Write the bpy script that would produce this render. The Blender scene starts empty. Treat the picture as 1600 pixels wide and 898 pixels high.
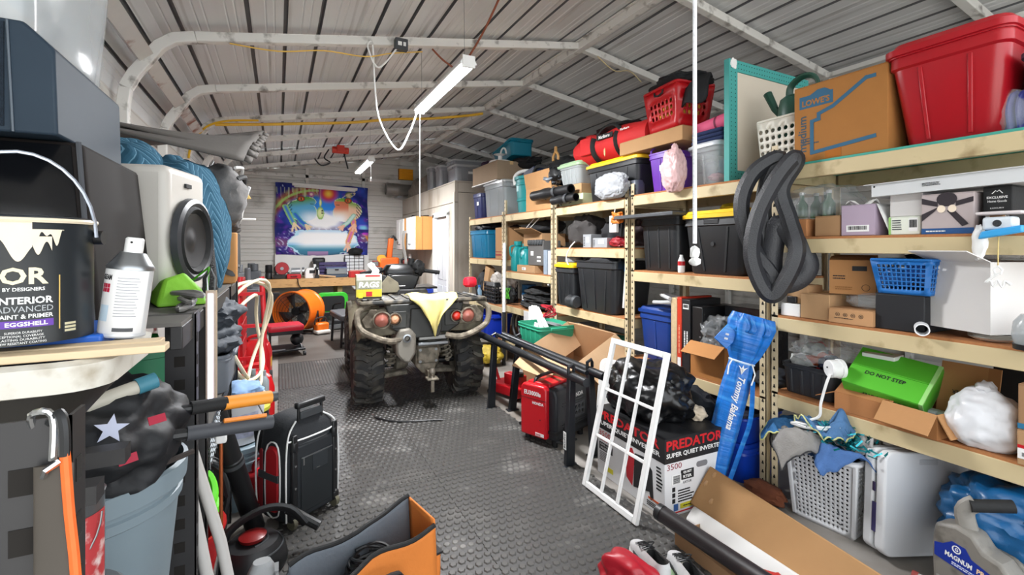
import bpy, bmesh, math, random
from math import sin, cos, pi, radians as R
from mathutils import Vector as V, Matrix as MX, noise as NZ, Euler

SC = bpy.context.scene
COL = SC.collection
random.seed(7)

# ------------------------------------------------------------------ camera, world, light, exposure
cam = bpy.data.cameras.new('camera'); cam.sensor_width = 36; cam.lens = 36*735/1600
cam.shift_y = -63/1600; cam.clip_start = .05
camo = bpy.data.objects.new('camera', cam); COL.objects.link(camo)
camo.location = (0, 0, 1.4); camo.rotation_euler = (pi/2, 0, -R(26.41))
SC.camera = camo

w = bpy.data.worlds.new('sky'); SC.world = w; w.use_nodes = True
bg = w.node_tree.nodes['Background']; bg.inputs[0].default_value = (.90, .95, 1.0, 1); bg.inputs[1].default_value = 2.3

def area(name, loc, rot, sx, sy, power, color=(1, 1, 1), portal=False):
    l = bpy.data.lights.new(name, 'AREA'); l.shape = 'RECTANGLE'; l.size = sx; l.size_y = sy
    l.energy = power; l.color = color
    if portal: l.cycles.is_portal = True
    o = bpy.data.objects.new(name, l); COL.objects.link(o); o.location = loc; o.rotation_euler = rot
    return o
area('door_portal', (1.6, -.55, 1.35), (pi/2, 0, 0), 5.0, 2.7, 1, portal=True)   # the open roller door (portal: guides the sky light)
sun = bpy.data.lights.new('sun', 'SUN'); sun.energy = 4.5; sun.angle = .02; sun.color = (1, .97, .92)
suno = bpy.data.objects.new('sun', sun); COL.objects.link(suno); suno.rotation_euler = V((-.45, .38, .81)).to_track_quat('Z', 'Y').to_euler()   # high, behind the building: it lights the driveway only
LED_POWER = 85
vs = SC.view_settings; vs.view_transform = 'Standard'; vs.look = 'None'; vs.gamma = 1; vs.use_curve_mapping = False
vs.exposure = .62

# ------------------------------------------------------------------ materials
def lin(h):
    if not isinstance(h, str): return tuple(h)
    h = h.lstrip('#'); c = [int(h[i:i+2], 16)/255 for i in (0, 2, 4)]
    return tuple(x/12.92 if x <= .04045 else ((x+.055)/1.055)**2.4 for x in c)
_mc = {}
def mat(color, rough=.5, metal=0, var=.08, vs=6, bump=0, bs=40, alpha=1, emit=0, dirt=None, damt=.45, ds=5, trans=0, stretch=None, coat=0, spec=.5):
    key = (color, rough, metal, var, vs, bump, bs, alpha, emit, dirt, damt, ds, trans, stretch, coat, spec)
    if key in _mc: return _mc[key]
    m = bpy.data.materials.new('material_%d' % len(_mc)); _mc[key] = m
    m.use_nodes = True; nt = m.node_tree; N = nt.nodes; L = nt.links
    b = N['Principled BSDF']; c = lin(color)
    m.diffuse_color = (*c, 1)
    b.inputs['Roughness'].default_value = rough; b.inputs['Metallic'].default_value = metal
    b.inputs['Coat Weight'].default_value = coat
    b.inputs['Specular IOR Level'].default_value = spec
    if emit:
        b.inputs['Base Color'].default_value = (*c, 1)
        b.inputs['Emission Color'].default_value = (*c, 1); b.inputs['Emission Strength'].default_value = emit
        return m
    tc = N.new('ShaderNodeTexCoord'); src = tc.outputs['Object']
    if stretch:
        mp = N.new('ShaderNodeMapping'); mp.inputs['Scale'].default_value = stretch
        L.new(src, mp.inputs[0]); src = mp.outputs[0]
    def noise(scale, det=3):
        n = N.new('ShaderNodeTexNoise'); n.inputs['Scale'].default_value = scale; n.inputs['Detail'].default_value = det
        L.new(src, n.inputs['Vector']); return n.outputs['Fac']
    def mix(a, b_, f):
        x = N.new('ShaderNodeMix'); x.data_type = 'RGBA'
        for s, v in ((6, a), (7, b_)):
            if isinstance(v, tuple): x.inputs[s].default_value = (*v[:3], 1)
            else: L.new(v, x.inputs[s])
        L.new(f, x.inputs[0]); return x.outputs[2]
    col = mix(tuple(max(0, k*(1-var)) for k in c), tuple(min(1, k*(1+var)) for k in c), noise(vs))
    if dirt:
        mr = N.new('ShaderNodeMapRange'); mr.inputs[1].default_value = .62-damt*.4; mr.inputs[2].default_value = .75-damt*.25
        L.new(noise(ds, 6), mr.inputs[0])
        col = mix(col, lin(dirt), mr.outputs[0])
    L.new(col, b.inputs['Base Color'])
    if bump:
        bp = N.new('ShaderNodeBump'); bp.inputs['Strength'].default_value = bump; bp.inputs['Distance'].default_value = .01
        L.new(noise(bs, 4), bp.inputs['Height']); L.new(bp.outputs[0], b.inputs['Normal'])
    if trans: b.inputs['Transmission Weight'].default_value = trans; b.inputs['IOR'].default_value = 1.3
    if alpha < 1: b.inputs['Alpha'].default_value = alpha
    return m

CARD = lambda h='#b58a5e': mat(h, .85, var=.07, vs=9, bump=.12, bs=30, spec=.2)
C1, C2, C3, C4 = CARD('#ad8863'), CARD('#b8936c'), CARD('#997656'), CARD('#c5a37d')
WOOD = mat('#cdbd97', .7, var=.14, vs=3, bump=.1, bs=20, stretch=(6, 1, 6), dirt='#a98c62', damt=.25)
BEAM = mat('#c9b78f', .55, var=.07, vs=3, dirt='#9a855f', damt=.12, ds=7)
BOARD = mat('#a86f42', .8, var=.22, vs=60, bump=.2, bs=80)
POSTM = mat('#c8b795', .5, var=.06, vs=8, dirt='#8f7c5c', damt=.15)
HOLE = mat('#17130f', .9)
BLK = mat('#17181a', .45, var=.2, vs=10)
BLKM = mat('#121314', .75, var=.25, vs=9, bump=.15, bs=60)
BLKG = mat('#0e0f10', .25, var=.2)
GRYP = mat('#3d4043', .5, var=.1)
WHT = mat('#e8e8e6', .45, var=.03)
WHTM = mat('#e3e2df', .75, var=.05, bump=.05)
STEEL = mat('#9fa3a6', .3, metal=.9, var=.1)
CHROME = mat('#d5d8da', .15, metal=1, var=.03)
RED = mat('#b8141f', .4, var=.08)
INK = mat('#1c1c1e', .7)
YEL = mat('#f2c312', .45, var=.04)

# ------------------------------------------------------------------ mesh builder
class M:
    def __init__(s): s.v = []; s.f = []; s.mi = []; s.c = 0
    def add(s, vs, fs, T=None):
        o = len(s.v)
        s.v += [tuple(T @ V(p)) for p in vs] if T else [tuple(p) for p in vs]
        s.f += [tuple(i+o for i in f) for f in fs]; s.mi += [s.c]*len(fs); return s
    def box(s, x0, x1, y0, y1, z0, z1, T=None):
        return s.add([(x0,y0,z0),(x1,y0,z0),(x1,y1,z0),(x0,y1,z0),(x0,y0,z1),(x1,y0,z1),(x1,y1,z1),(x0,y1,z1)],
                     [(3,2,1,0),(4,5,6,7),(0,1,5,4),(1,2,6,5),(2,3,7,6),(3,0,4,7)], T)
    def cb(s, c, d, T=None, rot=None):
        x, y, z = c; a, b, h = d[0]/2, d[1]/2, d[2]/2
        if rot:
            t = MX.Translation(c) @ Euler(rot).to_matrix().to_4x4(); t = T @ t if T else t
            return s.box(-a, a, -b, b, -h, h, t)
        return s.box(x-a, x+a, y-b, y+b, z-h, z+h, T)
    def loft(s, rings, cap0=True, cap1=True, T=None):
        n = len(rings[0]); vs = [p for r in rings for p in r]; fs = []
        for k in range(len(rings)-1):
            for i in range(n):
                j = (i+1) % n; fs.append((k*n+i, k*n+j, (k+1)*n+j, (k+1)*n+i))
        if cap0: fs.append(tuple(range(n-1, -1, -1)))
        if cap1: fs.append(tuple((len(rings)-1)*n+i for i in range(n)))
        return s.add(vs, fs, T)
    def prism(s, pts, y0, y1, T=None):               # outline in x,z extruded along y
        return s.loft([[(x, y1, z) for x, z in pts], [(x, y0, z) for x, z in pts]], T=T)
    def slab(s, pts, z0, z1, T=None):                # outline in x,y extruded along z
        return s.loft([[(x, y, z0) for x, y in pts], [(x, y, z1) for x, y in pts]], T=T)
    def lathe(s, prof, n=24, T=None, caps=False, a0=0, a1=2*pi):
        full = abs(a1-a0-2*pi) < 1e-6; k = n if full else n+1
        rings = [[(r*cos(a0+(a1-a0)*i/n), r*sin(a0+(a1-a0)*i/n), z) for i in range(k)] for r, z in prof]
        if full: return s.loft(rings, caps, caps, T)
        vs = [p for r in rings for p in r]; fs = []
        for q in range(len(rings)-1):
            for i in range(n): fs.append((q*k+i, q*k+i+1, (q+1)*k+i+1, (q+1)*k+i))
        return s.add(vs, fs, T)
    def cyl(s, a, b, r, r2=None, n=14, T=None):
        return s.tube([a, b], r, n, r2=r2, T=T)
    def tube(s, path, r, n=8, closed=False, smooth=0, r2=None, T=None, flat=None, pn=None):
        P = [V(p) for p in path]
        if smooth: P = spline(P, smooth, closed)
        m = len(P); rings = []; up = None
        for i, p in enumerate(P):
            if closed: d = P[(i+1) % m]-P[i-1]
            else: d = P[min(i+1, m-1)]-P[max(i-1, 0)]
            d = d.normalized() if d.length > 1e-9 else V((0, 0, 1))
            if up is None: up = d.orthogonal().normalized()
            else:
                up = up-d*up.dot(d); up = up.normalized() if up.length > 1e-6 else d.orthogonal().normalized()
            if pn: sd = V(pn); up = sd.cross(d).normalized()
            else: sd = d.cross(up)
            rr = r if r2 is None else r+(r2-r)*i/max(1, m-1)
            if flat: rings.append([p+up*(flat[0]*cos(2*pi*k/n))+sd*(flat[1]*sin(2*pi*k/n)) for k in range(n)])
            else: rings.append([p+up*(rr*cos(2*pi*k/n))+sd*(rr*sin(2*pi*k/n)) for k in range(n)])
        if closed: rings.append(rings[0])
        return s.loft(rings, not closed, not closed, T)
    def grid(s, nu, nv, fn, T=None):
        vs = [fn(i/nu, j/nv) for j in range(nv+1) for i in range(nu+1)]
        fs = [(j*(nu+1)+i, j*(nu+1)+i+1, (j+1)*(nu+1)+i+1, (j+1)*(nu+1)+i) for j in range(nv) for i in range(nu)]
        return s.add(vs, fs, T)
    def blob(s, c, rad, seed=0, amp=.15, fr=2.2, sub=4, flat=None, ridg=0, pw=1, T=None):
        bm = bmesh.new(); bmesh.ops.create_icosphere(bm, subdivisions=sub, radius=1); o = V((seed*7.3, seed*3.1, seed*1.7)); vs = []
        for v in bm.verts:
            q = v.co.normalized()
            if pw != 1: q = V([math.copysign(abs(k)**pw, k) for k in q])
            d = 1+amp*NZ.noise(q*fr+o)+amp*.5*NZ.noise(q*fr*2.3+o)
            if ridg: d += ridg*(1-2*abs(NZ.noise(q*fr*1.9+o*2)))*.6 + ridg*.5*(1-2*abs(NZ.noise(q*fr*4.1+o*3)))
            p = V((q.x*rad[0]*d, q.y*rad[1]*d, q.z*rad[2]*d))
            if flat is not None and p.z < -flat*rad[2]: p.z = -flat*rad[2]+(p.z+flat*rad[2])*.02
            vs.append(p+V(c))
        fs = [tuple(v.index for v in f.verts) for f in bm.faces]; bm.free()
        return s.add(vs, fs, T)
    def perf(s, fn, nu, nv, hole=.6, hole_v=None, sides=8, skip=None, T=None):   # wall with real holes
        hv = hole_v or hole; ring = [(-1,-1),(0,-1),(1,-1),(1,0),(1,1),(0,1),(-1,1),(-1,0)]
        for j in range(nv):
            for i in range(nu):
                u, v, du, dv = (i+.5)/nu, (j+.5)/nv, .5/nu, .5/nv
                if skip and skip(i, j):
                    s.add([fn(u+a*du, v+b*dv) for a, b in ((-1,-1),(1,-1),(1,1),(-1,1))], [(0,1,2,3)], T); continue
                vs = [fn(u+a*du, v+b*dv) for a, b in ring]
                for k, (a, b) in enumerate(ring):
                    if sides == 8: q = math.atan2(b, a); a, b = cos(q), sin(q)
                    vs.append(fn(u+a*du*hole, v+b*dv*hv))
                s.add(vs, [(k, (k+1) % 8, 8+(k+1) % 8, 8+k) for k in range(8)], T)
        return s
    def mesh(s, name, mats, smooth=35):
        me = bpy.data.meshes.new(name); me.from_pydata(s.v, [], s.f)
        for m in (mats if isinstance(mats, (list, tuple)) else [mats]): me.materials.append(m)
        if max(s.mi, default=0): me.polygons.foreach_set('material_index', s.mi)
        me.update()
        if smooth:
            me.polygons.foreach_set('use_smooth', [True]*len(me.polygons)); me.set_sharp_from_angle(angle=R(smooth))
        return me
    def obj(s, name, mats, parent=None, bevel=0, smooth=35, solid=0, loc=None, rot=None, label=None, kind=None, merge=False, seg=2, sub=0):
        o = bpy.data.objects.new(name, s.mesh(name, mats, smooth)); COL.objects.link(o)
        if merge:
            bm = bmesh.new(); bm.from_mesh(o.data); bmesh.ops.remove_doubles(bm, verts=bm.verts, dist=1e-5); bm.to_mesh(o.data); bm.free()
        if parent: o.parent = parent
        if loc: o.location = loc
        if rot: o.rotation_euler = rot
        if sub: md = o.modifiers.new('s', 'SUBSURF'); md.levels = md.render_levels = sub
        if solid: md = o.modifiers.new('t', 'SOLIDIFY'); md.thickness = solid; md.offset = 0
        if bevel: md = o.modifiers.new('b', 'BEVEL'); md.width = bevel; md.segments = seg; md.limit_method = 'ANGLE'; md.angle_limit = R(40); md.harden_normals = False
        if label: o['label'] = label
        if kind: o['kind'] = kind
        return o

def spline(P, k, closed=False):
    P = [V(p) for p in P]; out = []; n = len(P)
    for i in range(n if closed else n-1):
        a, b, c, d = (P[(i-1) % n], P[i], P[(i+1) % n], P[(i+2) % n]) if closed else (P[max(i-1, 0)], P[i], P[i+1], P[min(i+2, n-1)])
        for q in range(k):
            t = q/k; out.append(.5*((2*b)+(c-a)*t+(2*a-5*b+4*c-d)*t*t+(3*b-a-3*c+d)*t**3))
    if not closed: out.append(P[-1])
    return out
def rrect(w, d, r, n=4, z=0, cx=0, cy=0):
    pts = []; r = min(r, w/2-1e-4, d/2-1e-4)
    for sx, sy, a in ((1,1,0),(-1,1,pi/2),(-1,-1,pi),(1,-1,1.5*pi)):
        for i in range(n+1):
            t = a+pi/2*i/n; pts.append((cx+sx*(w/2-r)+r*cos(t), cy+sy*(d/2-r)+r*sin(t), z))
    return pts
def circ(r, z, n=20, cx=0, cy=0, ry=None): return [(cx+r*cos(2*pi*i/n), cy+(ry or r)*sin(2*pi*i/n), z) for i in range(n)]

# ------------------------------------------------------------------ things, structure, copies, text
def tag(o, label, cat, group=None, kind=None):
    if label: o['label'] = label
    if cat: o['category'] = cat
    if group: o['group'] = group
    if kind: o['kind'] = kind
    return o
def thing(name, label, cat, loc=(0,0,0), rz=0, rx=0, ry=0, group=None):
    o = bpy.data.objects.new(name, None); COL.objects.link(o); o.empty_display_size = .05
    o.location = loc; o.rotation_euler = (rx, ry, rz); return tag(o, label, cat, group)
def struct(name, mb=None, mats=None, parent=None, **k):
    if mb is None: o = bpy.data.objects.new(name, None); COL.objects.link(o)
    else: o = mb.obj(name, mats, parent, **k)
    o['kind'] = 'structure'; return o
def dup(root, loc, rz=None, label=None, rot=None):
    def cp(o, p):
        c = o.copy(); COL.objects.link(c)
        if p: c.parent = p
        for ch in o.children: cp(ch, c)
        return c
    c = cp(root, None); c.location = loc
    if rz is not None: c.rotation_euler = (0, 0, rz)
    if rot: c.rotation_euler = rot
    if label: c['label'] = label
    return c
def share(o, loc, rot=None, parent=None):            # another piece with the same mesh
    c = o.copy(); COL.objects.link(c); c.parent = parent or o.parent; c.location = loc
    if rot: c.rotation_euler = rot
    return c
FACE = {'front': (pi/2, 0, 0), 'right': (pi/2, 0, pi/2), 'left': (pi/2, 0, -pi/2), 'back': (pi/2, 0, pi), 'top': (0, 0, 0)}
def text(parent, s, at, h, m, face='front', width=None, bold=0, shear=0, roll=0, name='lettering', align='CENTER', res=2):
    cu = bpy.data.curves.new('t', 'FONT'); cu.body = s; cu.size = 1; cu.offset = bold; cu.shear = shear
    cu.align_x = 'LEFT'; cu.resolution_u = res; cu.extrude = .004
    t = bpy.data.objects.new('t', cu); COL.objects.link(t)
    me = bpy.data.meshes.new_from_object(t); bpy.data.objects.remove(t)
    xs = [v.co.x for v in me.vertices]; ys = [v.co.y for v in me.vertices]
    x0, x1, y0, y1 = min(xs), max(xs), min(ys), max(ys)
    sy = h/(y1-y0); sx = width/(x1-x0) if width else sy
    off = {'CENTER': (x0+x1)/2, 'LEFT': x0, 'RIGHT': x1}[align]
    for v in me.vertices: v.co = ((v.co.x-off)*sx, (v.co.y-(y0+y1)/2)*sy, v.co.z*.06)
    me.materials.clear(); me.materials.append(m); me.name = name
    o = bpy.data.objects.new(name, me); COL.objects.link(o); o.parent = parent; o.location = at
    f = FACE[face] if isinstance(face, str) else face
    o.rotation_euler = (Euler(f).to_matrix() @ Euler((0, 0, roll)).to_matrix()).to_euler()
    return o
def patch(parent, at, w_, h_, m, face='front', name='printed_panel', th=.0008, roll=0, pts=None):
    mb = M()
    if pts: mb.slab(pts, -th, th)
    else: mb.box(-w_/2, w_/2, -h_/2, h_/2, -th, th)
    f = FACE[face] if isinstance(face, str) else face
    return mb.obj(name, m, parent, loc=at, rot=(Euler(f).to_matrix() @ Euler((0, 0, roll)).to_matrix()).to_euler(), smooth=0)
def barcode(parent, at, w_, h_, face='front', n=22, roll=0):
    patch(parent, at, w_, h_, WHT, face, 'sticker', .0008, roll)
    mb = M(); x = -w_*.42; rr = random.Random(n)
    while x < w_*.4:
        a = rr.choice((.006, .01, .016))*w_*1.6; mb.box(x, x+a, -h_*.22, h_*.36, -.0012, .0014); x += a+rr.choice((.01, .016, .024))*w_*1.3
    f = FACE[face]
    mb.obj('barcode', INK, parent, loc=at, rot=(Euler(f).to_matrix() @ Euler((0, 0, roll)).to_matrix()).to_euler(), smooth=0)
def blocklines(parent, at, w_, h_, n, m, face='front', seed=1, roll=0):   # lines of small print, too small to read
    mb = M(); rr = random.Random(seed)
    for i in range(n):
        z = h_/2-h_*(i+.5)/n; x = -w_/2; e = -w_/2+w_*rr.uniform(.6, 1)
        while x < e:
            a = rr.uniform(.04, .12)*w_; mb.box(x, min(x+a, e), z-h_/n*.22, z+h_/n*.22, -.001, .001); x += a+.02*w_
    f = FACE[face]
    mb.obj('small_print', m, parent, loc=at, rot=(Euler(f).to_matrix() @ Euler((0, 0, roll)).to_matrix()).to_euler(), smooth=0)

# ------------------------------------------------------------------ builders of common things (front = local -y, origin at the base centre)
AI = -pi/2                                            # turns a front towards the aisle (world -x)
def carton(label, w_, d, h, loc, rz=AI, m=None, top='closed', tape=True, rx=0, ry=0, name='cardboard_box', cat='box', ang=(40, -35, 30, -20), group=None, in_m=None, flap_m=None):
    m = m or C1; t = thing(name, label, cat, loc, rz, rx, ry, group); b = M(); e = .004
    if top == 'closed':
        b.box(-w_/2, w_/2, -d/2, d/2, 0, h-.003); b.obj('body', m, t, bevel=.004)
        for sy in (-1, 1):
            M().box(-w_/2+.001, w_/2-.001, *sorted((sy*.0015, sy*(d/2-.001))), h-.003, h).obj('flap', flap_m or m, t)
        if tape:
            M().box(-w_/2-.0008, w_/2+.0008, -.025, .025, h*.82, h+.001).obj('tape', mat('#c9a878', .25, var=.03), t)
    else:
        b.box(-w_/2, w_/2, -d/2, d/2, 0, e)
        b.box(-w_/2, w_/2, -d/2, -d/2+e, e, h); b.box(-w_/2, w_/2, d/2-e, d/2, e, h)
        b.box(-w_/2, -w_/2+e, -d/2+e, d/2-e, e, h); b.box(w_/2-e, w_/2, -d/2+e, d/2-e, e, h)
        b.obj('body', m, t)
        fl = min(w_, d)*.48
        for k, a in enumerate(ang):
            if a is None: continue
            if k == 0: o = M().box(-w_/2, w_/2, -fl, 0, -e/2, e/2).obj('flap', flap_m or m, t, loc=(0, -d/2+e/2, h), rot=(R(a), 0, 0))
            if k == 1: o = M().box(-w_/2, w_/2, 0, fl, -e/2, e/2).obj('flap', flap_m or m, t, loc=(0, d/2-e/2, h), rot=(R(a), 0, 0))
            if k == 2: o = M().box(-fl, 0, -d/2, d/2, -e/2, e/2).obj('flap', flap_m or m, t, loc=(-w_/2+e/2, 0, h), rot=(0, R(a), 0))
            if k == 3: o = M().box(0, fl, -d/2, d/2, -e/2, e/2).obj('flap', flap_m or m, t, loc=(w_/2-e/2, 0, h), rot=(0, R(a), 0))
    return t
def tote(label, w_, d, h, loc, rz=AI, m=None, lid=None, ribs=3, taper=.84, rx=0, ry=0, name='storage_tote', cat='tote', group=None, lid_h=.03, latch=None, r=.05, lid_loc=None, vee=False, handle=True, sticker=False):
    t = thing(name, label, cat, loc, rz, rx, ry, group)
    def rg(k, z, g=0): return rrect(w_*k+g, d*k+g, r, 4, z)
    hb = h-(lid_h if lid else 0); k1 = taper+(1-taper)*.86
    i_ = .012
    b = M().loft([rg(taper-.03, 0), rg(taper, .012), rg(k1-.035, hb*.84), rg(k1+.01, hb*.86), rg(.97, hb-.012), rg(1, hb-.012), rg(1, hb), rg(.95, hb), rg(taper-.04, i_)], True, True)
    b.obj('body', m, t, smooth=30)
    rm = M(); z0, z1 = hb*.05, hb*.82
    for sy in (-1, 1):
        for q in range(ribs):
            u = (q+.5)/ribs-.5
            def pt(z, du=0): k = taper+(k1-.035-taper)*z/(hb*.84); return (u*w_*k*.86+du, sy*(d*k/2), z)
            a, c = pt(z0, .012 if vee and u < 0 else -.012 if vee and u > 0 else 0), pt(z1, -.018 if vee and u < 0 else .018 if vee and u > 0 else 0)
            M().loft([[(a[0]-.008,a[1]-.005,a[2]),(a[0]+.008,a[1]-.005,a[2]),(a[0]+.008,a[1]+.005,a[2]),(a[0]-.008,a[1]+.005,a[2])],
                      [(c[0]-.008,c[1]-.005,c[2]),(c[0]+.008,c[1]-.005,c[2]),(c[0]+.008,c[1]+.005,c[2]),(c[0]-.008,c[1]+.005,c[2])]]).obj('rib', m, t, bevel=.003)
    if handle:
        for sx in (-1, 1):
            M().cb((sx*(w_*.5+.002), 0, hb*.9), (.024, d*.42, hb*.12)).obj('handle', m, t, bevel=.006)
    if lid:
        l = M().loft([rg(1.02, hb-.006), rg(1.035, hb-.004), rg(1.035, hb+lid_h*.45), rg(.97, hb+lid_h*.55), rg(.92, hb+lid_h), rg(.86, hb+lid_h), rg(.84, hb+lid_h*.7)])
        lo = l.obj('lid', lid, t, smooth=30)
        if latch:
            for sx in (-1, 1):
                M().cb((sx*w_*.525, 0, hb-.012), (.014, d*.26, .06)).obj('latch', latch, t, bevel=.004)
    if sticker:
        k = taper+(k1-.035-taper)*.6
        patch(t, (w_*.1, -d*k/2-.009, hb*.6), w_*.2, h*.14, WHT, 'front', 'sticker')
    return t
def clutter_bag(label, rad, loc, m, seed=1, rz=0, amp=.16, ridg=.08, name='plastic_bag', cat='bag', flat=.7, sub=4, pw=.85, knot=False, fr=2.2, group=None):
    t = thing(name, label, cat, loc, rz, group=group)
    M().blob((0, 0, rad[2]*flat), rad, seed, amp, fr, sub, flat, ridg, pw).obj('bag', m, t, smooth=60)
    if knot: M().blob((rad[0]*.1, 0, rad[2]*(flat+.98)), (rad[0]*.3, rad[1]*.26, rad[2]*.26), seed+3, .35, 2.5, 3, None, .25).obj('knot', m, t, smooth=60)
    return t
def solo(mb, name, m, label, cat, loc=(0,0,0), rz=0, rx=0, ry=0, group=None, **k):
    o = mb.obj(name, m, None, **k); o.location = loc; o.rotation_euler = (rx, ry, rz)
    return tag(o, label, cat, group)
def cord(label, path, r, m, name='cord', cat='cord', smooth=6, n=6, closed=False, group=None):
    return tag(M().tube(path, r, n, closed, smooth).obj(name, m), label, cat, group)
def heap(label, loc, rad, m, seed, nm, cat, **k): return tag(M().blob((0, 0, 0), rad, seed, .25, 2.2, 4, .8, .12, **k).obj(nm, m, loc=loc, smooth=60), label, cat)
CLEAR = mat('#dfe4e6', .12, var=.02, alpha=.28, spec=.8)
CLEARG = mat('#a9afb1', .2, var=.03, alpha=.62)
BAGW = mat('#dcdde0', .32, var=.04, bump=.35, bs=14)
BAGC = mat('#e4e8ea', .1, var=.03, alpha=.22, bump=.8, bs=16, spec=1)
BAGK = mat('#0d0e10', .3, var=.2, bump=.4, bs=9)

# ================================================================== the room
ZR, XR, ZE, XL, XRT, YB, YF = 3.40, 2.62, 2.86, -.95, 6.19, 10.42, -.5
def roofz(x): return ZR-(ZR-ZE)*abs(x-XR)/(XR+.70)
PROF = [(-.95, 2.40), (-.93, 2.58), (-.86, 2.72), (-.70, ZE), (XR, ZR), (5.94, ZE), (6.10, 2.72), (6.17, 2.58), (6.19, 2.40)]
METAL = mat('#d2d3d3', .38, metal=.1, var=.06, vs=2.5, stretch=(9, .2, 9), dirt='#a3a19e', damt=.1, ds=2)
RIBGREY = mat('#77787a', .5, metal=.2, var=.15, vs=4)
METALW = mat('#cbc8c2', .45, metal=.15, var=.06, vs=2, dirt='#96928a', damt=.12, ds=2)
def rib_profile(length, pitch=.23):                 # offsets along the sheet: a tall rib, then two low pleats
    out = []; s = 0
    while s < length-.01:
        for ds, h in ((0, 0), (.075, 0), (.083, .005), (.091, 0), (.128, 0), (.136, .005), (.144, 0), (.192, 0), (.195, .03), (.218, .03), (.23, 0)):
            if ds == .23: ds = .221
            if s+ds < length: out.append((s+ds, h))
        s += pitch
    out.append((length, 0)); return out
def along(prof, s):
    for (a, b) in zip(prof, prof[1:]):
        d = math.dist(a, b)
        if s <= d+1e-9: return (a[0]+(b[0]-a[0])*s/d, a[1]+(b[1]-a[1])*s/d, -(b[1]-a[1])/d, (b[0]-a[0])/d)
        s -= d
    return (*prof[-1], -(b[1]-a[1])/d, (b[0]-a[0])/d)
ceil = struct('ceiling')
tot = sum(math.dist(a, b) for a, b in zip(PROF, PROF[1:])); npan = 9; wpan = tot/npan
rp = rib_profile(wpan)
for i in range(npan):
    for (y0, y1) in ((YF-.3, 3.82), (3.80, 8.42), (8.40, YB)):
        rings = []
        for s, h in rp:
            x, z, nx, nz = along(PROF, i*wpan+s); hh = h+(.004 if (y0 == 3.80) else 0)
            rings.append((x+nx*hh, z+nz*hh))
        vs = [(x, y, z) for y in (y0, y1) for x, z in rings]; n = len(rings)
        m = M().add(vs, [(k, n+k, n+k+1, k+1) for k in range(n-1)]); m.mi = [int(max(rp[k][1], rp[k+1][1]) > .02) for k in range(n-1)]   # the rib channel faces take the darker grey
        m.obj('roof_panel', [METAL, RIBGREY], ceil, smooth=0)
# screws heads and dirt stay in the material; the white painted tube frames
TUBE = mat('#d9d7d2', .5, var=.08, vs=5, dirt='#7e7973', damt=.16, ds=9)
def sq_tube(mb, path, a, T=None):
    mb.tube(path, a*.7071, 4, T=T)
def bent(y, name='trim_2', full=True):
    o = struct(name)
    pts = [(-.89, 0), (-.89, 2.30), (-.875, 2.42), (-.83, 2.52), (-.70, 2.72), (-.62, 2.785), (-.5, 2.815), (XR, ZR-.055)]
    def seg(pp, nm, a=.066):
        m = M()
        for k in range(len(pp)):
            pass
        rings = []
        for k, p in enumerate(pp):
            q0 = pp[max(k-1, 0)]; q1 = pp[min(k+1, len(pp)-1)]; d = V((q1[0]-q0[0], 0, q1[1]-q0[1])).normalized(); nrm = V((-d.z, 0, d.x))
            c = V((p[0], y, p[1])); rings.append([c+nrm*a/2+V((0, .033, 0)), c+nrm*a/2-V((0, .033, 0)), c-nrm*a/2-V((0, .033, 0)), c-nrm*a/2+V((0, .033, 0))])
        m.loft(rings); m.obj(nm, TUBE, o, bevel=.006, smooth=30)
    seg(pts[:3], 'post'); seg(pts[2:7], 'haunch', .07); seg(pts[6:], 'rafter')
    mir = [(2*XR-x, z) for x, z in pts]
    seg(mir[:3], 'post'); seg(mir[2:7], 'haunch', .07); seg(mir[6:], 'rafter')
    return o
BY = [.35, 1.5, 2.65, 3.80, 4.95, 6.10, 7.25, 8.40, 9.55]
for i, y in enumerate(BY): bent(y, 'trim_%d' % (i+1))
struct('trim_20', M().box(XR-.035, XR+.035, YF, YB-.03, ZR-.10, ZR-.03).box(XR-.06, XR+.06, YF, YB-.03, ZR-.028, ZR-.022), TUBE, bevel=.004)
struct('trim_21', M().add([(-.80, YF, 2.60), (-.73, YF, 2.66), (-.725, YF, 2.655), (-.795, YF, 2.595), (-.80, YB-.03, 2.60), (-.73, YB-.03, 2.66), (-.725, YB-.03, 2.655), (-.795, YB-.03, 2.595)],
       [(0,1,2,3),(7,6,5,4),(0,4,5,1),(1,5,6,2),(2,6,7,3),(3,7,4,0)]), mat('#cfccc6', .5, var=.1, dirt='#8a4a26', damt=.14, ds=6))
for x, k in ((4.6, 22),):
    z = roofz(x)-.03; struct('trim_%d' % k, M().box(x-.03, x+.03, YF, YB-.03, z-.07, z-.03), TUBE)
# walls: horizontal ribbed steel sheets
def wall(name, fn, length, height, xs=40, step=None):   # fn(s along, z, out) -> point
    o = struct(name); z = 0
    while z < height-.05:
        hh = min(.92, height-z); rr = rib_profile(hh)
        vs = []; n = len(rr)
        for k in range(xs+1):
            for s, h in rr: vs.append(fn(length*k/xs, z+s, h))
        M().add(vs, [(k*n+q, k*n+q+1, (k+1)*n+q+1, (k+1)*n+q) for k in range(xs) for q in range(n-1)]).obj('wall_panel', METALW, o, smooth=0)
        z += .92
    return o
wall('wall_left', lambda s, z, h: (XL-h, YF+s, z), YB-YF, 2.40, 1)
wall('wall_right', lambda s, z, h: (XRT+h, YF+s, z), YB-YF, 2.40, 1)
def backf(s, z, h):
    x = XL+s; top = roofz(x) if -.7 < x < 5.94 else 2.45+.4*min(1, max(0, min(x+.95, 6.19-x)/.25))
    return (x, YB+h, min(z, top+.05))
wall('wall_back', backf, XRT-XL, 3.5, 48)
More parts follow.
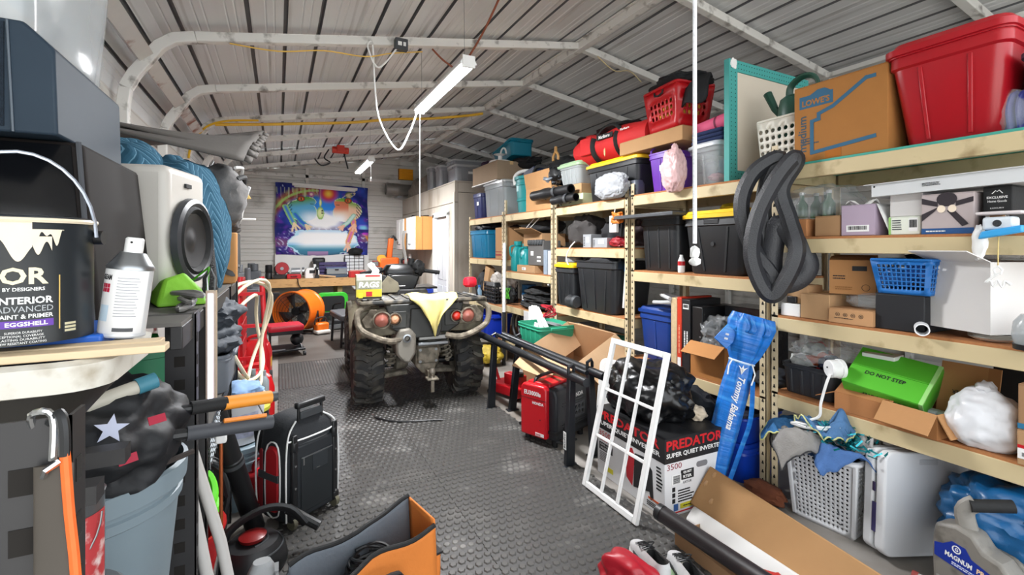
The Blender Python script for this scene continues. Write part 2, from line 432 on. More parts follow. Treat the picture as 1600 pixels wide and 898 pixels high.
for k, (x, z1) in enumerate(((.52, 2.95), (1.62, 3.1))):
    struct('trim_%d' % (23+k), M().box(x-.03, x+.03, YB-.07, YB-.005, 0, roofz(x)-.06), TUBE)
struct('trim_25', M().box(XL+.06, 2.4, YB-.07, YB-.005, 2.80, 2.86), TUBE)
# front: only the part to the right of the open roller door is closed
wall('wall_front', lambda s, z, h: (4.2+s, YF-h, min(z, roofz(4.2+s) if 4.2+s < 5.94 else 2.6)), XRT-4.2, 3.15, 8)
struct('wall_front_header', M().box(XL, 4.2, YF-.06, YF, 2.75, 2.80), METALW)
# floors
CONC = mat('#8d8882', .75, var=.16, vs=2.2, bump=.15, bs=25, dirt='#6e655b', damt=.35, ds=1.4)
struct('floor', M().box(XL, XRT, YF, YB, -.12, 0), CONC)
tag(M().box(-9, 14, -14, YF, -.14, -.02).obj('driveway', mat('#d6d2cb', .9, var=.06, bump=.2)), None, None, kind='structure')
MATR = mat('#3f3e3d', .52, var=.16, vs=3, bump=.12, bs=90, dirt='#66635f', damt=.2, ds=2.2)
MATB = mat('#474542', .46, var=.14, vs=5, dirt='#7d7b77', damt=.14, ds=3)
floor_mat = thing('floor_matting', 'black rubber floor matting of interlocked tread sheets down the aisle', 'mat', (0, 0, 0))
mw, mh = .86, 1.163
base = None; bumps = None; ribs = None
bm_ = M()
nx, ny = 21, 24
for j in range(ny):
    for i in range(nx):
        cx = (i+.5+(.25 if j % 2 else -.25))*mw/nx; cy = (j+.5)*mh/ny
        a, b = .0185, .0175
        pts = [(cx-a, cy), (cx-a*.55, cy-b), (cx+a*.55, cy-b), (cx+a, cy), (cx+a*.55, cy+b), (cx-a*.55, cy+b)]
        vs = [(x, y, .008) for x, y in pts]+[(cx+(x-cx)*.72, cy+(y-cy)*.72, .0125) for x, y in pts]
        bm_.add(vs, [(k, (k+1) % 6, 6+(k+1) % 6, 6+k) for k in range(6)]+[tuple(range(6, 12))])
rb_ = M()
for i in range(29):
    x = (i+.5)*mw/29; rb_.loft([[(x-.011, .02, .008), (x+.011, .02, .008), (x+.006, .02, .0125), (x-.006, .02, .0125)], [(x-.011, mh-.02, .008), (x+.011, mh-.02, .008), (x+.006, mh-.02, .0125), (x-.006, mh-.02, .0125)]])
sheet = None
for row in range(7):
    for colm in range(2):
        loc = (.0+colm*mw, 6.25-(row+1)*mh, 0)
        if row == 6: continue
        if sheet is None:
            sheet = M().box(.002, mw-.002, .002, mh-.002, 0, .008).obj('rubber_sheet', MATR, floor_mat, loc=loc); st = sheet
            bo = bm_.obj('tread_bumps', MATB, None, kind='stuff'); ro = rb_.obj('tread_ribs', MATB, None, kind='stuff')
            b_me, r_me = bo.data, ro.data; bpy.data.objects.remove(bo); bpy.data.objects.remove(ro)
        else: st = share(sheet, loc)
        o = bpy.data.objects.new('tread_ribs' if row == 0 else 'tread_bumps', r_me if row == 0 else b_me)
        COL.objects.link(o); o.parent = st; o['kind'] = 'stuff'
solo(M().box(0, 2.3, 6.27, 8.55, 0, .006), 'smooth_floor_mat', mat('#5d5853', .6, var=.2, vs=2.5, dirt='#4a423b', damt=.4, ds=1.2),
     'smooth dark brown grey floor sheet in front of the workbench', 'mat')
# the closet at the back right
PLY = mat('#b4aca0', .8, var=.12, vs=3, bump=.1, bs=14, stretch=(1, 1, .3), dirt='#94897a', damt=.25, ds=2.5)
PLYD = mat('#6d655b', .9)
cx0, cy0, cz = 2.46, 6.95, 2.42
cl = struct('wall_closet_left')
def pan(p, x0, x1, y0, y1, z0, z1, m=PLY): return M().box(x0, x1, y0, y1, z0, z1).obj('plywood_panel', m, p, bevel=.003)
e = .004
for y0, y1, z0, z1 in ((6.95, 7.24, 0, 2.10), (7.24, 8.02, 1.96, 2.10), (8.02, 9.2, 0, 2.10), (9.2, YB-.02, 0, 2.10), (6.95, 8.2, 2.10, cz), (8.2, YB-.02, 2.10, cz)):
    pan(cl, cx0, cx0+.05, y0+e, y1-e, z0+(e if z0 else 0), z1-e)
cf = struct('wall_closet_front')
for x0, x1, z0, z1 in ((2.51, 3.0, 0, 2.26), (3.0, 3.6, 0, 2.26), (2.51, 3.0, 2.26, cz), (3.0, 3.6, 2.26, cz)): pan(cf, x0+e, x1-e, cy0, cy0+.05, z0+(e if z0 else 0), z1-e)
M().box(cx0-.012, cx0, cy0-.0, cy0+.05, 0, 2.26).obj('corner_board', mat('#c9c1b2', .7, var=.1), cf, bevel=.003)
struct('closet_top', M().box(cx0, 3.6, cy0, YB-.02, cz, cz+.02), PLY)
d = struct('door_1'); DW = mat('#bfc1c3', .45, var=.03)
M().box(2.50, 2.535, 7.30, 7.97, .01, 1.90).obj('door_leaf', DW, d)
for z0, z1 in ((.15, .75), (.85, 1.75)):
    for y0, y1 in ((7.37, 7.60), (7.67, 7.90)): M().box(2.492, 2.502, y0, y1, z0, z1).obj('door_panel', DW, d, bevel=.006)
for y0, y1, z0, z1 in ((7.21, 7.29, 0, 1.97), (7.98, 8.06, 0, 1.97), (7.21, 8.06, 1.91, 1.99)): M().box(2.435, 2.52, y0, y1, z0, z1).obj('door_trim', WHT, d, bevel=.004)
kn = M().lathe([(.0, -.07), (.02, -.068), (.028, -.055), (.022, -.04), (.01, -.03), (.01, -.01), (.03, -.005), (.03, 0)], 14, MX.Translation((2.498, 7.88, .95)) @ MX.Rotation(pi/2, 4, 'Y')).obj('door_knob', mat('#b9b3a6', .3, metal=.9), d)
# lights hung from the rafters
LEDM = mat('#fbfcff', emit=34)
def led(label, x, y0, z):
    t = thing('shop_light', label, 'lamp', (x, y0, z))
    M().prism([(-.06, .0), (-.035, .045), (.035, .045), (.06, 0), (.055, -.008), (-.055, -.008)], 0, 1.22).obj('housing', WHT, t, bevel=.003)
    for sx in (-.028, .028): M().cyl((sx, .03, -.012), (sx, 1.19, -.012), .014, n=10).obj('tube_lamp', LEDM, t)
    for yy in (-.006, 1.206): M().box(-.045, .045, yy, yy+.02, -.03, .05).obj('end_cap', WHT, t, bevel=.003)
    for yy in (.08, 1.14): M().tube([(0, yy, .045), (0, yy+.01, roofz(x)-z-.01)], .0018, 5).obj('hanging_chain', STEEL, t)
    l = bpy.data.lights.new('shop_light_glow', 'AREA'); l.shape = 'RECTANGLE'; l.size = .1; l.size_y = 1.18; l.energy = LED_POWER; l.color = (.97, .98, 1.0)
    lo = bpy.data.objects.new('shop_light_glow', l); COL.objects.link(lo); lo.parent = t; lo.location = (0, .61, -.032)
    return t
l1 = led('bright strip shop light hanging nearest, over the four wheeler', 1.13, 2.92, 2.62)
M().tube([(0, 1.2, .0), (0, 1.21, -.5), (0, 1.2, -.95)], .003, 6).obj('pull_cord', WHT, l1)
l2 = led('bright strip shop light hanging further back near the workbench', 1.16, 6.75, 2.62)
M().tube([(0, .02, .0), (0, .02, -.2), (0, .02, -.24)], .003, 6).obj('pull_cord', WHT, l2)
M().lathe([(.004, 0), (.014, -.02), (.012, -.06), (0, -.065)], 10, MX.Translation((0, .02, -.24))).obj('pull_knob', WHT, l2)
# wiring on the rafters
cord('yellow cable run laced along the third rafter from the front', [(-.62, 6.05, 2.74), (-.2, 6.05, 2.79), (.3, 6.055, 2.86), (.8, 6.05, 2.93), (1.3, 6.055, 3.03), (1.8, 6.05, 3.10), (2.3, 6.055, 3.20), (2.55, 6.05, 3.26)], .017, mat('#e2b124', .5), 'cable')
cord('thin yellow cable curling down the haunch of the third rafter', [(-.86, 6.04, 2.35), (-.83, 6.04, 2.5), (-.70, 6.03, 2.70), (-.5, 6.03, 2.79), (-.2, 6.03, 2.83)], .012, mat('#e2b124', .5), 'cable')
jb = thing('junction_box', 'small black junction box clipped under the nearest full rafter', 'junction box', (.87, 3.73, 2.955))
M().box(-.05, .05, -.03, .03, 0, .09).obj('box', GRYP, jb, bevel=.004); M().box(-.03, .0, -.034, -.028, .03, .06).obj('outlet', WHT, jb); M().box(.012, .032, -.034, -.028, .03, .06).obj('outlet', WHT, jb)
cord('white cord looping from the junction box down to the near shop light', [(.84, 3.72, 2.97), (.70, 3.75, 2.80), (.62, 3.76, 2.95), (.66, 3.78, 2.98), (.69, 3.84, 2.65), (.74, 3.9, 2.42), (.90, 3.98, 2.22), (1.02, 4.05, 2.40), (1.10, 4.10, 2.60)], .007, WHT)
cord('rust red cord drooping from the roof onto the nearest full rafter', [(1.35, 2.8, 3.15), (1.34, 3.2, 2.96), (1.30, 3.55, 2.84), (1.22, 3.66, 2.9), (1.13, 3.74, 3.02)], .008, mat('#8a4a34', .5))
cord('thin yellow cord stapled under the nearest full rafter', [(-.3, 3.76, 2.80), (.0, 3.755, 2.80), (.3, 3.755, 2.86), (.6, 3.755, 2.87), (.8, 3.75, 2.93), (1.05, 3.755, 2.99)], .005, mat('#d9b04a', .5))
cord('thin tan cord sagging along the right hand rafter', [(2.8, 3.755, 3.27), (3.0, 3.75, 3.16), (3.2, 3.755, 3.19), (3.35, 3.75, 3.10)], .005, mat('#cdb98c', .5))
# red chain hoist at the back
h = thing('chain_hoist', 'small red electric hoist hung under a back rafter', 'hoist', (.93, 8.33, 3.0))
M().cyl((-.13, 0, .02), (.13, 0, .02), .055, n=14).obj('motor', mat('#c8341f', .45), h, bevel=.006); M().box(-.06, .06, -.06, .06, -.02, .1).obj('frame', mat('#c8341f', .45), h, bevel=.008)
M().tube([(-.18, 0, .02), (-.25, .02, -.12), (-.16, 0, -.2), (-.3, .02, -.25), (-.4, .0, -.15)], .012, 6, smooth=4).obj('cable', BLK, h); M().tube([(.05, 0, 0), (.1, 0, -.2), (.12, 0, -.28)], .012, 6).obj('control_cable', BLK, h)
# white cord with plastic ball, close to the camera
pc = thing('pull_rope', 'white rope with a round white end hanging in front of the right shelves', 'rope', (1.02, .93, 1.39))
# (px 1222: hangs from the roller door track)
M().tube([(0, 0, .02), (.0, .0, .5), (.0, .0, 1.7)], .0055, 8).obj('rope', mat('#eceef2', .7, bump=.5, bs=200), pc)
M().blob((0, 0, -.005), (.013, .013, .02), 2, .2, 2, 2).obj('knob', WHT, pc); M().blob((0, 0, -.03), (.016, .016, .012), 5, .3, 3, 2).obj('frayed_end', WHT, pc)

# ================================================================== right hand shelving units
def rack(label, y0, y1, decks, top, depth=.6, x0=2.5, front_top=None, board=None):
    t = thing('shelving_unit', label, 'shelving', (x0, y0, 0)); L_ = y1-y0
    pw = .04
    for (x, y, sx, sy) in ((0, 0, 1, 1), (0, L_, 1, -1), (depth, 0, -1, 1), (depth, L_, -1, -1)):
        p = M().box(min(x, x+sx*.004), max(x, x+sx*.004), min(y, y+sy*pw), max(y, y+sy*pw), 0, top)
        p.box(min(x, x+sx*pw), max(x, x+sx*pw), min(y, y+sy*.004), max(y, y+sy*.004), 0, top)
        po = p.obj('post', POSTM, t)
        if sx > 0:
            s = M(); z = .06
            while z < top-.03:
                yy = y+sy*.02
                s.slab([(yy-.0062, z-.0085), (yy+.0062, z-.0085), (yy+.0062, z), (yy+.0035, z+.002), (yy+.0035, z+.010), (yy-.0035, z+.010), (yy-.0035, z+.002), (yy-.0062, z)], .0005, .0015,
                       MX.Translation((x, 0, 0)) @ MX(((0, 0, -1, 0), (1, 0, 0, 0), (0, 1, 0, 0), (0, 0, 0, 1))))
                z += .0508
            s.obj('keyholes', HOLE, po, kind='stuff')
    for k, z in enumerate(decks):
        bm = BEAM
        for x in (-.006, depth-.03):
            M().box(x, x+.036, .042, L_-.042, z-.085, z-.012).obj('beam', bm, t, bevel=.003)
        for y in (.002, L_-.030): M().box(.03, depth-.03, y, y+.028, z-.085, z-.012).obj('beam', bm, t)
        M().box(.0, depth, .005, L_-.005, z-.012, z).obj('shelf_board', (board or {}).get(k, BOARD), t)
    return t
TEALB = mat('#3f9c8c', .6, var=.08)
RA = rack('nearest tan shelving unit at the right, teal edged top board', .52, 1.735, [.59, 1.02, 1.455, 1.85], 1.97, board={3: TEALB})
RB = rack('tan shelving unit beside the umbrella, second from the right', 1.765, 2.92, [.54, 1.22, 1.81], 1.90)
RC = rack('tan shelving unit in the middle, third from the right', 2.95, 4.07, [.30, .83, 1.395, 1.80], 1.93)
RD = rack('tan shelving unit with the teal jugs, fourth from the right', 4.10, 5.25, [.28, .70, 1.11, 1.80], 1.98)
RE = rack('tan shelving unit against the closet, furthest from the door', 5.28, 6.45, [.24, .66, 1.25, 1.80], 1.84)

# ================================================================== unit A: top board
def SP(x0, ya, yb, z, d): return (x0+d/2, (ya+yb)/2, z)
def orient(zdir, front):
    z = V(zdir).normalized(); y = -V(front); y = (y-z*y.dot(z)).normalized(); x = y.cross(z)
    return MX((x, y, z)).transposed().to_euler()
BLUEP = mat('#2f5f7d', .8)
t = carton('large orange brown moving box printed with a blue house mark, beside the red tote', .44, .46, .405, SP(2.515, 1.17, 1.61, 1.851, .46), m=CARD('#a36f3c'))
f = -.231
patch(t, (-.105, f, .325), .15, .075, BLUEP, pts=[(-.085,-.04),(.085,-.04),(.085,.025),(.075,.025),(.045,.045),(.01,.045),(-.03,.025),(-.085,.025)])
text(t, "LOWE'S", (-.105, f-.0015, .312), .033, CARD('#a36f3c'), width=.14, bold=.03)
text(t, 'medium', (-.175, f, .15), .044, mat('#41505c', .8), width=.19, bold=.02, roll=pi/2)
blocklines(t, (-.135, f, .11), .10, .04, 3, mat('#41505c', .8), roll=0, seed=3)
ln = [(.165, .36), (.13, .36), (-.02, .265), (-.09, .243), (-.09, .215), (-.125, .21), (-.125, .045), (.165, .075)]
mb = M()
for i, ((a, b), (c, d_)) in enumerate(zip(ln, ln[1:])):
    L_ = math.hypot(c-a, d_-b); q = math.atan2(d_-b, c-a)
    mb.cb(((a+c)/2, f, (b+d_)/2), (L_+.014, .0016+.0004*i, .018), rot=(0, -q, 0))
mb.obj('printed_outline', BLUEP, t)
patch(t, (-.02, f, .03), .075, .045, CARD('#a9662a'), name='tape_patch')
tote('big glossy red storage tote on the top board at the right edge', .42, .56, .46, SP(2.49, .76, 1.17, 1.851, .56), m=mat('#a81420', .28, var=.05), lid=mat('#a81420', .28, var=.05), ribs=2, taper=.76, lid_h=.05)
tt = thing('packaged_hose', 'blue purple straps in clear film in front of the dark blue tote', 'package', (2.60, .80, 1.851), AI)
for i in range(4): M().tube([(-.04+i*.028, 0, .002), (-.045+i*.028, -.01, .10), (-.03+i*.028, .0, .15), (-.015+i*.028, .02, .10), (-.02+i*.028, .02, .004)], .012, 8, smooth=4, flat=(.016, .007)).obj('strap', mat('#3a3f8e', .3), tt)
M().blob((0, 0, .085), (.068, .03, .082), 4, .2, 3, 3, .95, .12).obj('film', BAGC, tt)
tote('dark slate blue tote cut off by the right frame edge, on the top board', .2, .5, .3, SP(2.52, .545, .745, 1.851, .5), m=mat('#223447', .35), lid=mat('#223447', .35), ribs=2)
# white basket with round holes and green watering can
t = thing('round_hole_basket', 'white plastic basket with big round holes under the watering can', 'basket', (2.75, 1.775, 1.851), AI)
Pl = mat('#d9d4c8', .45)
def boxwall(w0, d0, w1, d1, z0, z1):
    c0 = [(-w0/2,-d0/2),(w0/2,-d0/2),(w0/2,d0/2),(-w0/2,d0/2)]; c1 = [(-w1/2,-d1/2),(w1/2,-d1/2),(w1/2,d1/2),(-w1/2,d1/2)]
    def side(k):
        def fn(u, v):
            a, b = c0[k], c0[(k+1) % 4]; c, d = c1[k], c1[(k+1) % 4]
            p = (a[0]+(b[0]-a[0])*u, a[1]+(b[1]-a[1])*u); q = (c[0]+(d[0]-c[0])*u, c[1]+(d[1]-c[1])*u)
            return (p[0]+(q[0]-p[0])*v, p[1]+(q[1]-p[1])*v, z0+(z1-z0)*v)
        return fn
    return side
sd = boxwall(.2, .26, .24, .30, 0, .30); mb = M()
for k in range(4): mb.perf(sd(k), 6, 7, .66, .6, skip=lambda i, j: j in (0, 6) )
mb.box(-.1, .1, -.13, .13, 0, .004); mb.obj('body', Pl, t, solid=.004, merge=True)
M().tube(rrect(.245, .305, .02, 3, .30), .007, 6, True).obj('rim', Pl, t)
t = thing('watering_can', 'dark green plastic watering can standing in the white basket', 'watering can', (2.75, 1.76, 2.03), AI)
GW = mat('#1f4a3c', .4)
M().lathe([(.0, 0), (.085, 0), (.09, .01), (.085, .2), (.075, .25), (.05, .27), (0, .275)], 24).obj('body', GW, t)
M().tube([(-.06, 0, .14), (-.12, 0, .22), (-.17, -.0, .33)], .016, 10, r2=.026).obj('spout', GW, t)
M().tube([(-.03, 0, .25), (-.02, 0, .33), (.06, 0, .37), (.13, 0, .33), (.14, 0, .2), (.085, 0, .10)], .014, 8, smooth=5, flat=(.02, .012)).obj('handle', GW, t)
# ---------------------------------------------------------------- unit A second board
Z2 = 1.456
carton('small plain cardboard box nearest the tyres on the second board, lid shut', .155, .2, .095, SP(2.52, 1.545, 1.70, Z2, .2), m=CARD('#b07a50'))
carton('small cardboard box with an overhanging lid, beside the lilac box', .125, .2, .105, SP(2.53, 1.385, 1.51, Z2, .2), m=C1)
clutter_bag('clear plastic bag of green bottles on the small cardboard boxes', (.16, .13, .10), (2.68, 1.555, Z2+.106), BAGC, 3, AI, .2, .16)
for i, (x, y, z) in enumerate(((2.63, 1.64, 0), (2.72, 1.56, .0), (2.64, 1.50, .0), (2.73, 1.62, .0))):
    b = thing('green_bottle', ('green glass bottle in the clear bag, at its left front', 'green glass bottle in the clear bag, deep in its middle', 'green glass bottle in the clear bag, at its right front', 'green glass bottle in the clear bag, at its left back')[i], 'bottle', (x, y, Z2+.108), group='bottles in the clear bag')
    M().lathe([(0,0),(.028,0),(.03,.01),(.03,.07),(.012,.10),(.011,.13),(0,.131)], 12).obj('glass', mat('#2e5a3c', .15, var=.2), b); M().lathe([(.013,.125),(.013,.142),(0,.143)], 10).obj('cap', mat('#c8c8c8', .4), b)
t = carton('lilac box torn open at its side, with a barcode', .15, .2, .15, SP(2.52, 1.225, 1.375, Z2, .2), m=mat('#a796a8', .7, var=.06), tape=False)
barcode(t, (.0, -.101, .035), .10, .032)
M().grid(6, 6, lambda u, v: (.076+.05*v*(1-.3*u), -.09+.16*u, .15-.13*v+.02*sin(u*9)*v)).obj('torn_flap', WHTM, t, solid=.002)
M().grid(6, 4, lambda u, v: (-.06+.13*u, -.09+.05*v, .155+.02*sin(u*7+v*3))).obj('torn_flap', WHTM, t, solid=.002)
t = carton('white box with a green edge and barcode, lying under the plain white box', .12, .2, .082, SP(2.53, 1.055, 1.175, Z2, .2), m=mat('#dfe3d6', .6, var=.03), tape=False)
patch(t, (-.055, -.101, .041), .008, .08, mat('#8fbf6a', .6)); blocklines(t, (-.02, -.101, .045), .05, .05, 5, mat('#4a4d52', .7)); barcode(t, (.035, -.101, .045), .034, .06)
carton('plain white box stacked on the white and green box', .125, .18, .115, SP(2.54, 1.05, 1.175, Z2+.083, .18), m=mat('#c9c6c4', .6, var=.03), tape=False)
t = carton('ceiling fan box with a printed picture of its dark blades and lamps', .175, .18, .17, SP(2.51, .868, 1.043, Z2, .18), m=mat('#b4a7a6', .55, var=.08), tape=False)
FD = mat('#2a2228', .6)
for pts in ([(-.085,.045),(-.03,.03),(-.03,.05),(-.085,.07)], [(-.085,-.03),(-.04,.012),(-.03,.028),(-.085,.0)], [(.03,.03),(.085,.045),(.085,.065),(.03,.05)], [(.02,.02),(.07,-.045),(.05,-.055),(.0,.012)]):
    patch(t, (0, -.0912, .085), 0, 0, FD, pts=pts, name='printed_blade')
patch(t, (0, -.0914, .145), 0, 0, FD, pts=[(.034*cos(k*pi/8), .03*sin(k*pi/8)) for k in range(16)], name='printed_motor')
for x in (-.018, .018): patch(t, (x, -.0918, .105), 0, 0, mat('#f0dfc8', .5), pts=[(.014*cos(k*pi/6), .016*sin(k*pi/6)) for k in range(12)], name='printed_lamp')
patch(t, (0, -.0912, .012), .173, .024, mat('#1f4f86', .5)); blocklines(t, (-.02, -.0922, .012), .1, .012, 1, WHT)
t = carton('black shower head box with white lettering, right of the fan box', .085, .16, .185, SP(2.53, .765, .85, Z2, .16), m=BLKM, tape=False)
text(t, 'EXCLUSIVE', (0, -.081, .14), .009, WHT, width=.06, bold=.02); text(t, 'Home Goods', (0, -.081, .125), .009, WHT, width=.055)
text(t, 'LUXURY', (0, -.081, .098), .005, WHT, width=.04); text(t, 'RAINFALL', (0, -.081, .08), .009, WHT, width=.055, bold=.02); text(t, 'SHOWER HEAD', (0, -.081, .066), .008, WHT, width=.068, bold=.02)
mb = M(); mb.tube([(-.015, -.081, .155), (-.004, -.081, .167), (0, -.081, .162), (.006, -.081, .168), (.016, -.081, .155)], .0016, 4); mb.obj('printed_emblem', WHT, t)
carton('small brown box tucked in front of the shower head box', .04, .06, .075, SP(2.46+.05, .785, .825, Z2, .06), m=C3, tape=False)
dt = thing('sheet_metal_pan', 'long white sheet metal pan lying above the fan box under the top board', 'panel', (2.52, .90, Z2+.187), AI, ry=-.02)
DM = mat('#cfd1d2', .35, var=.04)
M().box(-.33, .20, -.02, .0, .0, .055).obj('face', DM, dt); M().box(-.36, .24, -.03, .22, .055, .058).obj('top_flange', DM, dt); M().box(.2, .204, -.02, .2, 0, .055).obj('end_flange', DM, dt)
M().box(-.33, .2, -.021, .2, -.001, .002).obj('base', DM, dt)
blocklines(dt, (-.09, -.0215, .03), .09, .016, 3, INK); M().cyl((-.318, -.021, .045), (-.318, -.0195, .045), .004).obj('hole', HOLE, dt)
for y in (1.02, 1.15): pass
# hanging things at the right end
t = thing('device_bundle', 'white and blue plastic device hanging off the second board at the right edge', 'device', (2.46, .775, 1.40), AI)
M().cb((.0, 0, .09), (.09, .06, .05)).obj('casing', mat('#d3dbe2', .4), t, bevel=.01); M().cyl((.0, -.034, .09), (0, -.028, .09), .013).obj('dial', CHROME, t)
M().prism([(-.055, .03), (.07, .055), (.07, .082), (-.045, .06)], -.04, -.01).obj('blue_tray', mat('#3aa0dd', .4), t, bevel=.006); M().cb((0, .01, .13), (.13, .08, .012)).obj('lid', mat('#d8cfd0', .4), t, bevel=.005)
M().blob((-.06, 0, .02), (.022, .02, .07), 4, .3, 2, 3).obj('white_tag', WHT, t)
M().tube([(.0, -.02, .04), (0, -.025, -.02), (0, -.025, -.075)], .0022, 6).obj('chain', mat('#b7a36b', .4, metal=.6), t)
mb = M().tube([(0, -.025, -.07), (-.012, -.025, -.085), (-.008, -.025, -.10), (.008, -.025, -.10), (.012, -.025, -.085), (0, -.025, -.07)], .004, 6)
mb.tube([(0, -.025, -.10), (-.02, -.025, -.12), (-.034, -.025, -.135), (-.02, -.025, -.128), (-.012, -.025, -.15), (0, -.025, -.125), (.012, -.025, -.15), (.02, -.025, -.128), (.036, -.025, -.14)], .0055, 6, smooth=3); mb.obj('white_hook', WHT, t)
# ---------------------------------------------------------------- unit A third board
Z3 = 1.021
carton('small white carton at the left end of the third board', .105, .15, .07, SP(2.52, 1.585, 1.69, Z3, .15), m=WHTM, tape=False)
t = carton('small brown box with a dark gadget in front, on the white carton', .12, .13, .10, SP(2.54, 1.55, 1.67, Z3+.072, .13), m=C2, tape=False); M().cb((-.02, -.075, .02), (.05, .02, .035)).obj('gadget', BLK, t, bevel=.004)
carton('plain square cardboard box under the big printed carton', .15, .26, .135, SP(2.52, 1.43, 1.58, Z3, .26), m=C2)
t = carton('long flat cardboard box with four round symbols', .20, .16, .075, SP(2.50, 1.225, 1.425, Z3, .16), m=CARD('#bb8f66'), tape=False)
for i in range(4):
    M().tube([(-.055+i*.035+.009*cos(k*pi/8), -.0805, .045+.009*sin(k*pi/8)) for k in range(16)], .001, 4, True).obj('printed_symbol', INK, t); patch(t, (-.055+i*.035, -.081, .045), .007, .005, INK, name='printed_symbol')
blocklines(t, (-.005, -.081, .028), .13, .006, 1, INK)
t = carton('big brown carton printed with logos and arrows, tilted on smaller boxes', .19, .34, .17, (2.735, 1.425, Z3+.142), AI+.42, m=CARD('#ad7d50'), top='open', ang=(-168, 165, None, None))
text(t, '5612', (.03, -.171, .13), .016, CARD('#b98d60'), width=.05, bold=.03); patch(t, (.03, -.1705, .13), .06, .024, INK); blocklines(t, (-.04, -.1712, .085), .08, .025, 2, INK)
M().tube([(.055+.016*cos(k*pi/8), -.171, .035+.016*sin(k*pi/8)) for k in range(16)], .0012, 4, True).obj('printed_ring', INK, t)
blocklines(t, (-.02, -.1712, .03), .1, .02, 2, CARD('#8a6038'), seed=4)
for x in (-.05, .02): M().tube([(.0955, x-.02, .12), (.0955, x+.02, .12), (.0955, x+.02, .155), (.0955, x-.02, .155)], .0012, 4, True).obj('printed_symbol', INK, t)
blocklines(t, (.0962, .0, .08), .14, .03, 2, INK, 'right', 6)
M().box(.0952, .0966, -.12, -.07, 0, .17).obj('edge_tape', mat('#9a7a56', .3), t)
clutter_bag('small crumpled clear bag between the flat box and the black box', (.11, .09, .045), (2.67, 1.29, Z3+.077), BAGC, 8, AI, .2, .2)
t = carton('plain matte black box carrying the blue basket', .19, .3, .165, SP(2.52, 1.035, 1.225, Z3, .3), m=mat('#1b1c20', .6, var=.1), tape=False)
# blue basket with square openings
t = thing('blue_basket', 'bright blue plastic basket of packets on the black box', 'basket', (2.62, 1.115, Z3+.167), AI)
BB = mat('#1f6bb5', .4); sd = boxwall(.19, .2, .235, .25, 0, .155); mb = M()
mb.perf(sd(0), 12, 8, .72, .72, sides=4, skip=lambda i, j: j in (0, 7) or i == 0 or i == 11); mb.perf(sd(1), 10, 8, .72, .72, sides=4, skip=lambda i, j: j in (0, 7)); mb.perf(sd(2), 1, 1, skip=lambda i, j: 1); mb.perf(sd(3), 10, 8, .72, .72, sides=4, skip=lambda i, j: j in (0, 7))
mb.box(-.095, .095, -.1, .1, 0, .003); mb.obj('body', BB, t, solid=.004, merge=True); M().tube(rrect(.24, .255, .02, 3, .155), .006, 6, True).obj('rim', BB, t)
for i, c in enumerate(('#3b78c4', '#c8d6e8', '#8a5a52', '#2d5fae', '#6d8fc0')):
    o = M().blob((0, 0, 0), (.055, .06, .045), 20+i, .25, 2.5, 3, None, .1).obj('snack_packet', mat(c, .3, var=.3, vs=30, bump=.3))
    o.location = (2.58+.04*(i % 3), 1.16-.03*i, Z3+.24+.03*(i % 2)); tag(o, ('blue foil packet at the left end of the blue basket', 'silver white packet near the left of the blue basket', 'brown foil packet in the middle of the blue basket', 'deep blue packet right of the middle in the blue basket', 'pale blue packet at the right end of the blue basket')[i], 'packet', 'packets in the blue basket')
clutter_bag('black plastic wrap bunched on top of the blue basket', (.09, .08, .03), (2.65, 1.06, Z3+.30), BAGK, 12, 0, .3, .2)
t = carton('large dented white carton holding bubble wrap, at the right of the third board', .24, .36, .285, (2.70, .865, Z3+.035), AI-.35, m=mat('#cfccc9', .6, var=.06, vs=3), top='open', ang=(-22, -20, 35, None), tape=False)
clutter_bag('crumpled bubble wrap bulging out of the white carton', (.12, .12, .08), (2.68, .90, Z3+.33), mat('#b9b7b4', .15, alpha=.5, bump=.8, bs=120), 6, 0, .2, .1, name='bubble_wrap', cat='wrap')
solo(M().tube([(0, 0, 0), (.0, .22, 0)], .026, 20).obj and M().lathe([(.0215, 0), (.026, 0), (.026, .22), (.0215, .22), (.0215, 0)], 20), 'paper_roll', mat('#e5e5e6', .6), 'white rolled paper tube lying in front of the white carton', 'tube', (2.45, 1.015, Z3+.027), rx=-pi/2, rz=-1.15)
for i in range(4):
    solo(M().lathe([(0, .004), (.05, .004), (.075, .014), (.078, .014), (.052, 0), (0, 0)], 28), 'dinner_plate', mat('#d8d6cf', .3), ('lowest plate under the white carton', 'second lowest plate under the white carton', 'third plate up under the white carton', 'topmost plate directly under the white carton')[i], 'plate', (2.60, .84, Z3+.0005+i*.006), group='plates under the white carton')
t = thing('glass_jar', 'clear glass jar with a black base at the right end of the third board', 'jar', (2.49, .70, Z3))
M().lathe([(.05, 0), (.052, .02), (.0, .021)], 20).obj('base', BLK, t); M().lathe([(.048, .02), (.055, .05), (.05, .10), (.03, .13), (.0, .135)], 20).obj('glass', CLEARG, t)
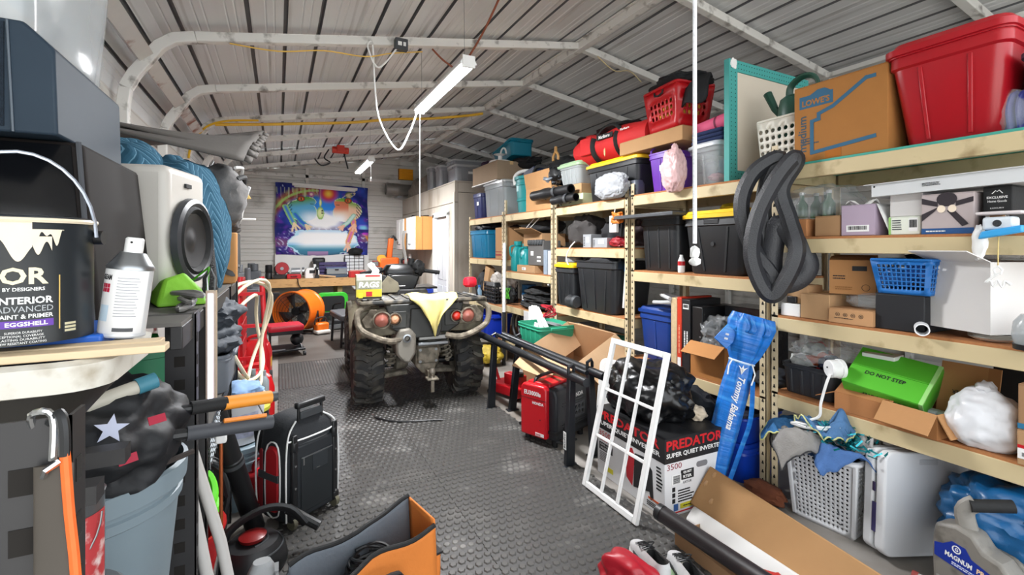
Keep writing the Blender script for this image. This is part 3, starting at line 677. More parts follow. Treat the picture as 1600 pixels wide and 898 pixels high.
# ---------------------------------------------------------------- unit A fourth board
Z4 = .591
t = tote('open dark grey crate of bags and cables at the left of the lowest board', .29, .30, .165, SP(2.55, 1.425, 1.715, Z4, .30), m=mat('#34363a', .5), ribs=4, taper=.9, r=.03)
for i, (y, z, rr, c, lb) in enumerate(((1.64, .17, .055, '#b7b9b6', 'pale grey packet in the dark crate, at its left'), (1.57, .19, .06, '#b0512e', 'orange packet in the dark crate'), (1.5, .18, .05, '#2c3550', 'navy blue packet in the dark crate'), (1.60, .23, .05, '#7a8078', 'grey green packet on top in the dark crate'))):
    o = M().blob((0,0,0), (rr, rr*1.2, rr*.8), 30+i, .3, 2, 3, None, .2).obj('packet', mat(c, .25, var=.3, vs=20, bump=.3)); o.location = (2.66+.03*(i % 2), y, Z4+z); tag(o, lb, 'packet', 'packets in the dark crate')
clutter_bag('clear plastic film over the dark crate', (.12, .12, .06), (2.68, 1.55, Z4+.19), BAGC, 15, AI, .3, .25)
tag(M().blob((0, 0, .1), (.05, .08, .13), 18, .2, 2, 3).obj('red_sack', mat('#b01f22', .6)), 'red sack squeezed behind the post at the left of the dark crate', 'sack').location = (2.80, 1.66, Z4+.03)
t = thing('cord_reel', 'white round cable reel sitting on the front rim of the dark crate', 'reel', (2.50, 1.39, Z4+.20), AI-.5)
M().lathe([(0, -.03), (.042, -.03), (.044, -.02), (.044, .03), (.04, .035), (0, .035)], 28, MX.Rotation(pi/2, 4, 'X')).obj('housing', WHT, t); M().cyl((-.006, -.039, .006), (-.006, -.035, .006), .0035).obj('hole', HOLE, t)
M().lathe([(.044, -.03), (.048, -.03), (.048, -.012), (.044, -.012)], 28, MX.Rotation(pi/2, 4, 'X')).obj('rim', WHT, t)
cord('white flex hanging from the cable reel and coiled over the cloths', [(2.455, 1.39, .77), (2.44, 1.40, .72), (2.43, 1.42, .62), (2.43, 1.43, .55), (2.42, 1.50, .505), (2.40, 1.53, .49), (2.40, 1.46, .488), (2.42, 1.36, .52), (2.43, 1.33, .525), (2.42, 1.40, .505), (2.40, 1.51, .495), (2.40, 1.55, .482), (2.40, 1.47, .485), (2.42, 1.35, .51)], .0065, WHT, smooth=8)
t = carton('bright green carton tipped forward, marked with a warning not to step', .32, .24, .10, (2.61, 1.205, Z4+.125), AI, m=mat('#55b52f', .5, var=.06), rx=0, ry=.10, tape=False)
t.rotation_euler = orient((-.60, -.14, .78), (-.78, 0, -.60)); t.location = (2.66, 1.215, Z4+.13)
text(t, 'DO NOT STEP', (-.01, -.03, .1015), .022, INK, 'top', width=.16, bold=.02); text(t, 'DO NOT STEP', (-.0, -.121, .05), .022, INK, 'front', width=.16, bold=.02, roll=pi)
M().box(.145, .16, -.1215, .12, .0, .1015).obj('clear_tape', mat('#9fdc84', .15), t)
solo(M().box(-.07, .07, -.045, .045, 0, .02), 'flat_white_box', WHT, 'flat white box lying on the green carton', 'box', (2.68, 1.27, Z4+.263), AI, rx=.05, bevel=.003)
t = carton('torn open cardboard box with a white shoe inside, under the green carton', .24, .22, .085, SP(2.50, 1.155, 1.395, Z4, .22), m=CARD('#a9744a'), top='open', ang=(-150, -40, -25, None))
sh = thing('white_shoe', 'white shoe lying in the torn cardboard box', 'shoe', (2.58, 1.30, Z4+.005), 0.6)
M().loft([rrect(.07*k, .16*k, .033*k, 4, z, cy=cy) for k, z, cy in ((1, 0, 0), (1.02, .015, 0), (.96, .03, 0), (.7, .055, .015), (.5, .07, .03))]).obj('upper', WHTM, sh, bevel=.003); M().loft([rrect(.074, .166, .035, 4, z) for z in (0, .014)]).obj('sole', mat('#c9c5bb', .6), sh)
t = carton('open brown carton with grey parts and a white label, beside the white bag', .21, .28, .105, (2.62, 1.06, Z4), AI-.12, m=CARD('#a06d42'), top='open', ang=(52, -30, None, 60), flap_m=CARD('#b5865a'))
patch(t, (.05, -.1425, .045), .055, .022, WHT, name='sticker', roll=-.25); blocklines(t, (.05, -.1435, .045), .045, .012, 2, INK, roll=-.25)
for i in range(3): tag(M().cb((0, 0, .03), (.06, .08, .05)).obj('grey_part', mat('#a9adb3', .35), bevel=.012), ('grey plastic part in the open carton, at its left', 'grey plastic part in the open carton, in its middle', 'grey plastic part in the open carton, at its right')[i], 'part', 'parts in the open carton').location = (2.62, 1.12-i*.065, Z4+.03)
cord('black cable looped over the open carton', [(2.6, 1.16, .70), (2.58, 1.12, .73), (2.60, 1.07, .70), (2.63, 1.1, .74), (2.62, 1.15, .70)], .006, BLK)
t = thing('cardboard_sheet', 'tall cardboard sheet with upside down lettering leaning behind the white bag', 'cardboard', (2.66, .96, Z4), AI, rx=-.28)
M().box(-.10, .10, 0, .006, 0, .30).obj('sheet', CARD('#a5784c'), t); M().box(.06, .10, -.002, -.0005, 0, .30).obj('fold', CARD('#966a42'), t); text(t, 'UPOWER', (-.01, -.001, .17), .018, INK, 'front', width=.085, bold=.02, roll=pi)
clutter_bag('full white plastic carrier bag sagging over the lowest board', (.11, .12, .125), (2.60, .865, Z4), BAGW, 21, 0, .14, .045, flat=.75, sub=5, fr=1.5, knot=True)
carton('black box standing at the back right of the lowest board', .20, .15, .30, SP(2.84, .72, .92, Z4, .15), m=BLKM, tape=False)
t = carton('small brown carton with a red and white label at the right frame edge', .13, .22, .13, SP(2.47, .605, .735, Z4, .22), m=C1, tape=False)
patch(t, (-.025, -.1112, .05), .075, .05, WHT, name='sticker'); patch(t, (-.025, -.1122, .07), .075, .012, RED, name='sticker'); barcode(t, (-.025, -.1125, .04), .06, .025)
t = carton('brown carton with a dented top, stacked on the labelled carton', .13, .22, .165, SP(2.48, .605, .735, Z4+.133, .22), m=C3); M().box(-.066, .066, -.1112, -.1104, .0, .02).obj('blue_tape', mat('#2e6f95', .4), t)
# ================================================================== under unit A
t = thing('laundry_hamper', 'tall white laundry hamper with small square holes, full of cloths', 'hamper', (2.595, 1.435, 0), AI+.10)
W2 = mat('#d5d6d8', .4, var=.03); sd = boxwall(.27, .30, .31, .36, 0, .37); mb = M()
for k, nu in ((0, 14), (1, 15), (2, 1), (3, 15)):
    if nu == 1: mb.perf(sd(k), 1, 1, skip=lambda i, j: 1)
    else: mb.perf(sd(k), nu, 17, .52, .52, sides=8, skip=lambda i, j, n=nu: j < 1 or j > 15 or i < 1 or i >= n-1)
mb.box(-.135, .135, -.15, .15, 0, .004); mb.obj('body', W2, t, solid=.004, merge=True); M().tube(rrect(.325, .375, .03, 3, .372), .014, 8, True).obj('rim', W2, t)
for x, y in ((-.137, -.152), (.137, -.152)): M().cb((x*1.06, y*1.08, .19), (.022, .022, .365), rot=(.09, .06*(1 if x > 0 else -1), 0)).obj('corner_post', W2, t, bevel=.006)
def cloth(label, c, loc, sx, sy, seed, col, drop=.2, rz=0, edge=None, nm='cloth', cat='cloth', amp=.05):
    o_ = V((seed*3.3, seed*1.9, 0))
    def fn(u, v):
        x, y = (u-.5)*sx, (v-.5)*sy; q = max(0, math.hypot(x, y)-.10)
        z = -drop*min(1, q/.16)**1.3+amp*NZ.noise(V((x*9, y*9, 0))+o_)+amp*.8*abs(NZ.noise(V((x*17, y*17, 3))+o_))
        k = 1-.35*min(1, q/.2)
        return (x*k+.03*NZ.noise(V((x*7, y*7, 9))+o_), y*k+.03*NZ.noise(V((x*7, y*7, 5))+o_), z)
    o = M().grid(26, 26, fn).obj(nm, col, smooth=180, solid=.004); o.location = loc; o.rotation_euler = (0, 0, rz)
    if edge:
        per = [fn(i/26, 0) for i in range(26)]+[fn(1, i/26) for i in range(26)]+[fn(1-i/26, 1) for i in range(26)]+[fn(0, 1-i/26) for i in range(26)]
        M().tube(per, .004, 5, True).obj('hem', edge, o)
    return tag(o, label, cat, 'cloths on the hamper')
MFB = lambda h: mat(h, .95, var=.18, vs=25, bump=.3, bs=120, spec=.1)
cloth('blue microfibre cloth with a yellow hem at the left of the hamper top', None, (2.47, 1.58, .44), .30, .30, 1, MFB('#3f6f9e'), .12, .3, mat('#cfd08a', .7))
cloth('grey cloth with a dark seam draped over the hamper corner', None, (2.44, 1.51, .45), .34, .34, 2, MFB('#8f8c88'), .20, .7, mat('#2a2a2c', .7))
cloth('faded blue cloth bunched highest on the hamper', None, (2.50, 1.42, .50), .26, .26, 3, MFB('#52769f'), .07, .1, mat('#c9c98a', .7), amp=.09)
cloth('blue cloth hanging over the front of the hamper', None, (2.47, 1.33, .42), .28, .34, 4, MFB('#4a6a9c'), .17, .9, None)
cloth('pale grey rag lying at the right of the hamper top', None, (2.53, 1.33, .45), .2, .2, 5, MFB('#a7a5a3'), .05, .2, None, amp=.08)
mb = M(); rr = random.Random(5)
for i in range(420):
    p = V((rr.gauss(0, .05), rr.gauss(0, .07), rr.gauss(0, .022))); q = V((rr.uniform(-1, 1), rr.uniform(-1, 1), rr.uniform(-.4, 1))).normalized()*.035; s_ = q.orthogonal().normalized()*.004
    mb.add([p-q*.2-s_, p-q*.2+s_, p+q+s_, p+q-s_], [(0,1,2,3)])
tag(mb.obj('tinsel', mat('#1f8d97', .2, metal=.6, var=.3, vs=40), smooth=0, kind='stuff'), 'shiny teal tinsel bunched among the cloths on the hamper', 'tinsel').location = (2.49, 1.36, .465)
heap('dark filler added inside the hamper to make its holes look dark', (2.595, 1.435, .20), (.128, .145, .185), mat('#1d1f23', .95), 2, 'dark_filler', 'filler', pw=.45)  # dark body added inside the hamper so the wall holes read as shaded
# folded table
t = thing('folding_table', 'white plastic folding table, folded flat and leaning on end beside the hamper', 'table', (2.52, 1.13, 0), AI-.0)
t.rotation_euler = orient((.10, .02, 1), (-.28, -.96, 0)); t.location = (2.62, 1.115, .002); t.scale = (1, 1, .80)
FT = mat('#d3d4d6', .45, var=.04)
for yy in (-.052, .006):
    M().loft([[(p[0], yy+k, p[1]+.29) for p in rrect(.46, .57, .05, 5)] for k in (0, .046)][::-1]).obj('table_half', FT, t, bevel=.008)
M().box(-.232, -.228, -.006, .006, .34, .39).obj('latch', mat('#3a2f55', .4), t, bevel=.001); M().box(-.2315, -.226, -.012, .006, .12, .28).obj('dark_seam', mat('#3a3460', .5), t); M().box(-.05, .05, -.0545, -.050, .51, .54).obj('handle_recess', mat('#bfc0c2', .5), t, bevel=.001)
# tarp and paint sprayer
TARP = mat('#115485', .35, var=.15, vs=6, bump=.35, bs=20)
clutter_bag('crumpled bright blue tarpaulin stuffed behind the paint sprayer', (.25, .26, .19), (2.68, .74, .13), TARP, 9, 0, .25, .10, name='tarpaulin', cat='tarp', flat=.7, sub=5)
t = thing('paint_sprayer', 'grey and blue paint sprayer with a carrying handle at the lower right', 'sprayer', (2.36, .80, .005), AI-.12); t.scale = (1.05, 1.05, 1.12)
M().prism([(-.11,.06),(-.085,.012),(.06,.012),(.10,.055),(.1,.09),(-.11,.10)], -.053, -.04).obj('lower_cover', mat('#6b6761', .5, var=.15), t, bevel=.006)
for x in (-.09, .09): M().cyl((x, -.056, .05), (x, -.05, .05), .007, n=8).obj('bolt', BLK, t)
GS = mat('#7b7770', .5, var=.08, dirt='#5d5953', damt=.2, ds=14)
M().prism([(-.12,.06),(-.09,.0),(.07,.0),(.11,.05),(.115,.19),(.075,.235),(.03,.245),(.0,.285),(-.05,.295),(-.115,.275),(-.125,.2)], -.045, .045).obj('front_housing', GS, t, bevel=.012)
M().prism([(-.1,.02),(.1,.02),(.125,.06),(.125,.19),(.08,.235),(-.1,.235)], .045, .09).obj('rear_housing', GS, t, bevel=.012)
M().lathe([(0, .09), (.085, .09), (.095, .10), (.095, .22), (.08, .24), (0, .245)], 24, MX.Translation((.03, 0, .125)) @ MX.Rotation(-pi/2, 4, 'X')).obj('motor', mat('#164a82', .4), t)
M().tube([(-.03, .0, .27), (-.045, -.0, .34), (-.02, .02, .375)], .022, 10, smooth=4, flat=(.03, .018)).obj('handle_arm', GS, t); M().tube([(-.03, -.0, .365), (.05, .09, .385)], .021, 12).obj('handle_grip', BLKM, t)
patch(t, (-.005, -.0462, .185), 0, 0, mat('#16308f', .4), pts=[(-.105,-.035),(.085,-.045),(.1,-.02),(.09,.0),(.0,.02),(-.02,.045),(-.06,.045),(-.085,.02),(-.11,.01)], roll=-.12)
text(t, 'MAGNUM', (-.04, -.0475, .184), .017, WHT, width=.08, bold=.03, roll=-.12); text(t, 'PROX17', (.05, -.0475, .173), .017, mat('#e8c7a0', .5), width=.075, bold=.03, roll=-.12); blocklines(t, (0, -.0475, .157), .12, .012, 2, mat('#cfd6e6', .5), roll=-.12)
M().tube([(-.045+.012*cos(k*pi/6), -.0475, .215+.012*sin(k*pi/6)) for k in range(12)], .002, 4, True).obj('emblem', WHT, t); text(t, 'G', (-.045, -.0475, .215), .011, WHT, bold=.03)
M().lathe([(0, -.08), (.032, -.08), (.036, -.05), (.036, 0)], 16, MX.Translation((-.02, -.0, .085)) @ MX.Rotation(pi/2, 4, 'X')).obj('pump_block', BLK, t); M().cyl((-.02, -.075, .085), (-.02, -.075, .0), .025).obj('pump_cylinder', GRYP, t)
text(t, 'graco', (.126, .066, .08), .012, WHT, 'right', width=.05)
M().tube([(-.1, -.05, .05), (-.16, -.07, .055)], .018, 10).obj('hose_fitting', mat('#b9b4ae', .4), t); M().cyl((-.155, -.068, .055), (-.172, -.073, .056), .020).obj('red_collar', mat('#8a3a35', .5), t)
solo(M().blob((0, 0, .02), (.05, .04, .02), 3, .2, 2, 3, .9), 'grey_rag', mat('#77736e', .9), 'small grey rag on the floor in front of the paint sprayer', 'rag', (2.2, .95, .0))
# tubes, sneakers and red sack at the bottom right
# ================================================================== floor, bottom right
t = thing('long_cardboard_box', 'long narrow cardboard box lying aslant on the floor at the lower right', 'box', (2.0, 1.82, .0))
dv = V((-.16, -1.0, 0)).normalized(); LN = 1.25
t.location = (2.055, 1.79, .105); t.rotation_euler = orient(dv, (-.80, .12, .60))
M().box(-.11, .11, -.055, .03, 0, LN).obj('body', CARD('#a88158'), t, bevel=.006); M().box(-.108, -.01, -.053, .028, -.003, 0).obj('end_flap', CARD('#a87a4a'), t); M().box(-.008, .108, -.053, .028, -.003, 0).obj('end_flap', CARD('#a87a4a'), t)
for z, x in ((.05, -.08), (.03, -.02), (.11, .04)): M().blob((x, -.056, z), (.016, .003, .012), 3, .4, 3, 2).obj('tape', mat('#b38a5d', .3), t)
t = thing('white_square_tube', 'long white square tube lying in front of the long cardboard box', 'tube', (1.86, 1.70, .055)); t.rotation_euler = orient((-.05, -1, .01), (-1, 0, 1))
M().loft([rrect(.075, .075, .012, 3, z) for z in (0, 1.15)], False, True).obj('tube', WHTM, t, solid=.004); M().box(-.034, .034, -.034, .034, -.002, .004).obj('end_cap', mat('#d2d2d2', .6), t, bevel=.003)
t = thing('black_tube', 'black cardboard tube lying across the sneakers', 'tube', (1.625, 1.70, .14)); t.rotation_euler = orient((.07, -1, -.03), (-1, 0, .3))
M().lathe([(.036, 0), (.036, .95), (0, .95)], 24).obj('tube', mat('#1b1517', .45, var=.2, dirt='#4a3a35', damt=.1), t, solid=.002); M().lathe([(0, .0), (.038, .0), (.038, .03)], 24).obj('end_cap', BLK, t)
carton('flattened brown box half hidden beneath the white and black tubes', .42, .16, .07, (1.73, 1.42, .0), AI-.06, m=C3, top='open', ang=(-170, -100, None, 80))
for i, (x, y, rz, lb) in enumerate(((1.445, 1.57, 2.9, 'grey and white sneaker with black laces beside the red sack'), (1.525, 1.44, 2.75, 'grey and white sneaker lying nearest under the black tube'))):
    s = thing('sneaker', lb, 'shoe', (x, y, 0), rz, group='sneakers by the black tube')
    SG = mat('#bcbbbb', .75, var=.12, vs=30)
    def ring(k, z): return [(p[0]*k*(1-.25*max(0, -p[1]/.14)), p[1]*(.6+.4*k), z) for p in rrect(.09, .28, .042, 5)]
    M().loft([ring(1.04, 0), ring(1.06, .012), ring(1.0, .028)]).obj('sole', WHTM, s)
    M().loft([ring(.98, .028), ring(.96, .045), [(p[0]*.8, p[1]*.9+.012, .06+.03*max(0, (p[1]+.1))/.24) for p in ring(1, 0)], [(p[0]*.62, p[1]*.6+.05, .085+.02*(p[1] > 0)) for p in ring(1, 0)]], True, False).obj('upper', SG, s)
    M().loft([[(p[0]*.52, p[1]*.44+.065, .086) for p in ring(1, 0)], [(p[0]*.46, p[1]*.40+.065, .05) for p in ring(1, 0)]], False, True).obj('lining', BLKM, s)
    M().prism([(-.022, .0), (.022, .0), (.026, .005), (-.026, .005)], -.07, .0, MX.Translation((0, 0, .068)) @ MX.Rotation(.28, 4, 'X')).obj('tongue', WHTM, s)
    lc = M()
    for k in range(5): y_ = -.075+k*.018; lc.tube([(-.024, y_, .068+k*.005), (0, y_+.012, .078+k*.0055), (.026, y_+.004, .068+k*.005)], .0035, 5).tube([(.024, y_, .069+k*.005), (0, y_+.012, .079+k*.0055), (-.026, y_+.004, .069+k*.005)], .0035, 5)
    lc.tube([(0, .0, .10), (.035, -.02, .10), (.02, -.05, .085), (0, .0, .10), (-.035, -.02, .10), (-.02, -.045, .085)], .003, 5, smooth=4); lc.obj('laces', BLK, s)
    for sx in (-1, 1): M().cb((sx*.044, -.02, .042), (.004, .07, .022), rot=(0, sx*.2, .0)).obj('side_stripe', BLK, s)
clutter_bag('glossy red fabric sack slumped on the mat at the bottom edge', (.075, .13, .075), (1.28, 1.50, .012), mat('#a01424', .4, var=.15, bump=.3, bs=9), 33, .4, .3, .03, fr=1.1, name='red_sack', cat='sack', sub=5)
solo(M().grid(14, 10, lambda u, v: (.14*(u-.5), .12*(v-.5), .02+.02*sin(u*9)*cos(v*7))), 'green_net', mat('#a9c49a', .6), 'pale green printed bag between the red sack and the sneakers', 'bag', (1.44, 1.42, .01), .4, solid=.003, smooth=180)
clutter_bag('red cloth at the bottom edge in front of the white tube', (.06, .07, .035), (1.70, 1.18, .072), mat('#b3261f', .7, var=.2), 37, .4, .25, .15, name='red_cloth', cat='cloth')
# ---------------------------------------------------------------- beach umbrella in its blue sleeve
UB = mat('#1a6cc0', .35, var=.5, vs=3.2, bump=.35, bs=9, stretch=(.5, .5, 9), dirt='#4aa0e0', damt=.22, ds=2.6)
t = thing('beach_umbrella', 'closed beach umbrella in a bright blue sleeve with white script, leaning on the post', 'umbrella', (2.13, 1.86, .0))
zd = V((.27, -.085, 1.0)); t.rotation_euler = orient(zd, (-.78, -.62, 0)); U = zd.length*1.02
def pring(r, z, n=40, pl=8, am=.1, ox=0): return [(ox+r*(1+am*sin(pl*2*pi*i/n+z*3))*cos(2*pi*i/n), r*.8*(1+am*sin(pl*2*pi*i/n+z*3))*sin(2*pi*i/n), z) for i in range(n)]
M().loft([pring(.045, 0), pring(.06, .02), pring(.066, .2, am=.05), pring(.07, .45, am=.05), pring(.07, .62, am=.07), pring(.062, .74, am=.12), pring(.058, .79, am=.14)], True, True).obj('sleeve', UB, t, smooth=60)
M().loft([pring(.056, .785, am=.16), pring(.075, .83, am=.16), pring(.10, .92, pl=7, am=.14), pring(.115, 1.0, pl=7, am=.12), pring(.095, 1.05, pl=7, am=.2), pring(.04, 1.02, am=.2)], False, True).obj('canopy_folds', UB, t, smooth=60)
M().tube(pring(.062, .785, 20, am=.05), .006, 6, True).obj('tie', mat('#cfe2f5', .5), t)
M().tube([(.05, -.05, .79), (.075, -.055, .74), (.07, -.06, .68)], .004, 5).obj('tie_end', WHT, t); M().tube([(-.05, -.05, .79), (-.06, -.055, .75), (-.055, -.06, .70)], .004, 5).obj('tie_end', WHT, t)
fl = M()
for k in range(5): fl.grid(4, 5, lambda u, v, k=k: (-.08+.035*k+.03*u+.01*sin(v*5), -.075+.02*cos(k*2)-.01*v, .95+.10*v*(1-.3*u)))
fl.obj('loose_fold', UB, t, solid=.003); M().cb((-.105, -.05, .90), (.09, .012, .11), rot=(0, .5, .3)).obj('label_flap', UB, t, bevel=.004)
blocklines(t, (-.105, -.0585, .90), .05, .05, 2, WHT)
text(t, 'Tommy Bahama', (.012, -.064, .56), .046, WHT, width=.29, bold=.02, shear=.35, roll=-pi/2)
mb = M()
for a in (-.5, 0, .5): mb.prism([(0, 0), (.012*sin(a)-.006, .03), (.035*sin(a*1.6), .055*cos(a)), (.012*sin(a)+.006, .03)], -.0655, -.0645, MX.Translation((.01, 0, .72)))
mb.obj('printed_palm', WHT, t)
M().tube([(.075, -.03, .70), (.11, -.02, .5), (.10, -.02, .33), (.085, -.02, .15)], .02, 6, smooth=4, flat=(.018, .003)).obj('strap', UB, t)
# ---------------------------------------------------------------- tyres hung on the post
TY = mat('#2b2c30', .38, var=.15, vs=12, bump=.3, bs=160)
def hv(pts): return [((x-1205)*.0036, d, (386-y)*.0036) for x, y, d in pts]
TYR = (('bicycle tyre hung on the post, smooth loop furthest left', [(1222,250,0),(1190,268,-.01),(1172,305,-.02),(1172,345,-.02),(1186,388,-.02),(1206,415,-.03),(1218,438,-.03),(1210,457,-.02),(1196,425,0),(1205,380,.01),(1200,330,.01),(1206,285,.01)], .042),
       ('bicycle tyre hung on the post, knobbly loop in front', [(1238,256,-.06),(1214,290,-.07),(1192,340,-.08),(1184,395,-.08),(1196,440,-.085),(1212,458,-.085),(1230,432,-.09),(1243,390,-.09),(1234,345,-.05),(1224,300,-.03),(1242,262,-.04)], .042),
       ('bicycle tyre hung on the post, short fold at the lower right', [(1222,350,-.03),(1242,378,-.04),(1258,412,-.04),(1243,436,-.04),(1216,440,-.04),(1212,410,-.02),(1216,372,-.02)], .0501))
for lb, pp, w0 in TYR:
    o = thing('bicycle_tyre', lb, 'tyre', (2.415, 1.70, 1.4), AI+.64, group='tyres hung on the post'); path = hv(pp)
    M().tube(path, .02, 6, True, 7, flat=(w0, .022), pn=(.1, -1, 0)).obj('casing', TY, o, smooth=40)
    if w0 == .0501: text(o, 'IRC', (.15, -.06, -.085), .03, WHT, width=.04, bold=.02, roll=1.1)
# ---------------------------------------------------------------- unit B
Z = 1.811
t = thing('pegboard', 'large pale board in a teal pegboard frame, standing on the top board', 'board', (2.92, 2.03, Z), .03)
TP = mat('#3f9a93', .6, var=.07); PB = mat('#cfc4b2', .8, var=.06, vs=3)
M().box(-.36, .36, .003, .02, .03, .72).obj('panel', PB, t)
for x0, x1, z0, z1 in ((-.42, -.34, 0, .76), (-.34, .42, .69, .76), (-.34, .42, 0, .07), (.35, .42, .07, .69)): M().box(x0, x1, -.006, .03, z0, z1).obj('frame_strip', TP, t)
hl = M()
for i in range(28):
    for c in ((-.40, .03+i*.026), (-.36, .03+i*.026)): hl.cyl((c[0], -.0068, c[1]), (c[0], -.0055, c[1]), .0035, n=6)
for i in range(28):
    for z in (.71, .74, .02, .05): hl.cyl((-.33+i*.026, -.0068, z), (-.33+i*.026, -.0055, z), .0035, n=6)
hl.obj('peg_holes', HOLE, t, kind='stuff'); M().blob((-.38, -.008, .735), (.03, .006, .03), 3, .4, 2, 3).obj('white_tape', WHTM, t)
def clear_tote(label, w_, d, h, loc, rz=AI, m=None, lid=None, fill=None, seed=1, **k):
    t = tote(label, w_, d, h, loc, rz, m or CLEAR, lid, ribs=1, taper=.86, name='clear_tote', **k)
    return t
clear_tote('clear storage bin with blue things inside, beside the pegboard panel', .27, .38, .29, SP(2.54, 2.12, 2.39, Z, .38), lid=mat('#c6cbd2', .3))
for i, (y, c, lb) in enumerate(((2.19, '#2f4570', 'navy bundle inside the clear bin beside the pegboard'), (2.31, '#a8b2c2', 'pale bundle inside the clear bin beside the pegboard'), (2.22, '#c64070', 'pink bundle inside the clear bin beside the pegboard'))):
    o = M().blob((0, 0, 0), (.07, .06, (.085, .075, .03)[i]), 40+i, .2, 2, 3).obj('bundle', mat(c, .7)); o.location = (2.70-.04*(i == 2), y, Z+.11-.05*(i == 2)); tag(o, lb, 'bundle', 'things in the clear bin')
t = thing('folded_towel', 'folded navy towel on the clear bin beside the pegboard', 'towel', (2.72, 2.25, Z+.292), AI)
for i in range(3): M().loft([rrect(.27-.005*i, .3, .02, 3, z) for z in (i*.028, i*.028+.026)]).obj('fold', mat('#1f2c52', .95, var=.15, vs=30), t, bevel=.01)
t = thing('yoga_mat', 'rolled pink yoga mat with a dark strap, on the folded towel', 'mat', (2.69, 2.265, Z+.425), AI, ry=-.1)
M().lathe([(.0, -.19), (.052, -.19), (.056, -.18), (.056, .18), (.052, .19), (0, .19)], 22, MX.Rotation(pi/2, 4, 'Y')).obj('roll', mat('#d9567e', .7), t); M().lathe([(.0575, -.008), (.0575, .008)], 22, MX.Translation((.03, 0, 0)) @ MX.Rotation(pi/2, 4, 'Y')).obj('strap', mat('#7a2340', .7), t)
t = tote('purple tub with an upright handle and a white label', .27, .28, .30, SP(2.55, 2.53, 2.80, Z, .28), m=mat('#6a35a8', .4), ribs=1, taper=.8, sticker=True, name='purple_tub', cat='tub')
M().tube([(-.12, -.1, .30), (-.11, -.1, .34), (0, -.1, .36), (.11, -.1, .34), (.12, -.1, .30)], .008, 6, smooth=4).obj('carry_handle', mat('#6a35a8', .4), t)
clutter_bag('pale pink plastic bag hanging over the edge beside the purple tub', (.06, .085, .15), (2.455, 2.42, Z-.03), mat('#d9b3b3', .4, bump=.7, bs=18), 44, 0, .12, .08, sub=5, flat=.98, fr=2.6, knot=True)
carton('long shallow cardboard box with a perforated edge under the red basket', .68, .30, .105, (2.69, 2.765, Z+.345), AI, m=CARD('#b08a62'), ry=-.0)
t = thing('red_laundry_basket', 'red plastic laundry basket with oval holes, highest on the shelf', 'basket', (2.72, 2.64, Z+.452), AI-.12)
RB_ = mat('#b50f18', .35, var=.05); sd = boxwall(.32, .26, .39, .34, 0, .32); mb = M()
for k, nu in ((0, 8), (1, 7), (2, 1), (3, 7)):
    if nu == 1: mb.perf(sd(k), 1, 1, skip=lambda i, j: 1)
    else: mb.perf(sd(k), nu, 7, .62, .7, skip=lambda i, j, n=nu: j < 2 or j > 4 or i < 1 or i >= n-1)
mb.box(-.16, .16, -.13, .13, 0, .004); mb.obj('body', RB_, t, solid=.004, merge=True); M().tube(rrect(.395, .345, .03, 3, .32), .012, 8, True).obj('rim', RB_, t); M().tube([(-.05, -.178, .30), (-.045, -.18, .275), (0, -.18, .265), (.045, -.18, .275), (.05, -.178, .30)], .007, 6).obj('handle_slot', BLKM, t)
heap('black clothing heaped over the red laundry basket', (2.72, 2.62, Z+.81), (.17, .22, .065), mat('#16171a', .9, var=.3), 3, 'black_clothes', 'clothes')
heap('yellow shirt showing through the red laundry basket', (2.72, 2.64, Z+.60), (.13, .155, .11), mat('#cf9a2c', .8, var=.2), 5, 'yellow_shirt', 'clothes')
solo(M().grid(8, 6, lambda u, v: (-.02-.03*v+.02*sin(u*8), .24*u, -.16*v-.02*u+.02*sin(u*6+v*3))), 'black_jacket', mat('#1a1b1e', .9), 'black jacket sleeve trailing down beside the yoga mat', 'clothes', (2.62, 2.24, Z+.76), solid=.012, smooth=180)
# mid board
Z = 1.221
BT = mat('#232528', .42, var=.08)
tote('black storage tote under the loose grey lid, left on the middle board', .41, .46, .40, SP(2.54, 2.47, 2.88, Z, .46), m=BT, ribs=3, taper=.88)
solo(M().slab([(2.42, 2.40), (2.92, 2.40), (2.92, 2.88), (2.495, 2.88), (2.495, 3.03), (2.42, 3.03)], 0, .022).slab([(2.425, 2.405), (2.915, 2.405), (2.915, 2.875), (2.49, 2.875), (2.49, 3.025), (2.425, 3.025)], .022, .027), 'grey_tote_lid', mat('#4c4f53', .35), 'loose flat grey lid lying over the left black tote', 'lid', (0, 0, Z+.402), bevel=.003)
t = tote('black storage tote with a yellow lid beside the tyres', .50, .46, .42, SP(2.50, 1.90, 2.40, Z, .46), m=BT, lid=YEL, ribs=2, taper=.84, vee=True, lid_h=.045)
M().cyl((0, -.2, .2), (0, -.215, .2), .014).obj('moulded_boss', BT, t); M().cb((0, -.215, .345), (.12, .03, .035)).obj('latch', BT, t, bevel=.006)
gl = heap('yellow and black work gloves lying on the yellow lid', (2.68, 2.14, Z+.445), (.05, .07, .022), mat('#a89a1c', .8, var=.6, vs=30), 9, 'work_gloves', 'gloves')
t = thing('white_bottle', 'white jug with a red label squeezed between the two totes', 'bottle', (2.54, 2.435, Z)); M().lathe([(0, 0), (.022, 0), (.024, .01), (.024, .08), (.012, .11), (.011, .125), (0, .126)], 14).obj('jug', WHT, t); M().lathe([(.0245, .05), (.0245, .08)], 14).obj('label', RED, t)
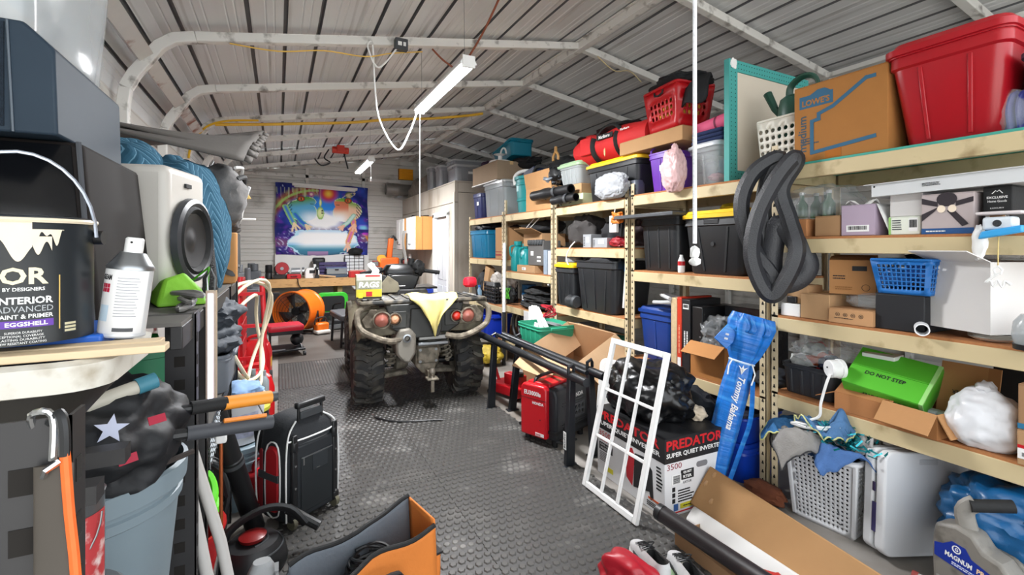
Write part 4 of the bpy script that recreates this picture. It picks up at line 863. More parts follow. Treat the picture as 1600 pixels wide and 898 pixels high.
# lower board
Z = .541
tote('royal blue tote with a lid on the lower board', .37, .42, .40, SP(2.53, 2.515, 2.885, Z, .42), m=mat('#143a86', .4), lid=mat('#143a86', .4), ribs=1, taper=.84, lid_h=.035)
t = cord('grey corrugated hose coiled on the royal blue tote', [(2.58+.09*cos(a*.5), 2.60+.11*sin(a*.5), Z+.425+.005*a) for a in range(16)]+[(2.50, 2.50, Z+.49)], .014, mat('#c4c5c6', .5), 'hose', 'hose', n=8)
for i, (y, w_, h, c, lb) in enumerate(((2.475, .055, .50, '#cbb38c', 'tall game box with a speckled tan spine'), (2.425, .04, .51, '#c8371c', 'tall orange red game box spine'), (2.365, .07, .50, '#1d1d20', 'tall black game box with white lettering on its spine'))):
    t = carton(lb+' standing on the lower board', w_, .30, h, (2.66, y, Z), AI, m=mat(c, .5, var=.25 if i == 0 else .06, vs=40), tape=False, group='game boxes on edge')
    if i == 2: blocklines(t, (0, -.151, .25), .16, .045, 2, WHT, roll=pi/2, seed=3); barcode(t, (0, -.151, .45), .05, .035)
    if i == 1: blocklines(t, (0, -.151, .27), .3, .02, 1, mat('#e0a080', .6), roll=pi/2); patch(t, (0, -.151, .06), .03, .06, WHT, name='sticker')
carton('tall black appliance carton shown edge on, beside the game boxes', .085, .32, .46, SP(2.52, 2.235, 2.32, Z, .32), m=mat('#161719', .4), tape=False, group=None)
clp = carton('black carton in shiny film at the back of the lower board', .30, .22, .47, (2.80, 2.05, Z), AI, m=mat('#2a2c2f', .15, var=.3, vs=9, bump=.2), tape=False); patch(clp, (.09, -.1115, .35), .07, .15, mat('#b7b8b9', .4), name='sticker')
carton('small open cardboard box with a flap hanging down, beside the umbrella', .27, .24, .23, SP(2.50, 2.045, 2.315, Z, .24), m=CARD('#a9713f'), top='open', ang=(35, -40, -60, None), flap_m=CARD('#b98351'))
clutter_bag('crumpled clear packing film in the small open cardboard box', (.11, .11, .11), (2.63, 2.15, Z+.20), BAGC, 51, 0, .25, .25, sub=5)
heap('dark cloth bundle behind the umbrella on the lower board', (2.72, 1.86, Z+.06), (.12, .09, .06), mat('#2b2f36', .9), 8, 'dark_cloth', 'cloth')
# floor below unit B
t = carton('big generator carton with red capital letters on a black band, on the floor', .585, .42, .41, (1.785+.21, 2.105, .0), AI-.02, m=mat('#d9d9da', .5, var=.03), tape=False, flap_m=mat('#1a1a1c', .5))
RD_ = mat('#c61a22', .5)
for fc, y_, W_, at in (('front', 0, .587, (0, -.2105, .345)), ('right', 0, .42, (.2932, 0, .345))): patch(t, at, W_, .128, mat('#1a1a1c', .5), fc, 'printed_band', .0006)
text(t, 'PREDATOR', (-.01, -.2118, .372), .052, RD_, width=.53, bold=.03); text(t, 'SUPER QUIET INVERTER', (-.01, -.2118, .318), .030, WHT, width=.54, bold=.02); text(t, '3500', (-.215, -.2112, .255), .032, RD_, width=.11); text(t, '3000', (-.225, -.2112, .218), .02, RD_, width=.07)
patch(t, (-.205, -.2112, .175), .13, .045, INK); text(t, 'SUPER QUIET', (-.205, -.2122, .185), .014, WHT, width=.11); text(t, 'INVERTER', (-.205, -.2122, .166), .014, WHT, width=.10)
text(t, 'PREDATOR', (.2945, .0, .372), .052, RD_, 'right', .40, bold=.03); text(t, 'SUPER QUIET INVERTER', (.2945, .0, .318), .028, WHT, 'right', .40, bold=.02)
text(t, '3500', (.2938, -.145, .26), .03, mat('#8a2a3a', .5), 'right', .10); patch(t, (.2938, -.055, .205), .09, .05, INK, 'right'); text(t, 'QUIET', (.2948, -.055, .217), .014, WHT, 'right', .06, bold=.03); text(t, 'RTER', (.2948, -.055, .195), .015, WHT, 'right', .06, bold=.03); text(t, 'RATOR', (.2938, -.055, .165), .013, INK, 'right', .06)
patch(t, (.2938, .05, .24), 0, 0, mat('#77777a', .4), 'right', 'handle_hole', pts=[(p[0], p[1]) for p in rrect(.08, .03, .014, 4)])
barcode(t, (.2938, -.125, .19), .05, .08, 'right', roll=pi/2); blocklines(t, (.2938, -.06, .10), .12, .07, 5, INK, 'right', 4); patch(t, (.2938, -.02, .045), .17, .026, mat('#c9c032', .5), 'right'); blocklines(t, (.2948, -.02, .045), .13, .012, 1, INK, 'right'); patch(t, (.2938, -.135, .045), .03, .035, mat('#3a5f9a', .5), 'right'); patch(t, (.2938, 0, .018), .40, .006, RD_, 'right')
for k in range(3): patch(t, (.2938, -.15, .08+k*.03), .02, .022, INK, 'right', 'printed_icon')
# printed picture of the machine
patch(t, (.06, -.2112, .17), 0, 0, mat('#b3202c', .5), pts=[(-.07,-.08),(-.02,-.11),(.0,.06),(-.02,.10),(-.06,.09),(-.075,.03)], name='printed_machine'); patch(t, (.11, -.2112, .15), 0, 0, INK, pts=[(-.06,-.09),(.07,-.06),(.08,-.1),(.1,-.09),(.09,.06),(.03,.11),(-.05,.10)], name='printed_machine')
for z in (.13, .10): blocklines(t, (-.215, -.2112, z), .10, .03, 3, mat('#6a6a6e', .6), seed=int(z*100))
patch(t, (-.17, -.2112, .055), .07, .028, mat('#c9c032', .5)); patch(t, (.23, -.2112, .06), .12, .010, mat('#c5572c', .5)); blocklines(t, (.22, -.2112, .03), .12, .03, 3, INK, seed=5); blocklines(t, (.255, -.2112, .19), .045, .13, 7, INK, seed=8)
clutter_bag('shiny black rubbish bag slumped on the generator carton', (.19, .26, .17), (2.00, 2.17, .412), BAGK, 61, 0, .2, .07, sub=5, flat=.75)
heap('black clothing piled behind the rubbish bag', (2.28, 2.10, .44), (.10, .16, .09), mat('#15171c', .95), 12, 'black_clothing', 'clothes'); 
heap('beige cloth poking out beside the rubbish bag', (2.16, 1.955, .445), (.05, .05, .04), mat('#c9b9a2', .9), 14, 'beige_cloth', 'cloth')
tote('royal blue tote lowest of the pair behind the umbrella', .36, .38, .23, (2.62, 2.03, .0), AI, m=mat('#0f3fb5', .35), lid=mat('#0f3fb5', .35), ribs=1, taper=.9, group='blue totes behind the umbrella')
tote('royal blue tote topmost of the pair behind the umbrella', .36, .38, .20, (2.62, 2.03, .232), AI, m=mat('#0f3fb5', .35), lid=mat('#12182c', .4), ribs=1, taper=.9, group='blue totes behind the umbrella')
heap('rusty brown cloth on the floor behind the post', (2.40, 1.70, .05), (.06, .11, .05), mat('#6b3a22', .95), 15, 'brown_cloth', 'cloth')
# nine light grille leaning in front
t = thing('window_grille', 'white nine light window grille leaning in the aisle in front of the generator carton', 'window frame', (1.60, 2.07, .013), AI)
t.rotation_euler = orient((.215, 0, .83), (-1, 0, 0)); t.location = (1.598, 2.05, .013)
W3, H3 = .465, .865
for x in (-W3/2+.016, W3/2-.016): M().box(x-.016, x+.016, -.011, .011, 0, H3).obj('stile', WHT, t, bevel=.004)
for z in (.016, H3-.016): M().box(-W3/2+.032, W3/2-.032, -.011, .011, z-.016, z+.016).obj('rail', WHT, t, bevel=.004)
for k in (1, 2):
    x = -W3/2+.03+(W3-.06)*k/3; M().box(x-.008, x+.008, -.008, .008, .032, H3-.032).obj('mullion', WHT, t, bevel=.003)
for k in (1, 2):
    z = .03+(H3-.06)*k/3; M().box(-W3/2+.032, W3/2-.032, -.0075, .0075, z-.008, z+.008).obj('glazing_bar', WHT, t, bevel=.003)
# ---------------------------------------------------------------- red generator and black ladder rack
t = thing('red_generator', 'red and black portable inverter generator standing at the mat edge', 'generator', (1.83, 2.99, .0), -R(68))
GB = mat('#23252a', .4, var=.1); GR = mat('#c3121f', .3, var=.04)
# local: -y end is the red panel (width x .33, length y .46)
M().prism([(-.165,.05),(.165,.05),(.165,.36),(.14,.41),(-.14,.41),(-.165,.36)], -.19, .23).obj('housing', GB, t, bevel=.02, seg=3)
M().prism([(-.13,.06),(.10,.06),(.10,.40),(.08,.425),(-.11,.425),(-.13,.40)], -.225, -.17).obj('front_panel', GR, t, bevel=.012)
M().box(-.13, .10, -.2265, -.2245, .325, .328).obj('panel_joint', BLK, t)
M().box(-.11, .09, -.17, .06, .405, .432).obj('top_panel', GR, t, bevel=.01)
text(t, 'EU3000is', (-.02, -.2262, .365), .032, WHT, width=.15, bold=.03); text(t, 'HONDA', (.03, -.2262, .30), .020, WHT, width=.10, bold=.03); patch(t, (.045, -.2262, .085), .075, .022, WHT, name='sticker'); blocklines(t, (.045, -.2275, .085), .065, .014, 2, RED); M().cyl((.05, -.2262, .19), (.05, -.229, .19), .004).obj('screw', BLK, t)
M().prism([(-.165, .1), (.165, .1), (.165, .12), (-.165, .12)], -.2, .2).obj('band', BLK, t)
text(t, 'HONDA', (.1665, .06, .33), .03, WHT, 'right', .16, bold=.03)
M().box(.16, .170, -.02, .16, .17, .27).obj('control_panel', mat('#3a3d42', .4), t, bevel=.004)
for y in (.05, .09, .13):
    for z in (.2, .24): M().cyl((.169, y, z), (.174, y, z), .013, n=12).obj('socket', BLK, t)
for z in (.3, .28, .15, .135, .12): M().box(.163, .168, -.12, .20, z, z+.006).obj('vent_slat', BLK, t)
M().tube([(-.05, -.16, .42), (-.05, -.12, .455), (-.05, .08, .455), (-.05, .12, .42)], .013, 8, smooth=3).obj('carry_handle', BLK, t)
for x in (-.12, .12):
    for y in (-.15, .17): M().cyl((x, y, 0), (x, y, .05), .022).obj('foot', BLK, t)
M().tube([(.14, -.17, .05), (.19, -.12, .03), (.2, .0, .03)], .01, 6).obj('frame_tube', BLK, t)
t = thing('ladder_rack', 'black steel truck ladder rack standing over the red generator', 'rack', (0, 0, 0))
LB = mat('#1a1d22', .35, var=.12)
for xa, ya, yb in ((1.68, 3.98, 2.36), (1.86, 3.88, 2.42)): M().tube([(xa-.02, ya, .60), (xa, yb, .575)], .028, 14).obj('cross_bar', LB, t)
M().tube([(1.76, 3.9, .615), (1.78, 2.5, .59)], .016, 10).obj('thin_bar', LB, t)
for (x, y, xt) in ((1.655, 3.74, 1.685), (1.80, 3.62, 1.86), (1.665, 2.53, 1.68), (1.90, 2.58, 1.86)):
    M().loft([[(x+a, y+b, 0) for a, b in ((-.05, -.03), (.05, -.03), (.05, .03), (-.05, .03))], [(x+a, y+b, .012) for a, b in ((-.05, -.03), (.05, -.03), (.05, .03), (-.05, .03))]]).obj('foot_plate', LB, t, bevel=.003)
    M().loft([[(x+a, y+b, .01) for a, b in ((-.032, -.02), (.032, -.02), (.032, .02), (-.032, .02))], [(xt+a, y+b, .56) for a, b in ((-.024, -.02), (.024, -.02), (.024, .02), (-.024, .02))]]).obj('leg', LB, t, bevel=.005)
    M().tube([(xt-.02, y, .585), (xt-.02, y, .635), (xt+.012, y, .65), (xt+.02, y, .63), (xt+.02, y, .60)], .011, 8).obj('ladder_stop', LB, t)
patch(t, (1.631, 2.53, .17), .032, .11, WHT, (pi/2, 0, -pi/2), 'sticker', .001); text(t, 'BestPro', (1.6295, 2.53, .17), .018, INK, 'left', .09, roll=pi/2)
# ---------------------------------------------------------------- things behind it on the floor
t = carton('big open cardboard box lying tilted behind the ladder rack', .52, .50, .34, (2.30, 3.36, .30), AI+.35, m=CARD('#b18a66'), top='open', ang=(15, -30, -120, 40), flap_m=CARD('#c4a27e'))
t.rotation_euler = (.32, .08, AI+.3)
carton('low box under the tilted cardboard box', .36, .36, .26, (2.27, 3.36, .0), AI, m=C3, tape=False)
t = thing('white_plastic_seat', 'white plastic seat panel standing behind the ladder rack', 'seat', (2.12, 2.74, .0), AI+.2, rx=-.12)
M().loft([[(p[0], k, p[1]+.30) for p in rrect(.24, .56, .06, 5)] for k in (0, .025)][::-1]).obj('panel', WHTM, t, bevel=.006); M().box(-.05, .05, -.004, .002, .44, .47).obj('slot', GRYP, t, bevel=.004); M().box(-.03, .03, -.004, .002, .30, .33).obj('slot', GRYP, t, bevel=.004)
t = thing('trolley_jack', 'small red trolley jack on the floor behind the ladder rack legs', 'jack', (1.96, 3.98, .0), .3)
M().box(-.1, .1, -.2, .2, .03, .12).obj('frame', RED, t, bevel=.012); M().box(-.04, .04, -.18, .05, .1, .22).obj('lift_arm', RED, t, bevel=.01); M().cyl((-.03, -.16, .22), (-.03, -.16, .25), .035).obj('saddle', BLK, t)
for x in (-.11, .11):
    for y in (-.15, .16): M().cyl((x-.015, y, .03), (x+.015, y, .03), .03).obj('wheel', BLK, t)
M().tube([(0, .15, .1), (.06, .34, .32)], .015).obj('handle', RED, t)
t = thing('step_ladder', 'grey aluminium step stool leaning in front of unit C', 'ladder', (2.28, 3.92, .0), AI, rx=-.18)
for x in (-.16, .16): M().box(x-.015, x+.015, -.02, .02, 0, .66).obj('rail', STEEL, t, bevel=.003)
for z in (.15, .36, .57): M().box(-.145, .145, -.06, .05, z, z+.02).obj('step', STEEL, t, bevel=.004)
M().loft([rrect(.36, .14, .03, 3, z) for z in (.66, .68)]).obj('top_tray', mat('#8a8d90', .4), t)
# ---------------------------------------------------------------- unit C
Z = 1.801
t = tote('clear bin with a green lid beside the red duffel', .40, .36, .22, SP(2.54, 3.70, 4.10, Z+.21, .36), m=mat('#c9cfd0', .15, alpha=.5), lid=mat('#9dbb93', .4), ribs=4, taper=.8, lid_h=.04, name='clear_tote', handle=True)
carton('low white and green box under the clear bin with the green lid', .42, .34, .11, SP(2.55, 3.66, 4.05, Z, .34), m=mat('#cfd8b0', .6), tape=False); carton('second low cardboard tray under the clear bin', .38, .32, .095, SP(2.56, 3.69, 4.06, Z+.112, .32), m=C2, tape=False)
for i, (z, r_, y0, y1, lb) in enumerate(((Z+.145, .052, 3.70, 4.42, 'thick black tube of a leaf blower lying on the top board'), (Z+.06, .042, 3.62, 4.02, 'black telescope like tube below the leaf blower tube'))):
    t = thing('blower_tube', lb, 'tube', (2.455, (y0+y1)/2, z), group=None); L2 = (y1-y0)/2
    M().lathe([(r_*.8, -L2), (r_, -L2), (r_, -L2*.4), (r_*1.12, -L2*.38), (r_*1.12, -L2*.1), (r_*.9, 0), (r_*.9, L2), (r_*.7, L2)], 20, MX.Rotation(pi/2, 4, 'X')).obj('tube', BLK, t); M().lathe([(r_*1.16, -.02), (r_*1.16, .02)], 20, MX.Translation((0, -L2*.3, 0)) @ MX.Rotation(pi/2, 4, 'X')).obj('ring', GRYP, t); M().tube([(0, L2*.2, -.02), (0, L2*.3, -.055)], .012, 8).obj('bracket', BLK, t)
tote('black tote with a yellow lid under the red duffel', .72, .42, .36, SP(2.56, 2.90, 3.62, Z, .42), m=BT, lid=YEL, ribs=3, taper=.88, lid_h=.04, vee=True)
clutter_bag('pale grey cloth bundle tied up in front of the yellow lidded tote', (.19, .06, .105), (2.475, 3.13, Z+.002), mat('#9ea1a5', .7, bump=.8, bs=16), 71, AI, .12, .09, sub=5, flat=.95, fr=3, name='cloth_bundle', cat='bundle')
t = thing('grey_device', 'slate grey rounded case beside the cloth bundle', 'case', (2.56, 2.93, Z+.0), AI); M().loft([rrect(.13*k, .10*k, .03, 4, z) for k, z in ((.9, 0), (1, .02), (1, .10), (.8, .13))]).obj('case', mat('#555b66', .4), t); M().box(-.06, .06, -.053, -.05, .05, .06).obj('seam', BLK, t)
t = thing('red_duffel_bag', 'bright red duffel bag with black straps and white lettering', 'bag', (2.76, 3.36, Z+.362), AI+.03)
RDF = mat('#c51a1c', .7, var=.15, vs=6, bump=.5, bs=16)
M().loft([[(x, .19*k*cos(2*pi*i/24), .155+.155*k*sin(2*pi*i/24)*(1+.12*sin(x*14))) for i in range(24)] for x, k in ((-.52, .55), (-.50, .86), (-.38, 1), (-.15, .93), (.1, .98), (.35, 1), (.48, .9), (.5, .6))]).obj('body', RDF, t, smooth=50)
for x in (-.16, .16): M().tube([(x, .194*cos(a), .155+.162*sin(a)) for a in [pi*.85+pi*.8*k/10 for k in range(11)]], .012, 6, flat=(.022, .003)).obj('strap', BLKM, t)
M().box(-.1, .12, -.195, -.188, .19, .235).obj('label_panel', BLKM, t, bevel=.002); text(t, 'Marlboro', (.01, -.197, .212), .03, WHT, width=.15, bold=.02); text(t, 'Marlboro', (.27, -.193, .225), .02, WHT, width=.11, bold=.02)
M().cb((-.27, -.185, .17), (.16, .02, .16)).obj('end_pocket', RDF, t, bevel=.01); M().tube([(-.5, -.05, .2), (-.45, -.12, .27), (-.35, -.16, .28)], .02, 6, flat=(.035, .004)).obj('mesh_panel', BLKM, t)
M().tube([(-.14, -.15, .25), (-.05, -.14, .31), (.08, -.14, .31), (.17, -.15, .25)], .012, 8, smooth=4, flat=(.018, .01)).obj('carry_strap', BLKM, t); M().blob((0, -.02, .31), (.26, .13, .03), 5, .2, 3, 3).obj('black_flap', BLKM, t); M().blob((.02, -.197, .07), (.008, .008, .04), 2, .2, 2, 2).obj('zip_pull', mat('#d8c890', .5), t)
# middle boards
Z = 1.396
heap('big slack grey brown cloth bag on the second board', (2.72, 3.80, Z+.15), (.15, .20, .155), mat('#3d3a39', .9, var=.15), 22, 'cloth_bag', 'bag', pw=.8)
heap('dark jacket piled beside the grey brown bag', (2.80, 3.42, Z+.12), (.15, .15, .13), mat('#232326', .9), 23, 'dark_jacket', 'clothes'); heap('maroon black helmet bag at the back of the second board', (2.82, 3.14, Z+.12), (.13, .13, .13), mat('#2c1c20', .7), 24, 'maroon_bag', 'bag')
PS = mat('#a9acb0', .35, metal=.3)
for i, (y, w_, h, lb) in enumerate(((3.525, .12, .12, 'grey metal power supply with ribs, left of the pair on the second board'), (3.335, .20, .085, 'pale power supply box with a label, right of the pair on the second board'))):
    t = thing('power_supply', lb, 'power supply', (2.57, y, Z), AI); M().box(-w_/2, w_/2, -.06, .06, 0, h).obj('case', PS, t, bevel=.003); patch(t, (w_*.1, -.0612, h*.6), w_*.4, h*.4, WHT, name='sticker')
    for k in range(6): M().box(-w_/2+.01, -w_/2+.03, -.062, -.058, h*(.15+.12*k), h*(.2+.12*k)).obj('vent', INK, t)
heap('tangle of red and black jump leads on the second board', (2.56, 3.13, Z+.045), (.05, .10, .045), mat('#8c1420', .5, var=.9, vs=40), 26, 'jump_leads', 'cable')
cord('orange rope bundled at the right end of the second board, hanging under the top board', [(2.47+.02*sin(a*1.7), 3.05+.06*cos(a*2.3), 1.63+.035*sin(a*1.3)+.01*(a % 3)) for a in range(26)], .009, mat('#d3731c', .6, var=.2), 'rope', 'rope', 4)
cord('white cable looping down from the second board', [(2.47, 3.66, 1.45), (2.46, 3.72, 1.40), (2.455, 3.78, 1.30), (2.47, 3.75, 1.22), (2.5, 3.72, 1.25)], .006, WHT)
for i, (y, x, m1, m2, z0, lb) in enumerate(((3.06, 2.43, BLK, GRYP, .5, 'black extension pole standing in the open black tote'), (2.98, 2.44, WHT, mat('#2d7fc4', .4), .5, 'white and yellow extension pole with a blue end, standing in the open black tote'))):
    t = thing('extension_pole', lb, 'pole', (x+.09, y+.12, .0)); M().tube([(.02, -.04, .90), (.035, -.06, 1.3)], .014, 10).obj('lower_tube', m1, t); M().tube([(.035, -.06, 1.25), (.048, -.08, 1.60)], .018 if i else .012, 10).obj('grip', WHT if i else BLK, t)
    if i: M().tube([(.046, -.078, 1.52), (.05, -.082, 1.61)], .0195, 10).obj('yellow_collar', YEL, t); M().tube([(.033, -.057, 1.2), (.037, -.062, 1.3)], .02, 10).obj('blue_collar', m2, t)
t = thing('white_socket_box', 'white square plastic cover hanging beside the extension poles', 'cover', (2.478, 3.10, 1.52), AI); M().box(-.045, .045, -.015, .015, 0, .14).obj('cover', WHT, t, bevel=.006); M().cyl((0, -.016, .07), (0, -.018, .07), .006).obj('screw', GRYP, t); M().tube([(0, .0, .14), (0, .012, .195)], .004, 6).obj('hanger', WHT, t)
Z = .831
t = tote('black tote with a yellow lid on the lower board, left of the open black tote', .54, .46, .42, SP(2.46, 3.69, 4.02, Z, .46), m=BT, lid=YEL, ribs=3, taper=.86, lid_h=.04, vee=True); t.scale = (.59, 1, 1)
tote('open black tote with a dark bag on top, on the lower board', .58, .46, .45, SP(2.45, 3.07, 3.65, Z-.0, .46), m=BT, ribs=3, taper=.84, vee=True)
heap('dark grey canvas bag sagging out of the open black tote', (2.66, 3.38, Z+.44), (.15, .22, .085), mat('#2b2c2f', .9, var=.1), 28, 'canvas_bag', 'bag', pw=.8)
t = thing('dome_helmet', 'rounded grey helmet standing on the yellow lidded tote', 'helmet', (2.60, 3.86, Z+.422)); M().lathe([(.0, .12), (.05, .11), (.085, .06), (.09, 0), (0, 0)], 20).obj('dome', mat('#7b8087', .5), t); M().tube(circ(.09, .004, 20), .006, 6, True).obj('brim', mat('#5b6068', .5), t)
tote('open green tub of cables and white trim on the floor in front of unit C', .44, .40, .24, (2.22, 3.86-.10, .46), AI, m=mat('#2f9a78', .4), ribs=4, taper=.9, name='green_tub', cat='tub')
carton('carton under the open green tub', .36, .34, .455, (2.25, 3.78, .0), AI, m=C3, tape=False)
for i in range(4): solo(M().prism([(-.02, -.012), (.02, -.012), (.02, .012), (-.02, .012)], 0, .44), 'white_trim_piece', WHT, ('white trim piece leaning furthest left in the green tub', 'white trim piece second from the left in the green tub', 'white trim piece third from the left in the green tub', 'white trim piece leaning furthest right in the green tub')[i], 'trim', (2.15+.03*i, 3.92-.10*i, .50), 0, R(48), .5-.2*i, group='white trim in the green tub', bevel=.003)
cord('red and white cable coiled on the white trim in the green tub', [(2.20+.05*sin(a*1.9), 3.68+.06*cos(a*1.4), .82+.05*sin(a*.9)) for a in range(24)], .007, mat('#b02030', .5, var=.3), 'cable', 'cable', 4)
t = thing('black_compressor', 'dark ribbed motor on the lower board behind the red cable', 'motor', (2.47, 3.69, Z), AI); M().lathe([(0, -.07), (.05, -.07), (.06, -.05), (.06, .05), (.05, .07), (0, .07)], 16, MX.Translation((0, 0, .061)) @ MX.Rotation(pi/2, 4, 'Y')).obj('motor', GRYP, t)
for x in (-.04, -.015, .01, .035): M().lathe([(.064, -.004), (.064, .004)], 16, MX.Translation((x, 0, .061)) @ MX.Rotation(pi/2, 4, 'Y')).obj('fin', BLK, t)
# lower C: grey things behind the tilted carton
t = thing('grey_drill_case', 'grey plastic case with slots on the bottom board of unit C', 'case', (2.62, 3.15, .301), AI); M().loft([rrect(.3, .2, .03, 4, z) for z in (0, .26)]).obj('case', mat('#77797c', .5), t, bevel=.006)
for x in (-.08, 0, .08): M().box(x-.02, x+.02, -.103, -.098, .06, .2).obj('slot', BLK, t, bevel=.002)
tote('green tote at the bottom of unit C behind the open carton', .36, .40, .28, SP(2.56, 3.45, 3.81, .301, .40), m=mat('#1f7a5c', .4), lid=mat('#1f7a5c', .4), ribs=2)
# ================================================================== unit D
Z = 1.801
t = thing('teal_barrel_bin', 'round teal plastic bin with a white sticker on the top board', 'bin', (2.80, 4.98, Z), AI)
TL = mat('#17888a', .4, var=.05)
M().lathe([(0, 0), (.205, 0), (.215, .01), (.245, .40), (.262, .405), (.266, .44), (.25, .445), (.235, .40), (.2, .02), (0, .02)], 32).obj('body', TL, t); M().lathe([(.225, .14), (.235, .15), (.237, .17), (.23, .18)], 32).obj('rib', TL, t)
M().lathe([(.238, .33), (.248, .335), (.25, .36), (.242, .365)], 32).obj('rib', TL, t); patch(t, (-.03, -.2385, .30), .05, .07, mat('#9fc9cc', .5), name='sticker')
cord('white hose looped over the rim of the teal bin', [(2.62, 5.18, Z+.36), (2.62, 5.2, Z+.46), (2.66, 5.14, Z+.52), (2.72, 5.0, Z+.52), (2.76, 4.92, Z+.47)], .022, WHT, 'hose', 'hose', n=10)
solo(M().box(-.16, .16, -.12, .12, 0, .20), 'navy_case', mat('#1d2a4a', .5), 'navy case standing in the teal bin', 'case', (2.80, 4.95, Z+.33), AI, ry=-.15, bevel=.008)
heap('white packets tucked between the teal bin and the cardboard tray', (2.58, 4.64, Z+.09), (.05, .09, .09), mat('#d7d7d8', .5, var=.3, vs=30), 31, 'packets', 'packet')
carton('wide cardboard tray tipped up beside the teal bin', .55, .36, .24, (2.69, 4.42, Z), AI, m=CARD('#bd9063'), top='open', ang=(-80, -100, None, None), rx=0)
heap('black camera bag and straps heaped on the top board', (2.82, 4.36, Z+.36), (.18, .32, .20), mat('#141517', .8), 32, 'black_bag', 'bag')
cord('black strap curling over the black bag heap', [(2.62, 4.75, 2.2), (2.60, 4.6, 2.30), (2.62, 4.4, 2.26), (2.60, 4.25, 2.16), (2.56, 4.15, 2.05)], .022, BLKM, 'strap', 'strap')
t = thing('tan_hook', 'small tan plastic hook on top of the black bag heap', 'hook', (2.72, 4.40, 2.35), AI); M().tube([(-.05, 0, 0), (-.05, 0, .05), (0, 0, .09), (.05, 0, .05), (.05, 0, 0)], .014, 8, smooth=4).obj('hook', mat('#c99a5c', .5), t); M().box(-.015, .015, -.01, .01, .08, .15).obj('stem', mat('#c99a5c', .5), t)
t = thing('silver_bag', 'shiny silver and black rolled bag behind the cardboard tray', 'bag', (2.60, 4.30, Z+.245), AI-.2); M().blob((0, 0, .07), (.24, .09, .075), 35, .25, 2.6, 4, .9, .15).obj('bag', mat('#7d8791', .3, metal=.4, var=.5, vs=12, bump=.4), t, smooth=60); M().blob((.16, 0, .10), (.12, .085, .08), 36, .2, 2.2, 3).obj('dark_end', BLK, t)
Z = 1.111
t = thing('sports_bag', 'black sports bag with white piping, high on the second board', 'bag', (2.76, 4.70, Z+.43), AI, ry=-.06); M().blob((0, 0, .08), (.34, .17, .085), 41, .12, 1.8, 4, .8, .06).obj('body', mat('#131417', .8), t, smooth=60); M().tube([(-.2, -.165, .06), (-.05, -.18, .12), (.1, -.16, .20), (.2, -.12, .235)], .006, 6, smooth=4).obj('piping', WHT, t); M().tube([(-.1, -.175, .05), (.05, -.18, .11), (.18, -.15, .19)], .006, 6, smooth=4).obj('piping', WHT, t)
carton('open cardboard box under the black sports bag', .42, .30, .14, (2.70, 4.62, Z+.30), AI, m=C1, top='open', ang=(-22, -40, 35, None)); carton('brown carton standing behind the teal jugs', .26, .2, .42, (2.84, 5.03, Z), AI, m=C3)
for i, (y, w_, h, lb) in enumerate(((4.83, .085, .33, 'broad teal jug with a grey drawer box at its right'), (5.07, .055, .36, 'narrow teal jug nearest the post'))):
    t = thing('teal_jug', lb, 'jug', (2.60, y, Z), AI, group='teal jugs'); M().loft([rrect(w_*2*k, .16*k2, .03, 4, z) for k, k2, z in ((.9, .9, 0), (1, 1, .02), (1, 1, h*.55), (.62, .7, h*.78), (.5, .5, h*.82), (.7, .6, h*.86), (.7, .6, h))]).obj('body', TL, t); M().tube([(0, -.06, h*.85), (0, -.105, h*.8), (0, -.10, h*.55), (0, -.078, h*.5)], .012, 8, smooth=3).obj('handle', TL, t)
t = thing('grey_drawer_box', 'grey box of black handled tools, right of the teal jugs', 'box', (2.63, 4.50, Z+.09), AI); M().box(-.17, .17, -.11, .11, 0, .27).obj('box', mat('#5d5b59', .6), t, bevel=.005); patch(t, (-.07, -.112, .13), .06, .05, WHT, name='sticker'); patch(t, (.08, -.112, .05), .08, .02, WHT, name='sticker'); patch(t, (.08, -.112, .09), .08, .02, WHT, name='sticker')
for k in range(6): M().cb((-.14+k*.055, -.10, .25), (.04, .06, .06)).obj('tool_handle', GRYP, t, bevel=.012)
for i, (y, c, h) in enumerate(((4.29, '#8f9cab', .26), (4.20, '#c5c7c9', .25))): carton(('blue grey slim carton right of the grey drawer box', 'pale slim carton at the post, right of the grey drawer box')[i], .07, .2, h, (2.62, y, Z), AI, m=mat(c, .5, var=.2, vs=30), tape=False)
t = carton('flat shipping carton with a white label on the edge of the second board', .42, .12, .085, (2.56, 4.69, Z), AI, m=C1); patch(t, (-.04, -.0612, .045), .09, .03, WHT, name='sticker'); blocklines(t, (-.04, -.0622, .045), .07, .02, 2, INK)
Z = .701
for i, z in enumerate((.04, .11, .18)): tag(M().blob((0, 0, 0), (.20-.02*i, .36-.03*i, .055), 50+i, .2, 2.5, 4, .8, .12).obj('bin_liner_pack', BLKM, loc=(2.70, 4.62, Z+z+.01), smooth=60), ('lowest folded black sheet on the third board', 'middle folded black sheet on the third board', 'topmost folded black sheet on the third board')[i], 'sheet', 'folded black sheets')
t = thing('paint_tin', 'blue tin with a white label at the back of the third board', 'tin', (2.74, 5.05, Z)); M().lathe([(0, 0), (.09, 0), (.09, .24), (.085, .245), (0, .24)], 20).obj('tin', mat('#1f5f92', .4), t); M().lathe([(.091, .06), (.091, .12)], 20).obj('label', WHT, t)
t = thing('green_black_gloves', 'black gloves with bright green piping hanging by the post', 'gloves', (2.52, 5.12, .83)); M().blob((0, 0, 0), (.05, .11, .10), 55, .35, 3, 3).obj('gloves', BLKM, t, smooth=60)
for k in range(5): M().tube([(-.05, -.08+.04*k, -.05), (-.062, -.06+.035*k, .02), (-.05, -.09+.045*k, .08)], .005, 5).obj('piping', mat('#5fc23a', .5), t)
Z = .281
t = carton('white appliance carton with a red swoosh and red base at the bottom of unit D', .56, .38, .40, (2.68, 4.44, Z), AI, m=mat('#d5d4d4', .5, var=.04), tape=False)
